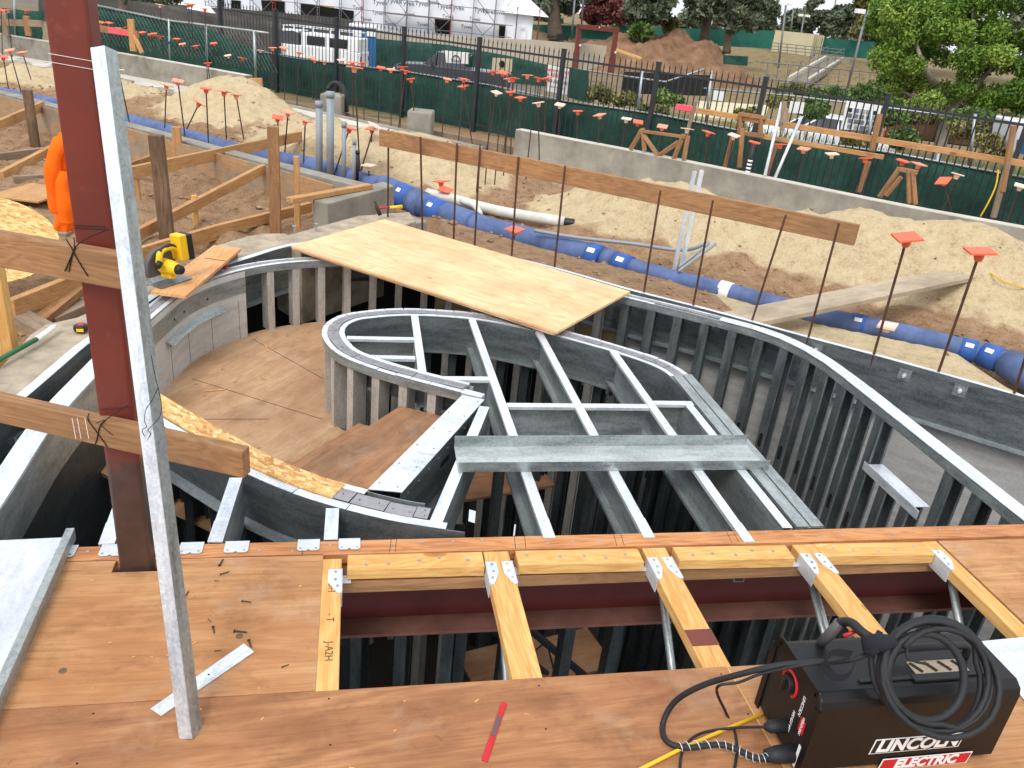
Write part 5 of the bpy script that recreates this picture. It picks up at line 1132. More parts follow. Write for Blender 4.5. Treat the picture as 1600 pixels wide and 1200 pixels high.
# ================================================================ rebars with caps
def cap_mesh():
    m = MB(); m.tube([(0, 0, -.055), (0, 0, -.012), (0, 0, .0)], [.022, .034, .04], 8)
    s = .072; q = [V((-s, -s, 0)), V((s, -s, 0)), V((s, s, 0)), V((-s, s, 0))]; m.hexa(q, [p*1.0+Z*.012 for p in q]); return m
protos = {}
def rebar(base, tip, cap, lab, group, mat='rebar', r=.009):
    key = (cap, mat)
    base = V(base); tip = V(tip); L = (tip-base).length; d = (tip-base).normalized()
    if key not in protos:
        o = thing('rebar', lab, 'rebar', (0, 0, 0), group); m = MB(); m.tube([(0, 0, -.1), (0, 0, .5), (0, 0, 1.)], r, 6); b_ = m.build('bar', mat, o)
        c_ = None
        if cap: c_ = cap_mesh().build('safety_cap', cap, o)
        protos[key] = o; n = o
    else:
        s = protos[key]; n = s.copy(); C.objects.link(n); n['label'] = lab; n['group'] = group
        for k in s.children: c2 = k.copy(); C.objects.link(c2); c2.parent = n
    n.location = base; n.rotation_euler = d.to_track_quat('Z', 'Y').to_euler()
    for k in n.children:
        if k.name.startswith('bar'): k.scale = (1, 1, L)
        else: k.location = (0, 0, L); k.rotation_euler = (rnd.uniform(-.2, .2), rnd.uniform(-.2, .2), rnd.uniform(0, 1.5)); 
    n['_w'] = tuple(base)
front = [(606, 338, 607, 202), (660, 356, 657, 214), (709, 368, 714, 224), (742, 377, 750, 230), (800, 391, 810, 245), (867, 411, 883, 259), (1006, 457, 1032, 298), (1083, 478, 1114, 313), (1175, 501, 1228, 336), (1263, 528, 1311, 349)]
for i, (x, y, tx, ty) in enumerate(front):
    b = P(x, y, 0); t = V((b.x, b.y, 0))+Z*(up(b, ty)); tq = Q(tx, ty, b.y); rebar(b, tq, None, 'rusty bare rebar holding the long brown board, %s from the left' % ORD[i], 'rebars along the long board', 'rusty_rebar', .0085)
for x, y, tx, ty, lab in ((1365, 555, 1417, 372, 'rusty rebar with orange cap standing just right of the long brown board'), (1466, 582, 1531, 394, 'rusty rebar with the largest orange cap in front of the dusty plank')):
    b = P(x, y, 0); rebar(b, Q(tx, ty, b.y), 'cap_orange', lab, 'capped rebars at the pit edge', 'rusty_rebar')
b = P(1584, 616, 0); rebar(b, Q(1640, 440, b.y), None, 'rusty rebar cut by the right edge of the photo', 'capped rebars at the pit edge', 'rusty_rebar')
wallrow = [(809, 241, 813, 151), (843, 272, 841, 159), (870, 254, 875, 162), (899, 261, 903, 172), (932, 269, 937, 178), (964, 275, 979, 184), (992, 280, 997, 189), (1026, 288, 1035, 196), (1060, 295, 1074, 200), (1094, 302, 1107, 205), (1127, 308, 1147, 210), (1166, 316, 1179, 221), (1201, 325, 1219, 224), (1239, 333, 1256, 231), (1282, 341, 1300, 239), (1325, 350, 1352, 246), (1370, 357, 1411, 250), (1404, 365, 1436, 255), (1453, 378, 1496, 271), (1500, 385, 1474, 281), (1553, 395, 1595, 289), (1592, 404, 1630, 300)]
leftrow = [(407, 120, 407, 77), (424, 150, 426, 73), (445, 155, 444, 73), (464, 160, 467, 81), (494, 152, 492, 92), (506, 158, 507, 95), (489, 150, 487, 88), (532, 178, 534, 92), (552, 180, 550, 96), (569, 187, 566, 97), (591, 192, 595, 104), (611, 197, 611, 107), (625, 200, 629, 103), (622, 205, 634, 109), (650, 208, 642, 122), (690, 216, 699, 122), (716, 224, 725, 122), (738, 225, 724, 133), (762, 233, 770, 110), (777, 236, 786, 112), (790, 236, 796, 121), (760, 236, 776, 143), (787, 240, 798, 142), (798, 238, 802, 121), (815, 240, 824, 116), (832, 242, 842, 121), (847, 250, 855, 120)]
farleft = [(258, 120, 250, 6), (296, 125, 295, 5), (303, 125, 299, 6), (325, 150, 320, 12), (166, 110, 157, 33), (178, 110, 170, 34), (195, 110, 185, 42), (210, 113, 200, 41), (232, 118, 222, 49), (245, 118, 236, 52), (250, 120, 240, 51), (262, 122, 250, 55), (276, 118, 276, 59), (300, 128, 285, 67), (326, 130, 306, 70), (344, 134, 334, 66), (364, 138, 356, 85), (381, 138, 379, 89), (330, 152, 325, 97), (20, 96, 12, 14), (50, 96, 41, 15), (4, 96, 2, 14)]
near = [(204, 200, 185, 108), (257, 208, 260, 132), (290, 220, 278, 125), (326, 230, 322, 137), (286, 213, 311, 160), (354, 224, 350, 142), (381, 218, 369, 147), (15, 150, 5, 87), (36, 155, 15, 77), (52, 135, 35, 80), (435, 252, 434, 182), (444, 250, 450, 174), (474, 260, 477, 187), (522, 274, 546, 199), (560, 280, 585, 195), (579, 262, 581, 200), (577, 288, 576, 257), (563, 282, 554, 104)]
CAPS = ['cap_orange', 'cap_orange', 'cap_faded', 'cap_orange', 'cap_pale', 'cap_faded']
def row(l, z, fmt, grp, seed, r=.009):
    rr = random.Random(seed); l2 = sorted(l, key=lambda q: q[2])
    for i, (x, y, tx, ty) in enumerate(l2):
        b = P(x, y, z); rebar(b, Q(tx, ty+2, b.y-.0), rr.choice(CAPS), fmt % ORD[i], grp, 'rebar', r)
row(wallrow, -.33, 'rebar with square cap before the long concrete wall on the right, %s from the left', 'capped rebars along the concrete wall', 3)
row(leftrow, -.36, 'capped rebar in the crowded middle row before the green fence screen, %s from the left', 'capped rebars in the middle row', 5)
row(farleft, -.42, 'capped rebar in the farthest row at upper left, %s from the left', 'capped rebars at the upper left', 8)
row(near, -.3, 'capped rebar beside the blue pipe and plywood forms, %s from the left', 'capped rebars beside the blue pipe', 12)
for i, (x, y, tx, ty) in enumerate([(686, 310, 689, 284), (696, 315, 696, 297), (800, 352, 801, 368), (830, 349, 829, 348)][:2]):
    b = P(x, y, -.3); rebar(b, Q(tx, ty, b.y), 'cap_orange', ['upper', 'lower'][i]+' of two low orange capped rebars behind the fat blue pipe', 'low capped rebars by the pipe')
b = P(803, 372, -.2); rebar(b, b+V((0, 0, .08)), 'cap_orange', 'low orange cap lying beside the blue pipe near the board end', 'low capped rebars by the pipe')
# rebars without caps at the curb
for i, (px, py, ty) in enumerate([(821, 285, 200), (846, 250, 196), (744, 305, 225), (757, 298, 235), (772, 296, 240), (785, 292, 240)]):
    b = P(px, py, -.33); rebar(b, b+Z*up(b, ty), None, 'bare dark rebar on the gray footing slab, %s of six' % ORD[i], 'bare rebars on the footing slab', 'rusty_rebar')
# concrete stub blocks
for i, (x0, x1, yb_, yt, lab) in enumerate(((640, 673, 210, 172, 'small gray concrete pier behind the long board, before the green screen'), (506, 536, 178, 146, 'concrete pier behind the gray conduit stubs with a black hose over it'))):
    a, b = P(x0, yb_, -.4), P(x1, yb_, -.4); c = (a+b)/2; w_ = (b-a).length; m = MB(); h = up(c, yt); m.box((c.x, c.y, -.5), w_, .5, h+.1, -.2); tag(m.build('concrete_pier', 'concrete', bev=.03), lab, 'concrete pier')
m = MB(); m.tube(smooth_path([Q(512, 140, 17.2), Q(520, 131, 17.2), Q(532, 133, 17), Q(539, 150, 16.8), Q(541, 175, 16.8)], 5), .05, 6); tag(m.build('hose', 'rubber', smooth=True), 'thick black hose arching over the concrete pier', 'hose')

# ---- loose soil clods and small stones
m = MB(); rc = random.Random(77)
def lump(m, c, s):
    vs = [V(c)+V((x*s*rc.uniform(.7, 1.3), y*s*rc.uniform(.7, 1.3), z*s*rc.uniform(.5, .9))) for x, y, z in ((1, 0, 0), (0, 1, 0), (-1, 0, 0), (0, -1, 0), (0, 0, 1), (0, 0, -1), (.6, .6, .5), (-.6, -.6, .5))]
    m.add(vs, [(0, 6, 4), (6, 1, 4), (1, 2, 4), (2, 7, 4), (7, 3, 4), (3, 0, 4), (0, 1, 6), (2, 3, 7), (1, 0, 5), (2, 1, 5), (3, 2, 5), (0, 3, 5)])
k = 0
while k < 3000:
    x, y = rc.uniform(-8, 9), rc.uniform(3.2, 19)
    if inside(x, y, HOLE) or (V((x, y))-FA).dot(FN) > -5.2: continue
    w_ = .15+.5*max(0, NZ.noise(V((x*.9, y*.9, 4.))))+(.6 if seg_d(x, y, PIPE) < .5 else 0)
    if rc.random() > w_ or (sandy(x, y) > .5 and rc.random() < .75): continue
    s = rc.uniform(.008, .03)*(1.6 if rc.random() < .06 else 1); lump(m, (x, y, gz(x, y)+s*.2), s); k += 1
o = m.build('soil_clods', 'clod'); tag(o, 'loose soil clods and pebbles strewn over the sand and dirt', 'soil clods', kind='stuff')
m = MB()
for k in range(80):
    x, y = rc.uniform(-1.3, 1.9), rc.uniform(1.25, 2.37)
    if -.1 < x < 2.42 and 1.77 < y: continue
    m.box((x, y, .0012), rc.uniform(.003, .016), rc.uniform(.002, .005), .001, rc.uniform(0, 3))
for k in range(60):
    p = P(rc.uniform(300, 620), rc.uniform(540, 700), -.4995)
    if inside(p.x, p.y, fpoly): m.box(p, rc.uniform(.004, .02), .004, .001, rc.uniform(0, 3))
tag(m.build('sawdust_chips', 'fir_new'), 'small sawdust chips scattered over the plywood deck', 'sawdust', kind='stuff')
# ================================================================ iron fence
def W2(px, py, D, ang=0.): # point on the ray at horizontal distance D
    d = ray(px, py); return V((0, 0, CH))+d*(D/math.hypot(d.x, d.y))
fa = V((-6.2, 28.9)); 
def fence_pt(px, zt): # along the straight fence line
    q = Wp(px, 100, (-2.2, 25.35), (10.6, 13.4)); return V((q.x, q.y, zt))
ptop = [(430, 15), (530, 28), (636, 44), (753, 61), (884, 80), (1030, 97), (1197, 120), (1391, 142), (1597, 182)]
fp = [Wp(x, y, (-2.2, 25.35), (10.6, 13.4)) for x, y in ptop]
# even spacing along the line through them
p0, p1 = V(fp[0][:2]), V(fp[-2][:2]); dF = (p1-p0).normalized(); sF = (p1-p0).length/7
fence = thing('iron_fence', 'tall black iron picket fence running behind the low concrete wall', 'fence', (p0.x, p0.y, -1))
posts = [p0+dF*sF*k for k in range(-1, 10)]
zt_l = np.polyfit([(V(q[:2])-p0).length for q in fp], [q.z for q in fp], 1)
def ztop(k): return float(zt_l[1]+zt_l[0]*(k*sF))
for k, p in zip(range(-1, 10), posts):
    zb = gz(p.x, p.y)-.05; m = MB(); m.box((p.x, p.y, zb), .09, .09, ztop(k)-zb, math.atan2(dF.y, dF.x)); m.box((p.x, p.y, ztop(k)), .1, .1, .02, math.atan2(dF.y, dF.x)); m.build('post', 'black_iron', fence)
for k in range(-1, 9):
    a, b = posts[k+1], posts[k+2]; m = MB(); za, zb = ztop(k), ztop(k+1)
    for dz in (-.16, -1.95): m.beam((a.x, a.y, za+dz), (b.x, b.y, zb+dz), .035, .045)
    m.beam((a.x, a.y, za-1.02), (b.x, b.y, zb-1.02), .03, .035) if False else None
    n = 18
    for j in range(1, n):
        q = a+(b-a)*j/n; z = za+(zb-za)*j/n; m.box((q.x, q.y, z-2.0), .019, .019, 1.93); m.add(*[[V((q.x-.018, q.y, z-.07)), V((q.x+.018, q.y, z-.07)), V((q.x, q.y-.018, z-.07)), V((q.x, q.y+.018, z-.07)), V((q.x, q.y, z+.03)), V((q.x, q.y, z-.1))], [(0, 2, 4), (2, 1, 4), (1, 3, 4), (3, 0, 4), (2, 0, 5), (1, 2, 5), (3, 1, 5), (0, 3, 5)]])
    m.build('picket_panel', 'black_iron', fence)
def wallpoly(l, a, b, off, th, nm, mat, lab=None, cat=None, parent=None, base=None, wav=0.):
    """upright sheet: pixel outline laid on the vertical plane a-b (moved off metres away)"""
    q = [Wp(x, y, a, b, off) for x, y in l]
    n = V(((V(b)-V(a)).y, -(V(b)-V(a)).x)).normalized(); n = V((n.x, n.y, 0)); n = n if n.y > 0 else -n
    m = MB(); dd = (V(b)-V(a)).normalized(); m.slab(q, n*th, V((dd.x, dd.y, 0)))
    o = m.build(nm, mat, parent); return tag(o, lab, cat) if lab else o
FAa, FBb = (-2.2, 25.35), (10.6, 13.4)
def sag_screen(top, bot, a, b, off, nm, mat, lab, seed=1, cat='fence screen', sub=4, thick=.02, wave=.05):
    r = random.Random(seed); m = MB(); n = len(top)
    tp_ = []; bt_ = []
    for i in range(n-1):
        for k in range(sub):
            t = k/sub; tp_.append(Wp(top[i][0]*(1-t)+top[i+1][0]*t, top[i][1]*(1-t)+top[i+1][1]*t, a, b, off)); bt_.append(Wp(bot[i][0]*(1-t)+bot[i+1][0]*t, bot[i][1]*(1-t)+bot[i+1][1]*t, a, b, off))
    tp_.append(Wp(*top[-1], a, b, off)); bt_.append(Wp(*bot[-1], a, b, off))
    nv = V(((V(b)-V(a)).y, -(V(b)-V(a)).x)).normalized(); nv = V((nv.x, nv.y, 0)); R_ = 5; N = len(tp_); dd = (V(b)-V(a)).normalized(); d3 = V((dd.x, dd.y, 0))
    vs = []
    for i in range(N):
        for j in range(R_+1):
            t = j/R_; w_ = r.uniform(-wave, wave) if 0 < j < R_ else 0
            vs.append(tp_[i]*(1-t)+bt_[i]*t+nv*w_)
    vs += [p+nv*thick for p in vs]
    M_ = R_+1; fs = []
    for i in range(N-1):
        for j in range(R_):
            a0 = i*M_+j; fs.append((a0, a0+1, a0+M_+1, a0+M_)); c0 = N*M_+a0; fs.append((c0, c0+M_, c0+M_+1, c0+1))
        for j in (0, R_): a0 = i*M_+j; c0 = N*M_+a0; fs.append((a0, a0+M_, c0+M_, c0))
    for i in (0, N-1):
        for j in range(R_): a0 = i*M_+j; c0 = N*M_+a0; fs.append((a0, c0, c0+1, a0+1))
    m.add(vs, fs, (d3, Z, nv)); return tag(m.build(nm, mat, smooth=True), lab, cat)
sag_screen([(395, 80), (430, 86), (470, 92), (520, 99), (580, 107), (640, 114), (700, 122), (760, 133), (800, 145), (884, 159), (960, 170), (1030, 180), (1110, 196), (1200, 215), (1300, 226), (1390, 240), (1500, 258), (1620, 283)],
           [(395, 175), (430, 180), (470, 185), (520, 193), (580, 202), (640, 212), (700, 222), (760, 235), (800, 250), (884, 262), (960, 275), (1030, 290), (1110, 305), (1200, 325), (1300, 345), (1390, 360), (1500, 380), (1620, 400)], FAa, FBb, -.35, 'fence_screen', 'screen_green', 'long dark green mesh screen along the lower half of the iron fence', 2)
def rail(l, off, r, nm, mat, lab, a=FAa, b=FBb, cat='fence rail', parent=None):
    m = MB(); m.tube([Wp(x, y, a, b, off) for x, y in l], r, 6); o = m.build(nm, mat, parent, smooth=True); return tag(o, lab, cat) if parent is None else o
cl = thing('chain_link_fence', 'gray chain link fence frame standing just behind the green screen', 'fence', tuple(fence_pt(640, -1)))
rail([(395, 79), (520, 98), (640, 113), (760, 132), (884, 158), (1030, 179), (1200, 213), (1390, 238), (1620, 281)], -.32, .022, 'top_rail', 'galv_dull', '', parent=cl)
rail([(1100, 108), (1030, 96+18), (960, 110), (915, 103)][:1]+[(1040, 128), (900, 108)], -2.2, .025, 'top_rail', 'galv_dull', '', parent=cl)
rail([(1100, 138), (1240, 150), (1400, 170), (1620, 198)], -1.8, .022, 'top_rail', 'galv_dull', '', parent=cl)
for px, y0, y1 in ((1462, 240, 330), (1108, 110, 200), (1000, 110, 190), (1360, 160, 240), (1520, 178, 260)):
    rail([(px+4, y0), (px-6, y1)], -1.2, .03, 'post', 'galv_dull', '', parent=cl)
# wooden barrier rails in front of the iron fence
WLa, WLb = (4.1, 11.65), (9.2, 6.85)
def wbar(p, q, w_, h_, mat, nm, lab, off=0., cat='board', group=None):
    a, b = Wp(*p, WLa, WLb, off), Wp(*q, WLa, WLb, off); m = MB(); m.beam(a, b, w_, h_); return tag(m.build(nm, mat, bev=.004), lab, cat, group)
o = wbar((1057, 163), (1610, 252), .035, .075, 'fir_tan', 'barrier_rail', 'long upper wood rail before the iron fence at the right', -.5)
wbar((1057, 162), (1083, 166), .040, .078, 'pink', 'painted_rail_end', 'bright pink painted end piece of the long wood rail', -.49)
wbar((1170, 206), (1382, 242), .035, .06, 'fir_tan', 'barrier_rail', 'shorter lower wood rail below the long wood rail at the right', -.48)
def wpost(px0, py0, px1, py1, w_, nm, lab, mat='fir_old', off=-.3, group=None, cat='brace'):
    a, b = Wp(px0, py0, WLa, WLb, off), Wp(px1, py1, WLa, WLb, off); m = MB(); d = (b-a).normalized(); m.beam(a, b, w_, w_*.6, V((0, 1, 0)), False); return tag(m.build(nm, mat, bev=.004), lab, cat, group)
trs = [((985, 234), (1003, 203), 'left splayed leg of the wood trestle'), ((1000, 203), (1028, 243), 'diagonal brace of the wood trestle, falling to the right'), ((1060, 222), (1030, 243), 'short diagonal brace of the wood trestle, falling to the left'), ((1068, 210), (1052, 250), 'right splayed leg of the wood trestle'), ((1075, 212), (1068, 252), 'outer right leg of the wood trestle'), ((1004, 200), (1007, 236), 'upright of the wood trestle near its left end')]
ts = thing('wood_trestle', 'small wood trestle with crossed braces standing behind the concrete wall', 'trestle', tuple(Wp(1030, 243, WLa, WLb, .12)))
for p, q_, lab in trs:
    a, b = Wp(*p, WLa, WLb, .12), Wp(*q_, WLa, WLb, .12); m = MB(); m.beam(a, b, .06, .035, V((0, 1, 0)), False); m.build('brace', 'fir_old', ts, bev=.004)
a, b = Wp(1000, 202, WLa, WLb, .12), Wp(1072, 212, WLa, WLb, .12); m = MB(); m.beam(a, b, .06, .04); m.build('top_rail', 'fir_old', ts, bev=.004)
wpost(1088, 158, 1072, 212, .05, 'wood_stake', 'gray wood stake rising from the trestle to the pink rail end', 'fir_gray')
for i, (a, b, lab) in enumerate([((1160, 200), (1155, 262), 'wood stake under the left end of the box frame'), ((1147, 208), (1132, 264), 'thin leaning wood stake left of the box frame'), ((1226, 158), (1222, 205), 'gray wood stake rising above the long rail beside the white car'), ((1212, 226), (1196, 278), 'wide wood stake under the two silver poles'), ((1375, 178), (1362, 236), 'wood stake rising beside the photo board on the fence'), ((1357, 252), (1341, 300), 'leaning wood stake right below the end of the lower rail'), ((1584, 196), (1566, 300), 'tall wood stake with yellow tape at the right'), ((1575, 255), (1552, 340), 'pale wide stake behind the yellow tape')]):
    wpost(a[0], a[1], b[0], b[1], .065, 'wood_stake', lab, 'fir_gray' if i in (2, 7) else 'fir_old', group='wood stakes before the fence')
tp3 = thing('wood_tripod', 'small bundle of crossed wood stakes standing on the concrete wall', 'trestle', tuple(Wp(1410, 310, WLa, WLb, .1)))
for a, b in (((1406, 262), (1374, 308)), ((1408, 276), (1384, 306)), ((1420, 264), (1421, 318)), ((1426, 268), (1430, 320)), ((1404, 264), (1434, 270))):
    p, q_ = Wp(*a, WLa, WLb, .1), Wp(*b, WLa, WLb, .1); m = MB(); m.beam(p, q_, .055, .035, V((0, 1, 0)), False); m.build('stake', 'fir_old', tp3, bev=.004)
bf = thing('wood_box_frame', 'small open wood box frame hanging between the two rails', 'wood frame', tuple(Wp(1175, 205, WLa, WLb, -.46)))
for a, b in (((1154, 178), (1197, 184)), ((1152, 207), (1194, 212)), ((1157, 180), (1155, 208)), ((1190, 184), (1187, 211))):
    p, q_ = Wp(*a, WLa, WLb, -.46), Wp(*b, WLa, WLb, -.46); m = MB(); m.beam(p, q_, .05, .04, V((0, 1, 0)), False); m.build('side', 'fir_old', bf)
for i, (a, b) in enumerate((((1222, 160), (1195, 275)), ((1252, 183), (1210, 280)))):
    p, q_ = Wp(*a, WLa, WLb, -.45), Wp(*b, WLa, WLb, .1); m = MB(); m.tube([p, q_], .022, 8); tag(m.build('steel_pole', 'galv', smooth=True), ['left steeper', 'right more slanted'][i]+' silver pole leaning before the white car', 'pole')
p, q_ = Wp(1178, 226, WLa, WLb, .08), Wp(1166, 278, WLa, WLb, .08); m = MB(); m.tube([p, q_], .032, 10); sp2 = tag(m.build('striped_pipe', 'black_plastic', smooth=True), 'black pipe stub with white stripes behind the concrete wall', 'pipe')
for k in range(5):
    a = p+(q_-p)*(.45+k*.11); m = MB(); m.tube([a, a+(q_-p)*.06], .0335, 10); m.build('stripe', 'white', sp2, smooth=True)
m = MB(); m.tube(smooth_path([Wp(x, y, WLa, WLb, -.2) for x, y in ((1560, 265), (1556, 290), (1545, 315), (1532, 338))], 4), .009, 5); tag(m.build('caution_tape', 'yellow'), 'twisted yellow tape trailing from the tall wood stake', 'tape')
# left timber in front of the left fence
LWa, LWb = (-9, 22.6), (-2.1, 17.7)
def lbar(p, q, w_, h_, mat, nm, lab, off=0., upv=Z):
    a, b = Wp(*p, LWa, LWb, off), Wp(*q, LWa, LWb, off); m = MB(); m.beam(a, b, w_, h_, upv, False); return tag(m.build(nm, mat, bev=.006), lab, 'board')
lbar((-20, 34), (66, 37), .05, .14, 'fir_gray', 'barrier_rail', 'gray wood rail with orange paint at the upper left edge')
lbar((138, 42), (216, 54), .05, .13, 'fir_old', 'barrier_rail', 'wood rail just right of the red column top, before the screen')
lbar((170, 47), (212, 54), .06, .10, 'pink', 'painted_rail_end', 'bright pink painted stretch of the wood rail at upper left', -.0)
lbar((6, 20), (10, 55), .12, .12, 'fir_gray', 'wood_post', 'gray wood post at the upper left edge', 0, V((0, 1, 0)))
lbar((41, 25), (45, 56), .12, .1, 'fir_old', 'wood_post', 'wood post with orange paint left of the red column', 0, V((0, 1, 0)))
lbar((204, 30), (209, 80), .12, .12, 'fir_tan', 'wood_post', 'round-topped wood post behind the pink painted rail', 0, V((0, 1, 0)))
lbar((210, 55), (222, 83), .08, .08, 'fir_tan', 'brace_board', 'short slanting brace beside the round-topped wood post', 0, V((0, 1, 0)))
lbar((128, 0), (144, 70), .16, .1, 'fir_gray', 'wood_post', 'gray plank standing upright directly behind the red column', 0, V((0, 1, 0)))
lbar((399, 122), (401, 140), .25, .2, 'fir_tan', 'wood_post', 'stub of wood at the end of the low concrete wall', 0, V((0, 1, 0)))
# left screens
LFa, LFb = (-12, 27.5), (-2.0, 22.0)
sag_screen([(-80, 6), (0, 12), (40, 16), (66, 18)], [(-80, 60), (0, 66), (40, 70), (66, 74)], LFa, LFb, 0, 'fence_screen', 'screen_green', 'green fence screen at the upper left edge behind the wood rail', 4)
sag_screen([(120, 2), (180, 15), (262, 33), (300, 40), (330, 46), (360, 60), (400, 82)], [(120, 90), (180, 95), (262, 112), (300, 120), (330, 125), (360, 135), (400, 150)], LFa, LFb, 0, 'fence_screen', 'screen_green', 'dark green screen sagging to the right, right of the red column', 5)
clf = thing('chain_link_fence', 'chain link fence frame with thin posts at the upper left', 'fence', tuple(Wp(262, 110, LFa, LFb)))
rail([(130, 4), (262, 32), (400, 49), (420, 52)], .03, .03, 'top_rail', 'galv_dull', '', LFa, LFb, parent=clf)
for px, a, b in ((22, -20, 70), (92, -10, 75), (150, 5, 90), (264, 30, 115), (322, 40, 125), (397, 48, 135)): rail([(px, a), (px+3, b)], .03, .035, 'post', 'galv_dull', '', LFa, LFb, parent=clf)
# chain link wires, wide diamonds
m = MB()
for k in range(46):
    x = 130+k*6
    for s in (-1, 1):
        yt = 4+(x-130)*.165; p = Wp(x, yt+1, LFa, LFb, .05); q_ = Wp(x+s*34, yt+s*34*.165+60, LFa, LFb, .05); m.tube([p, q_], .004, 3, False)
m.build('wire_mesh', 'galv_dull', clf)
sag_screen([(200, 0), (262, 8), (330, 20), (400, 30), (440, 36)], [(200, 40), (262, 45), (330, 55), (400, 90), (440, 95)], (-14, 36), (4, 33), 0, 'fence_screen', 'screen_gray', 'gray fence screen farther back at upper left', 6, wave=.08)
sag_screen([(560, 58), (620, 63), (700, 70), (800, 88), (850, 100), (920, 110)], [(560, 110), (620, 118), (700, 126), (800, 140), (850, 150), (920, 155)], (-4, 58), (24, 52), 0, 'fence_screen', 'screen_green', 'dark green screen behind the parked pickup', 7)
# ================================================================ signs
def sign(l, off, nm, lab, mat='white', a=FAa, b=FBb):
    o = wallpoly(l, a, b, off, .02, nm, mat, lab, 'sign'); return o
def ondir(a, b): d = (V(b)-V(a)).normalized(); return V((d.x, d.y, 0))
s1 = sign([(695, 79), (731, 82), (731, 100), (697, 98)], -.5, 'site_sign', 'white sign with a black arched emblem above the parked pickup')
nfe = V(((V(FBb)-V(FAa)).y, -(V(FBb)-V(FAa)).x)).normalized(); nfe = V((nfe.x, nfe.y, 0)); nfe = nfe if nfe.y < 0 else -nfe
c = Wp(713, 94, FAa, FBb, -.5)+nfe*.02; dx = ondir(FAa, FBb); m = MB()
m.tube([c+dx*math.cos(R(a))*.13+Z*(math.sin(R(a))*.13-.02) for a in range(0, 181, 20)], .012, 5); m.build('emblem', 'letters_black', s1); text('CORAL', 'letters', 'letters_black', s1, .09, c+nfe*.0-Z*.02, dx, Z, .002)
s2_ = sign([(770, 90), (800, 92), (799, 112), (768, 110)], -.5, 'site_sign', 'pale green sign with a small dark emblem on the iron fence', 'leaf_sign' if 'leaf_sign' in M else 'beige')
c = Wp(785, 100, FAa, FBb, -.5)+nfe*.02; m = MB(); m.disc(c, nfe, .08, .004, 14); m.build('emblem', 'letters_black', s2_)
s3_ = sign([(856, 101), (890, 108), (886, 148), (851, 142)], -.5, 'rental_sign', 'white banner with red and black lettering on the iron fence')
for k, (t_s, cl_, sz, yy) in enumerate((('TEMPORARY FENCE', 'red', .075, 111), ('& RENTALS', 'red', .11, 118), ('619 268-3545', 'letters_black', .10, 128), ('PORTABLE TOILETS', 'letters_gray', .05, 137))):
    text(t_s, 'letters', cl_, s3_, sz, Wp(871, yy, FAa, FBb, -.5)+nfe*.02, dx, Z, .002)
wallpoly([(890, 105), (920, 111), (915, 160), (886, 152)], FAa, FBb, -.45, .02, 'fence_screen', 'screen_green', 'small dark green screen piece right of the red and white banner', 'fence screen')
wallpoly([(1115, 141), (1131, 143), (1130, 158), (1114, 156)], FAa, FBb, -1.75, .02, 'notice_sign', 'white', 'small white notice on the fence left of the white car', 'sign')
wallpoly([(713, 135), (728, 138), (727, 152), (713, 150)], FAa, FBb, .35+-.75, .01, 'notice_sign', 'white', 'small white notice hanging on the green screen in the middle', 'sign')
wallpoly([(1235, 158), (1257, 160), (1254, 178), (1232, 176)], FAa, FBb, -1.6, .02, 'notice_sign', 'white', 'small pale notice behind the silver poles', 'sign')
s4_ = wallpoly([(1323, 157), (1378, 164), (1368, 205), (1313, 202)], FAa, FBb, -1.5, .03, 'photo_board', 'white', 'large white board with gray photo collage behind the iron fence', 'sign')
rb = random.Random(9)
for i in range(5):
    for j in range(4):
        x = 1325+i*9.5+rb.uniform(-1, 1); y = 168+i*1.2+j*8.6; m_ = rb.choice(['letters_gray', 'galv_dark', 'letters_black', 'galv_dull'])
        q = [Wp(a, b, FAa, FBb, -1.5)+nfe*.012 for a, b in ((x, y), (x+7.5, y+1), (x+6.2, y+7), (x-1.2, y+6))]; m = MB(); m.slab(q, nfe*.004, dx); m.build('photo', m_, s4_)
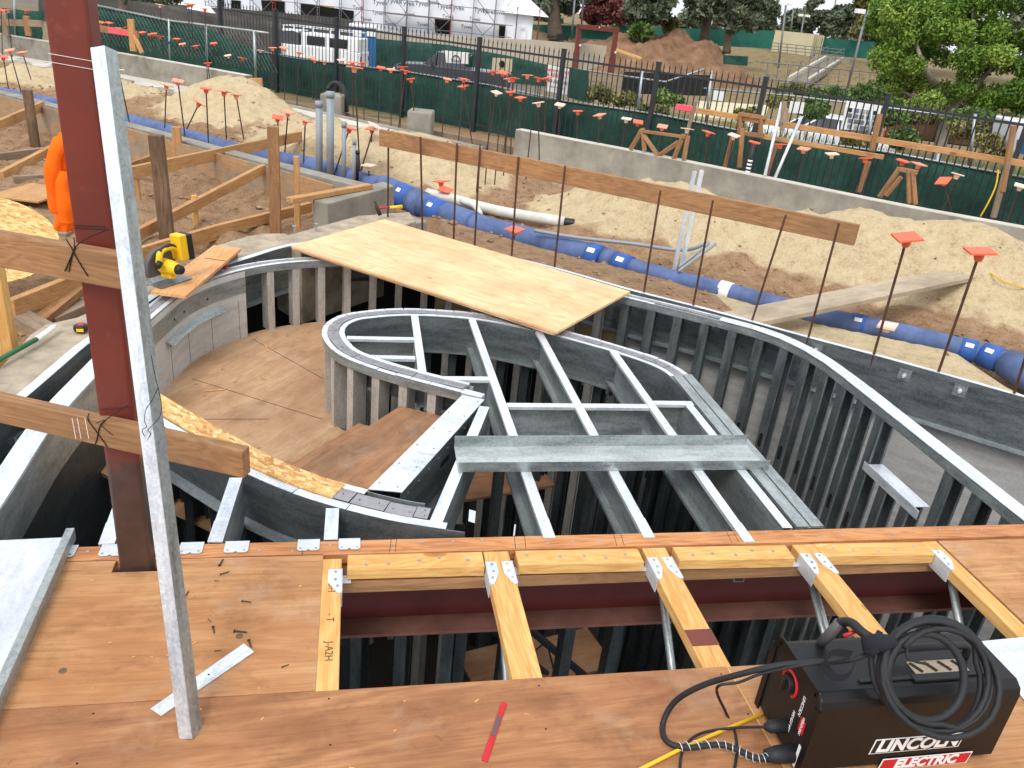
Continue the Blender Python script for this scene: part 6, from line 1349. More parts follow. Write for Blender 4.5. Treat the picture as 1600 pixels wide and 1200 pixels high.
# ================================================================ vehicles
def vehicle(nm, lab, cat, px, base_py, z, length, yaw, body_mat, kind):
    b = P(px, base_py, z); o = thing(nm, lab, cat, tuple(b)); ux = V((math.cos(yaw), math.sin(yaw), 0)); uy = V((-ux.y, ux.x, 0)); L = length; Wd = .95
    def T(x, y, zz): return b+ux*x*L/2+uy*y*Wd+Z*zz
    def loft(secs, mat, name, par=o, bev=.03):  # secs: list of (x, halfwidth_bottom, z0, halfwidth_top, z1)
        m = MB(); vs = []
        for x, w0, z0, w1, z1 in secs: vs += [T(x, -w0, z0), T(x, w0, z0), T(x, w1, z1), T(x, -w1, z1)]
        fs = [(0, 1, 2, 3)[::-1]]+[(i*4+j, i*4+(j+1) % 4, (i+1)*4+(j+1) % 4, (i+1)*4+j) for i in range(len(secs)-1) for j in range(4)]+[tuple((len(secs)-1)*4+j for j in range(4))]
        m.add(vs, fs); return m.build(name, mat, par, bev=bev, smooth=False)
    if kind == 'pickup':
        loft([(-1, .9, .45, .92, 1.05), (-.97, .95, .4, .97, 1.15), (.45, .98, .4, .98, 1.18), (.9, .96, .45, .88, 1.1), (1, .8, .5, .8, .95)], body_mat, 'body')
        loft([(-.28, .93, 1.16, .78, 1.72), (-.2, .93, 1.16, .78, 1.8), (.22, .93, 1.16, .76, 1.8), (.48, .92, 1.16, .7, 1.2)], 'glass', 'cab_glass')
        loft([(-.26, .79, 1.76, .76, 1.82), (.22, .77, 1.77, .74, 1.82)], body_mat, 'roof', bev=.01)
        for x in (-.26, .02, .26):
            for s in (-1, 1): m = MB(); m.beam(T(x, s*.955, 1.14), T(x-.02, s*.79, 1.8), .07, .05, ux, False); m.build('pillar', body_mat, o)
        wh = (-.62, .62)
    elif kind == 'utility':
        loft([(-1, .95, .5, .95, 1.3), (-.3, 1., .45, 1., 1.35), (.55, .98, .45, .97, 1.35), (.95, .95, .5, .85, 1.15), (1., .8, .6, .8, 1.0)], body_mat, 'body')
        loft([(.02, .93, 1.34, .8, 1.95), (.1, .93, 1.34, .8, 2.02), (.36, .93, 1.34, .78, 2.0), (.58, .92, 1.34, .72, 1.4)], 'glass', 'cab_glass')
        loft([(.03, .81, 1.98, .78, 2.05), (.36, .79, 1.98, .76, 2.03)], body_mat, 'roof', bev=.01)
        loft([(-.98, .95, 1.31, .92, 1.95), (-.02, .95, 1.31, .92, 1.98)], body_mat, 'canopy')
        for x0, x1 in ((-.80, -.50), (-.42, -.12)):
            for s in (-1, 1): m = MB(); q = [T(x0, s*.955, 1.42), T(x1, s*.955, 1.42), T(x1, s*.94, 1.86), T(x0, s*.94, 1.86)]; m.slab(q, uy*s*.01); m.build('canopy_window', 'glass', o)
        rk = MB()
        for s in (-1, 1):
            rk.beam(T(-.98, s*.8, 2.25), T(.3, s*.8, 2.25), .03, .03)
            for x in (-.95, -.5, -.05, .28): rk.beam(T(x, s*.8, 1.95), T(x, s*.8, 2.25), .05, .05, ux, False)
        for x in (-.95, -.5, -.05, .28): rk.beam(T(x, -.8, 2.25), T(x, .8, 2.25), .05, .05)
        rk.build('ladder_rack', body_mat, o); wh = (-.6, .68)
    else:
        loft([(-1, .8, .4, .85, .8), (-.9, .92, .35, .9, .9), (.5, .95, .35, .92, .92), (.9, .9, .35, .85, .75), (1, .75, .4, .75, .6)], body_mat, 'body')
        loft([(-.72, .85, .9, .7, .95), (-.45, .88, .9, .68, 1.35), (.1, .88, .9, .68, 1.4), (.45, .86, .9, .7, .95)], 'glass', 'cabin_glass')
        loft([(-.46, .69, 1.34, .64, 1.40), (-.1, .69, 1.38, .62, 1.46), (.12, .68, 1.37, .64, 1.43)], body_mat, 'roof', bev=.02)
        for x0, x1 in ((-.72, -.46), (-.15, -.13), (.45, .12)):
            for s in (-1, 1): m = MB(); m.beam(T(x0, s*.9, .9), T(x1, s*.7, 1.38), .06, .05, ux, False); m.build('pillar', body_mat, o)
        wh = (-.6, .6)
    for x in wh:
        for s in (-1, 1):
            c = T(x, s*.86, .36); m = MB(); m.disc(c, uy*s, .36 if kind != 'sedan' else .31, .18, 20); w_ = m.build('wheel', 'tyre', o); m = MB(); m.disc(c+uy*s*.17, uy*s, .2, .02, 12); m.build('rim', 'galv_dull', w_)
    for s in (-1, 1):
        m = MB(); m.box(T(.985, s*.68, .72), .1, .3, .16, yaw); m.build('headlight', 'white', o); m = MB(); m.box(T(-.99, s*.78, .85), .08, .15, .25, yaw); m.build('tail_light', 'red', o)
        m = MB(); m.box(T(.30, s*1.08, 1.2 if kind != 'sedan' else .95), .12, .18, .16, yaw); m.build('mirror', body_mat, o)
    return o
ang = math.atan2(-.6, .8)
vehicle('utility_truck', 'white utility truck with a ladder rack parked behind the iron fence', 'truck', 478, 112, -2.45, 6.4, math.pi+math.atan2(-.28, .96), 'white_paint', 'utility')
vehicle('pickup_truck', 'dark gray pickup truck parked behind the green screen', 'pickup', 706, 143, -2.3, 5.6, math.pi+math.atan2(-.32, .95), 'car_gray', 'pickup')
vehicle('parked_car', 'white sedan parked behind the iron fence at the right', 'car', 1272, 247, -1.9, 4.7, math.pi+math.atan2(-.30, .95), 'white_paint', 'sedan')
# blue and white van edge at right
vn = thing('parked_van', 'white and dark blue vehicle corner cut off at the right edge', 'van', tuple(W2(1610, 260, 24)))
a, b, c_, d_ = W2(1584, 240, 24), W2(1700, 262, 23), W2(1700, 205, 23), W2(1592, 190, 24)
m = MB(); m.slab([a, b, c_, d_], V((.6, 1.6, 0))); m.build('body', 'white_paint', vn, bev=.05); m = MB(); a2_, b2_ = W2(1586, 238, 23.95), W2(1700, 260, 22.95); c2_, d2_ = W2(1700, 235, 22.95), W2(1589, 218, 23.95); m.slab([a2_, b2_, c2_, d2_], V((.0, -.03, 0))); m.build('side_panel', 'porta_blue', vn)
# ================================================================ house wrapped building with scaffolding
BA, BB = tuple(P(380, 40, -2.3)[:2]), tuple(P(600, 62, -2.3)[:2]); 
BA = (-18, 84.); BB = (12., 80.)
bd = thing('wrapped_building', 'large building under construction wrapped in white sheeting behind scaffolding', 'building', (0, 82, -2.6))
def bp_(l, off, th, nm, mat, par=bd): return wallpoly(l, BA, BB, off, th, nm, mat, parent=par)
import itertools
wl = Wp(250, 30, BA, BB); wr = Wp(832, 62, BA, BB)
dB = (V(BB)-V(BA)).normalized(); nB = V((-dB.y, dB.x)); nB3 = V((nB.x, nB.y, 0)); dB3 = V((dB.x, dB.y, 0))
def boxB(x0, x1, z0, z1, dep, nm, mat, par=bd, fr=0.):
    a = Wp(x0, 40, BA, BB); b = Wp(x1, 40, BA, BB); a = V((a.x, a.y, 0))-nB3*fr; b = V((b.x, b.y, 0))-nB3*fr
    m = MB(); q = [a, b, b+nB3*dep, a+nB3*dep]; m.hexa([p+Z*z0 for p in q], [p+Z*z1 for p in q], (dB3, nB3, Z)); return m.build(nm, mat, par)
boxB(160, 790, -2.6, 7.5, 12, 'main_wall', 'wrap_white')
wing = boxB(790, 832, -2.6, 1.2, 5, 'wing_wall', 'wrap_white', fr=.3)
a, b = Wp(786, 30, BA, BB), Wp(856, 30, BA, BB); a = V((a.x, a.y, 1.2))-nB3*.9; b = V((b.x, b.y, 1.2))-nB3*.9; mm = (a+b)/2+Z*.9+nB3*2.5
m = MB(); m.add([a, b, b+nB3*6, a+nB3*6, a+dB3*1.0+nB3*2.6+Z*1.4, b-dB3*1.8+nB3*2.6+Z*1.4], [(3, 2, 1, 0), (0, 1, 5, 4), (1, 2, 5), (2, 3, 4, 5), (3, 0, 4)]); m.build('wing_roof', 'white', bd)
for nm, l in (('opening', [(470, 5), (553, 17), (551, 45), (470, 43)]), ('opening', [(340, -5), (350, -3), (350, 20), (340, 20)]), ('opening', [(362, 0), (376, 1), (376, 32), (363, 30)]), ('opening', [(408, 0), (445, 2), (444, 45), (414, 40)]), ('window', [(679, 28), (705, 31), (704, 54), (680, 52)]), ('window', [(780, 38), (791, 39), (790, 60), (779, 59)]), ('window', [(812, 41), (821, 42), (820, 62), (811, 61)])):
    w_ = bp_(l, .05 if nm == 'opening' else -.42 if l[0][0] > 800 else .05, -.08, nm, 'dark_opening')
    if nm == 'window':
        for (p, q_) in ((l[0], l[1]), (l[1], l[2]), (l[2], l[3]), (l[3], l[0])):
            a, b = Wp(*p, BA, BB), Wp(*q_, BA, BB); m = MB(); m.beam(a-nB3*(.1 if l[0][0] < 800 else .5), b-nB3*(.1 if l[0][0] < 800 else .5), .12, .06, nB3, False); m.build('frame', 'white', w_)
bp_([(500, 8), (522, 10), (521, 45), (499, 44)], .0, -.12, 'plywood_cover', 'fir_new')
bp_([(420, 0), (440, 0), (432, 40), (415, 38)], -.0, -.1, 'plywood_cover', 'fir_old')
rt = random.Random(2)
for i, (x, y) in enumerate([(594, 4), (616, 2), (636, 5), (660, 6), (694, 10), (714, 12), (752, 16), (764, 18), (610, 37), (660, 38), (729, 42), (572, 30), (640, 22), (780, 20), (676, 3), (560, 12), (800, 50), (742, 30), (590, 20), (700, 26)]):
    text('Tyvek', 'wrap_lettering', 'letters_gray', bd, .56 if i < 8 else .42, Wp(x, y, BA, BB)-nB3*.02, dB3, Z, .01)
# scaffolding
scf = thing('scaffolding', 'thin metal scaffolding standing in front of the wrapped building', 'scaffolding', (2, 79, -2.6))
offS = -1.4
nbS = -nB3*1.4
for i, x in enumerate(range(330, 870, 34)):
    a = Wp(x, 40, BA, BB)+nbS; zb = -2.6; m = MB(); m.tube([(a.x, a.y, zb), (a.x, a.y, 5.0 if x < 800 else 1.8)], .035, 5); m.tube([(a.x+nB3.x*1.1, a.y+nB3.y*1.1, zb), (a.x+nB3.x*1.1, a.y+nB3.y*1.1, 5.0 if x < 800 else 1.8)], .035, 5)
    for z in np.arange(-2.0, 4.9 if x < 800 else 1.7, .5): m.tube([(a.x, a.y, z), (a.x+nB3.x*1.1, a.y+nB3.y*1.1, z)], .025, 4)
    m.build('frame', 'scaffold_red' if i % 4 == 3 else 'scaffold', scf)
for z in (-.8, .2, 1.3, 2.4):
    a, b = Wp(330, 40, BA, BB)+nbS, Wp(800, 40, BA, BB)+nbS; m = MB(); m.tube([(a.x, a.y, z), (b.x, b.y, z)], .03, 5); m.build('ledger', 'scaffold', scf)
for i, x in enumerate(range(330, 800, 68)):
    a, b = Wp(x, 40, BA, BB)+nbS, Wp(x+34, 40, BA, BB)+nbS; m = MB(); m.tube([(a.x, a.y, -1.8), (b.x, b.y, .2)], .025, 4); m.tube([(a.x, a.y, .2), (b.x, b.y, -1.8)], .025, 4); m.tube([(a.x, a.y, 2.3), (b.x, b.y, .3)], .025, 4); m.build('cross_brace', 'scaffold', scf)
a, b = Wp(600, 40, BA, BB)+nbS+nB3*.5, Wp(790, 40, BA, BB)+nbS+nB3*.5; m = MB(); m.beam((a.x, a.y, .15), (b.x, b.y, .15), .9, .06); m.build('walk_plank', 'fir_gray', scf)
# tan block wall before the building
TA, TB = tuple(Wp(560, 60, (-10, 66), (20, 60))[:2]), tuple(Wp(950, 75, (-10, 66), (20, 60))[:2])
wallpoly([(545, 43), (640, 52), (760, 60), (830, 62), (948, 72), (944, 102), (830, 130), (545, 120)], TA, TB, 0, .3, 'block_wall', 'stucco', 'plain tan block wall in front of the wrapped building', 'wall')
wallpoly([(60, -4), (180, -2), (330, 12), (420, 18), (545, 30), (545, 62), (330, 50), (60, 40)], (-24, 60), (6, 58), 0, .2, 'fence_screen', 'screen_gray', 'gray screened fence line along the foot of the wrapped building', 'fence screen')
# portable toilet, yellow tent roof
pt = W2(567, 72, 54); o = thing('portable_toilet', 'blue portable toilet with a pale roof behind the white truck', 'portable toilet', (pt.x, pt.y, -2.7))
a = W2(547, 70, 54); b = W2(587, 74, 54); zt = W2(567, 43, 54).z
m = MB(); m.box(((a.x+b.x)/2, (a.y+b.y)/2, -2.7), (b-a).length, 1.2, zt+2.7, math.atan2(b.y-a.y, b.x-a.x)); m.build('cabin', 'porta_blue', o)
m = MB(); m.box(((a.x+b.x)/2, (a.y+b.y)/2, zt), (b-a).length*1.08, 1.35, .18, math.atan2(b.y-a.y, b.x-a.x)); m.build('roof', 'white', o, bev=.06)
for x in (558, 580): m = MB(); p = W2(x, 57, 53.35); m.box(p, .5, .03, .35, math.atan2(b.y-a.y, b.x-a.x)); m.build('sticker', 'white', o)
m = MB(); c = W2(311, 20, 50); m.add([c+V((-.9, 0, -.25)), c+V((.9, 0, -.25)), c+V((.9, 1.4, -.25)), c+V((-.9, 1.4, -.25)), c+V((-.5, .4, .35)), c+V((.5, .4, .35))], [(3, 2, 1, 0), (0, 1, 5, 4), (1, 2, 5), (2, 3, 4, 5), (3, 0, 4)]); m.use('yellow'); m.box(c+V((0, .7, -.5)), 1.9, 1.5, .25); m.use('scaffold')
for sx in (-.85, .85): m.box(c+V((sx, .7, -4.6)), .1, .1, 4.1)
tag(m.build('booth', 'white'), 'white and yellow booth top peeking above the gray fence', 'booth')
# ================================================================ red steel portal frame, dirt mound
RA, RB = tuple(W2(903, 80, 62)[:2]), tuple(W2(962, 80, 60)[:2]); o = thing('steel_portal_frame', 'dark red steel portal frame standing beside the brown dirt mound', 'steel frame', tuple(W2(930, 105, 61)))
for nm, p, q_ in (('post', (905, 39), (899, 108)), ('post', (963, 45), (954, 114)), ('beam', (903, 41), (966, 47))):
    a, b = Wp(*p, RA, RB), Wp(*q_, RA, RB); m = MB(); m.beam(a, b, .3, .3, V((0, 1, 0)), False); m.build(nm, 'steel_red', o)
for x, y in ((905, 72), (936, 44), (960, 83)): m = MB(); m.box(Wp(x, y, RA, RB)-V((0, .2, 0)), .12, .06, .12); m.build('marker', 'white', o)
wallpoly([(963, 76), (1002, 90), (1001, 93), (962, 80)], RA, RB, 2, .15, 'timber', 'fir_new', 'pale timber lying on the slope of the dirt mound', 'timber')
md = W2(1058, 118, 76); m = MB(); rm = random.Random(3); N = 56; vs = []
for i in range(N+1):
    for j in range(N+1):
        u, v = i/N*2-1, j/N*2-1; x = md.x+u*9.5; y = md.y+5+v*8; r2 = u*u+v*v*1.0
        zz = max(0, 1-r2)**.8*3.5*(1+.12*math.sin(u*7+v*4)+.10*math.sin(u*13-v*9))+rm.uniform(-.18, .18)*(r2 < 1)
        vs.append(V((x, y, base_z(x, y)-.1+zz*1.0)))
m.add(vs, [(i*(N+1)+j, (i+1)*(N+1)+j, (i+1)*(N+1)+j+1, i*(N+1)+j+1) for i in range(N) for j in range(N)])
plain('mound_dirt', rgb(134, 104, 80), .95, 0, .5, .9, .8, .1, 4); struct(m.build('dirt_mound', 'mound_dirt', smooth=True))
# ================================================================ far right hillside
def farsheet(l, D0, D1, nm, mat, lab, cat='fence screen', th=.1):
    x0, x1 = l[0][0], l[1][0]; a, b = W2(x0, 60, D0), W2(x1, 60, D1); return wallpoly(l, tuple(a[:2]), tuple(b[:2]), 0, th, nm, mat, lab, cat)
farsheet([(832, 38), (1210, 48), (1205, 76), (830, 56)], 96, 88, 'fence_screen', 'screen_far_green', 'teal fence screen along the hillside behind the dirt mound')
farsheet([(1268, 57), (1410, 70), (1405, 96), (1268, 84)], 104, 96, 'fence_screen', 'screen_far_green', 'teal fence screen right of the beige container')
farsheet([(1130, 86), (1168, 88), (1167, 103), (1130, 100)], 70, 69, 'fence_screen', 'screen_green', 'dark green screen piece at the right foot of the dirt mound')
farsheet([(870, 53), (889, 55), (888, 64), (869, 62)], 74, 74, 'dark_panel', 'screen_black', 'small black panel left of the red portal frame', 'panel')
a, b = W2(1213, 78, 104), W2(1274, 82, 102); zt = W2(1240, 50, 103).z; o = thing('storage_container', 'beige storage container on the hill top at the right', 'container', tuple((a+b)/2)); dr = math.atan2(b.y-a.y, b.x-a.x); L = (b-a).length; c = (a+b)/2
m = MB(); zb_ = a.z-.3; m.box((c.x, c.y, zb_), L, 2.4, zt-zb_, dr); m.build('body', 'beige', o)
for k in range(22): m = MB(); q = a+(b-a)*(k+.5)/22; m.box((q.x+.0, q.y-1.22, zb_+.1), .09, .05, zt-zb_-.2, dr); m.build('rib', 'beige', o)
# retaining curb and stairs on the slope
sta, stb = W2(1246, 126, 84), W2(1303, 92, 98); o = thing('outdoor_stairs', 'concrete stairs with side rails climbing the dry hillside at right', 'stairs', tuple(sta)); m = MB(); n = 16
dS = (stb-sta); 
for k in range(n):
    p = sta+dS*k/n; q_ = sta+dS*(k+1)/n; m.beam((p.x, p.y, q_.z), (q_.x, q_.y, q_.z), 2.0, .5)
m.build('steps', 'concrete', o)
for s in (-1, 1):
    e = V((1.15*s, .3*s, .25)); m = MB(); m.beam(sta+e, stb+e, .25, .5); m.build('side_wall', 'concrete_light', o)
    m = MB(); m.tube([sta+e+Z*.9, stb+e+Z*.9], .04, 5)
    for k in range(5): p = sta+dS*k/4+e; m.tube([p, p+Z*.9], .04, 5)
    m.build('hand_rail', 'scaffold', o)
a, b = W2(1200, 84, 99), W2(1330, 92, 97); m = MB(); m.beam(a, b, .4, .8); struct(m.build('hill_curb', 'concrete'))
gr = thing('guard_rail', 'gray guard rail in front of the beige container', 'guard rail', tuple(W2(1260, 85, 98)))
for dy in (0, 5, 10): m = MB(); m.tube([W2(1200, 66+dy, 99), W2(1320, 78+dy, 98)], .04, 5); m.build('rail', 'scaffold', gr)
for k in range(9): m = MB(); x = 1202+k*14; m.tube([W2(x, 66+k*1.4, 99), W2(x, 82+k*1.4, 99)], .04, 5); m.build('post', 'scaffold', gr)
# poles
for i, (x0, y0, x1, y1, D, hd) in enumerate([(1228, 8, 1214, 120, 92, 1), (1240, 12, 1234, 58, 118, 0), (1256, 26, 1246, 84, 112, 1), (1353, 22, 1320, 150, 60, 1), (1330, 42, 1322, 88, 110, 0), (898, 0, 893, 58, 84, 0), (914, -40, 908, 46, 90, 0), (1307, -10, 1298, 60, 120, 0)]):
    o = thing('light_pole', '%s tall gray pole from the left on the far hillside' % ORD[[3, 4, 5, 7, 6, 0, 1, 5][i]] if i != 7 else 'thin pole before the pale sky gap right of the container', 'pole', tuple(W2(x1, y1, D)), 'light poles on the hillside')
    m = MB(); m.tube([W2(x1, y1+4, D), W2(x0, y0, D)], .10 if D > 70 else .08, 7); m.build('shaft', 'scaffold', o, smooth=True)
    if hd:
        for s in (-1, 1): m = MB(); p = W2(x0, y0, D)+V((s*.45, 0, 0)); m.box(p, .55, .35, .25); m.build('lamp_head', 'white', o)
# baseball style high net poles behind the building
for i, (px, y0) in enumerate(((1262, 10), (1292, 14))): pass
# low courts fence in the middle distance
cf = thing('court_fence', 'thin gray fence around the low court below the hillside', 'fence', tuple(W2(1280, 140, 60)))
for k in range(14):
    x = 1200+k*16; m = MB(); m.tube([W2(x, 97+k*1.5, 66-k*.4), W2(x-4, 134+k*2, 66-k*.4)], .035, 4); m.build('post', 'scaffold', cf)
for dy in (0, 26): m = MB(); m.tube([W2(1180, 96+dy, 66.5), W2(1425, 119+dy, 60)], .035, 4); m.build('rail', 'scaffold', cf)
m = MB(); p = W2(1345, 146, 48); m.box(p, 2.6, .5, .08, -.1); m.box(p+V((0, 0, -.4)), 2.2, .1, .4, -.1); tag(m.build('bench', 'screen_far_green'), 'small teal bench in the court below the hillside', 'bench')
lowa = farsheet([(975, 112), (1110, 118), (1105, 150), (970, 146)], 30, 30, 'low_wall', 'screen_black', 'low dark gray wall beyond the fence in the middle', 'wall')
m = MB(); q = [W2(960, 152, 27), W2(1035, 156, 26), W2(1025, 168, 23.5), W2(950, 163, 24)]; m.slab([V((p.x, p.y, base_z(p.x, p.y)+.05)) for p in q], Z*.1); struct(m.build('paving', 'concrete_light'))
m = MB(); q = [(1090, 165), (1200, 172), (1190, 200), (1080, 190)]; m.slab([V((P(x, y, -1.5).x, P(x, y, -1.5).y, -1.38)) for x, y in q], Z*.1); struct(m.build('paving', 'beige'))
m = MB(); m.box(P(1455, 222, -1.7)+V((.6, .4, 0)), 4.2, 1.6, .8, -.5); tag(m.build('planter_mound', 'mound_dirt', bev=.25), 'low brown gravelly mound right beside the green tree trunk', 'mound')
# ================================================================ trees and bushes
def leafcloud(nm, mat, parent, clumps, n, size, seed, tag_=None, flat=.5):
    r = np.random.default_rng(seed); cs = np.array([(c[0], c[1], c[2]) for c in clumps]); rad = np.array([c[3] for c in clumps])
    w_ = rad**2.; idx = r.choice(len(clumps), n, p=w_/w_.sum())
    u = r.normal(size=(n, 3)); u /= np.linalg.norm(u, axis=1)[:, None]; rr = rad[idx]*r.uniform(.35, 1.08, n)**.7
    pos = cs[idx]+u*rr[:, None]*np.array([1, 1, .8])
    a = r.normal(size=(n, 3)); a /= np.linalg.norm(a, axis=1)[:, None]; b = np.cross(a, r.normal(size=(n, 3))); b /= np.linalg.norm(b, axis=1)[:, None]
    s = size*r.uniform(.5, 1.4, n)[:, None]
    q = np.stack([pos-a*s, pos+b*s*.45, pos+a*s, pos-b*s*.45], 1).reshape(-1, 3)
    m = MB(); org = V(parent['_w']) if parent is not None else None
    me = bpy.data.meshes.new(nm); og = np.array(tuple(org)) if org else q.mean(0)*0+np.array([q[:, 0].mean(), q[:, 1].mean(), q[:, 2].min()])
    me.from_pydata((q-og).tolist(), [], [(4*i, 4*i+1, 4*i+2, 4*i+3) for i in range(n)])
    base = r.uniform(.2, .8, len(clumps))[idx]; rv = np.clip(base+r.normal(0, .18, n), 0, 1)
    at = me.attributes.new('rv', 'FLOAT', 'POINT'); at.data.foreach_set('value', np.repeat(rv, 4))
    me.materials.append(M[mat]); o = bpy.data.objects.new(nm, me); C.objects.link(o); o['_w'] = tuple(og)
    if parent is not None: o.parent = parent
    else: o.location = og
    return o
def px_clumps(l, D, r_, depth, seed, rscale=1.):
    rr = random.Random(seed); out = []
    for (x, y, w_) in l:
        p = W2(x, y, D+rr.uniform(-depth, depth)); out.append((p.x, p.y, p.z, w_/FPX*D*rscale))
    return out
# the big green tree on the right
rg = random.Random(17); D = 40.
pts_ = []
outline = [(rg.choice([1372, 1380, 1392, 1410]), rg.uniform(0, 150)) for _ in range(10)]+[(rg.uniform(1390, 1690), rg.uniform(-20, 180)) for _ in range(75)]+[(1400, 20), (1440, 5), (1490, 0), (1545, -10), (1600, 0), (1650, 20), (1385, 45), (1420, 60), (1465, 55), (1510, 45), (1560, 50), (1610, 60), (1655, 70), (1390, 95), (1430, 105), (1400, 128), (1440, 140), (1475, 95), (1520, 95), (1570, 100), (1615, 110), (1660, 115), (1470, 150), (1510, 140), (1550, 145), (1590, 140), (1630, 150), (1500, 165), (1545, 168), (1585, 165), (1620, 172), (1420, -30), (1500, -40), (1580, -40), (1650, -40), (1455, 165), (1372, 20), (1690, 40), (1700, 90)]
for x, y in outline: pts_.append((x+rg.uniform(-8, 8), y+rg.uniform(-5, 5), rg.uniform(12, 24)))
for x, y in ((1368, 8), (1380, 70), (1382, 122), (1395, 140), (1520, 180), (1570, 182), (1610, 184)): pts_.append((x, y, 11))
bt = thing('shade_tree', 'big bright green leafy tree behind the fence at the right', 'tree', tuple(V((W2(1472, 232, D).x, W2(1472, 232, D).y, base_z(W2(1472, 232, D).x, W2(1472, 232, D).y)))))
leafcloud('crown', 'leaf_bright', bt, px_clumps(pts_, D, 1, 1.8, 5), 100000, .08, 4)
m = MB(); tb = V(bt['_w']); f_ = W2(1478, 168, D)
m.tube(smooth_path([tb-Z*.2, W2(1474, 205, D), W2(1482, 185, D), W2(1480, 160, D)], 4), [.30, .28, .27, .26, .25, .25, .24, .23, .22, .22, .21, .20, .2], 10)
m.tube(smooth_path([W2(1480, 165, D), W2(1468, 140, D-.2), W2(1452, 118, D-1.2), W2(1438, 88, D-1.6), W2(1430, 60, D-1)], 4), [.16, .16, .15, .15, .14, .13, .12, .12, .11, .1, .1, .09, .08, .07, .06, .06, .05], 8)
m.tube(smooth_path([W2(1482, 162, D), W2(1502, 120, D), W2(1515, 70, D-.4), W2(1522, 20, D)], 4), [.15]*5+[.12]*4+[.08]*4, 8)
m.tube(smooth_path([W2(1478, 180, D), W2(1455, 160, D), W2(1425, 150, D), W2(1405, 140, D)], 3), [.09]*4+[.06]*6, 6)
m.tube(smooth_path([W2(1484, 172, D), W2(1530, 130, D), W2(1560, 90, D-1.5), W2(1566, 75, D-1.5)], 3), [.1]*4+[.06]*6, 6)
m.build('trunk', 'bark_pale', bt, smooth=True)
def tree(nm, lab, mat, D, trunk, clumps, n, size, seed, bark='bark', r0=.25, depth=1.5):
    base = W2(trunk[0][0], trunk[0][1], D); o = thing(nm, lab, 'tree', tuple(base), 'distant trees along the hill')
    leafcloud('crown', mat, o, px_clumps(clumps, D, 1, depth, seed), n, size, seed)
    pl = smooth_path([W2(x, y, D) for x, y in trunk], 3); m = MB(); m.tube(pl, [r0*(1-.6*i/len(pl)) for i in range(len(pl))], 8)
    rr = random.Random(seed)
    for c in clumps[::3]: m.tube([W2(trunk[-1][0], (trunk[-1][1]+c[1])/2+6, D), W2(c[0], c[1], D)], [r0*.3, r0*.1], 5)
    m.build('trunk', bark, o, smooth=True); return o
def cl_(x0, x1, y0, y1, n, w0, w1, seed):
    r = random.Random(seed); return [(r.uniform(x0, x1), r.uniform(y0, y1), r.uniform(w0, w1)) for _ in range(n)]
tree('eucalyptus_tree', 'tall pine-like tree with thick trunk just right of the red portal frame', 'leaf_dark', 80, [(1003, 66), (1004, 40), (1006, 0), (1008, -40)], cl_(985, 1055, -50, 30, 22, 10, 16, 1), 5000, .34, 31, r0=.75)
tree('palm_tree', 'small shaggy palm at the foot of the thick-trunked tree', 'leaf_green', 78, [(1001, 66), (1001, 58), (1002, 48)], [(1001, 48, 8), (994, 50, 6), (1009, 50, 6)], 700, .5, 32, r0=.5)
tree('eucalyptus_tree', 'tree with pale drooping dead fronds left of the hill screen', 'leaf_brush', 82, [(1052, 60), (1052, 45), (1053, 30)], [(1050, 38, 8), (1045, 44, 6)], 700, .45, 33, r0=.4)
tree('red_leaf_tree', 'reddish brown leafed tree behind the red portal frame', 'leaf_red', 92, [(935, 42), (934, 20), (930, 0)], cl_(915, 972, -10, 32, 18, 7, 12, 3), 4200, .3, 34, r0=.3)
tree('eucalyptus_tree', 'dark tree with brown trunk right of the wrapped building', 'leaf_dark', 92, [(868, 58), (866, 30), (868, -20)], cl_(838, 895, -30, 18, 16, 9, 14, 4), 4000, .34, 35, r0=.9)
tree('eucalyptus_tree', 'tall slim-trunked eucalyptus above the dirt mound', 'leaf_dark', 84, [(1098, 70), (1104, 40), (1112, 0), (1116, -30)], cl_(1080, 1150, -40, 22, 20, 8, 14, 5), 4200, .32, 36, r0=.55)
tree('eucalyptus_tree', 'eucalyptus with thin dark trunk right of the dirt mound', 'leaf_dark', 80, [(1135, 84), (1138, 50), (1142, 10), (1146, -20)], cl_(1125, 1185, -30, 45, 20, 7, 12, 6), 4000, .3, 37, r0=.4)
tree('eucalyptus_tree', 'broad gray-green eucalyptus left of the beige container', 'leaf_dark', 112, [(1190, 62), (1188, 40), (1186, 15)], cl_(1160, 1215, 0, 52, 26, 8, 13, 7), 5200, .36, 38)
tree('eucalyptus_tree', 'wispy eucalyptus above the beige container', 'leaf_dark', 125, [(1268, 62), (1268, 40), (1270, 15)], cl_(1225, 1300, 22, 52, 26, 7, 11, 8)+[(1268, 8, 8), (1280, 0, 7), (1262, 18, 7)], 4600, .36, 39)
tree('eucalyptus_tree', 'wispy eucalyptus against the sky left of the green shade tree', 'leaf_dark', 118, [(1325, 76), (1324, 50), (1322, 20)], cl_(1300, 1350, 15, 66, 24, 7, 11, 9), 4600, .34, 40)
tree('eucalyptus_tree', 'brownish tree directly left of the big green tree crown', 'leaf_brush', 100, [(1352, 86), (1354, 50), (1356, 10)], cl_(1335, 1380, -20, 62, 26, 9, 14, 10), 4600, .32, 41)
tree('eucalyptus_tree', 'dark low tree band behind the teal hillside screen', 'leaf_dark', 104, [(1085, 52), (1085, 40), (1085, 30)], cl_(1060, 1120, 22, 46, 12, 6, 10, 11), 2200, .32, 42)
tree('eucalyptus_tree', 'distant low tree between the thick trunk and the slim eucalyptus', 'leaf_green', 100, [(1030, 48), (1030, 38), (1030, 30)], cl_(960, 1000, 26, 42, 8, 6, 9, 12), 1500, .3, 43)
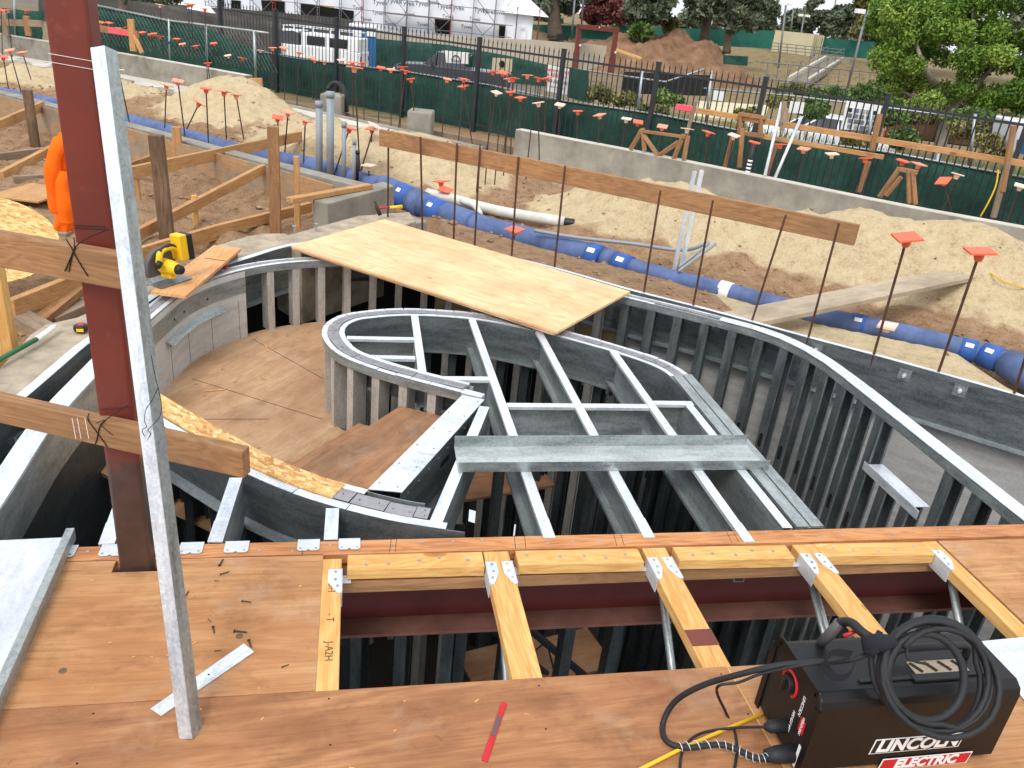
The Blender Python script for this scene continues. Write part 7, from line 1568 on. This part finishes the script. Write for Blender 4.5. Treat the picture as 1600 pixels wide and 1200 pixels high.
tree('eucalyptus_tree', 'dark tree filling the gap at the far right behind the shade tree', 'leaf_dark', 95, [(1500, 110), (1500, 60), (1500, 30)], cl_(1380, 1680, 0, 100, 30, 14, 22, 13), 6000, .36, 44)
tree('eucalyptus_tree', 'dark overhanging tree at the top left above the gray screens', 'leaf_dark', 44, [(196, 16), (194, 5), (190, -20)], [(215, -6, 12), (235, 0, 10), (250, -3, 12), (270, -8, 12), (205, 2, 9), (225, 8, 7)], 2600, .12, 45, r0=.35)
# far tree belt behind everything
bel = cl_(1000, 1400, 20, 70, 60, 8, 14, 21)
o = leafcloud('far_woodland', 'leaf_dark', None, px_clumps([(x, y+(x-1000)*.06, w_) for x, y, w_ in bel if not (1215 < x < 1330 and y < 36)], 150, 1, 8, 22), 9000, .5, 46); tag(o, 'distant belt of gray-green woodland along the top of the hill', 'woodland', kind='stuff')
wb = cl_(820, 1010, -10, 30, 30, 8, 13, 27); o = leafcloud('far_woodland', 'leaf_dark', None, px_clumps(wb, 140, 1, 6, 23), 5000, .45, 47); tag(o, 'distant dark woodland right of the wrapped building', 'woodland', kind='stuff')
# bushes beyond the fence
def bush(i, x, y, w_, D, mat, lab, n=900, size=.07):
    rr = random.Random(100+i); cl2 = [(x+rr.uniform(-w_, w_), y+rr.uniform(-w_*.35, w_*.3), rr.uniform(.35, .6)*w_) for _ in range(7)]
    o = leafcloud('bush', mat, None, px_clumps(cl2, D, 1, .4, 200+i), n, size, 60+i); tag(o, lab, 'bush', 'bushes beyond the iron fence')
bs = [(935, 150, 22, 24, 'leaf_brush', 'reddish dry bush behind the fence right of the banner'), (975, 158, 20, 24, 'leaf_brush', 'dry bush behind the fence, left of the pale paving'), (1045, 155, 20, 23, 'leaf_green', 'grassy green bush behind the fence post at centre right'), (1020, 175, 16, 21, 'leaf_brush', 'low dry bush just above the green screen at centre right'), (1165, 180, 16, 22, 'leaf_brush', 'low bush behind the wood box frame'), (1215, 160, 20, 26, 'leaf_brush', 'dry bush left of the white car'), (1262, 172, 24, 26, 'leaf_green', 'leafy green bush right behind the white car'), (1290, 150, 26, 30, 'leaf_green', 'long green hedge behind the photo board, left end'), (1395, 180, 26, 27, 'leaf_green', 'green bush between the photo board and the tree trunk'), (1420, 215, 24, 24, 'leaf_green', 'tall grassy bush left of the tree trunk'), (1440, 185, 22, 27, 'leaf_brush', 'dry bush touching the tree trunk on its left'), (1510, 205, 26, 26, 'leaf_brush', 'dry gray bush right of the tree trunk'), (1555, 225, 26, 25, 'leaf_brush', 'dry bush beside the van at the right edge'), (1520, 180, 26, 30, 'leaf_green', 'green bush below the right side of the tree crown'), (1575, 190, 22, 30, 'leaf_brush', 'brush on the slope at the right edge'), (1340, 222, 18, 24, 'leaf_brush', 'low brush under the photo board'), (1240, 140, 20, 34, 'leaf_brush', 'brown brush left of the stairs foot'), (1350, 150, 26, 34, 'leaf_green', 'green strip of bushes before the teal bench')]
for i, (x, y, w_, D, mat, lab) in enumerate(bs): bush(i, x, y, w_, D, mat, lab, 1500)

# tall dry grass beyond the fence
rq = np.random.default_rng(5); n = 16000; xs_ = rq.uniform(0, 1, n); dd_ = rq.uniform(.8, 17, n)
q = []; rvv = []
for i in range(n):
    b = p0+dF*(6+xs_[i]*15)+FN*dd_[i]
    if NZ.noise(V((b.x*.35, b.y*.35, 2.))) < -.05: continue
    z = base_z(b.x, b.y); h = rq.uniform(.25, .8); a = rq.uniform(0, 6.3); w_ = .02; lx, ly = rq.normal(0, .12, 2); cx, cy = math.cos(a)*w_, math.sin(a)*w_
    q += [(b.x-cx, b.y-cy, z), (b.x+cx, b.y+cy, z), (b.x+lx+cx*.3, b.y+ly+cy*.3, z+h), (b.x+lx-cx*.3, b.y+ly-cy*.3, z+h)]; rvv += [float(np.clip(.5+.5*NZ.noise(V((b.x*.6, b.y*.6, 7.)))+rq.normal(0, .15), 0, 1))]*4
me = bpy.data.meshes.new('tall_grass'); me.from_pydata(q, [], [(4*i, 4*i+1, 4*i+2, 4*i+3) for i in range(len(q)//4)])
at = me.attributes.new('rv', 'FLOAT', 'POINT'); at.data.foreach_set('value', rvv); leafmat('grass_mix', rgb(70, 92, 40), rgb(112, 122, 62), rgb(170, 154, 104)); me.materials.append(M['grass_mix'])
o = bpy.data.objects.new('tall_grass', me); C.objects.link(o); tag(o, 'tall green and dry grass growing beyond the iron fence', 'grass', kind='stuff')
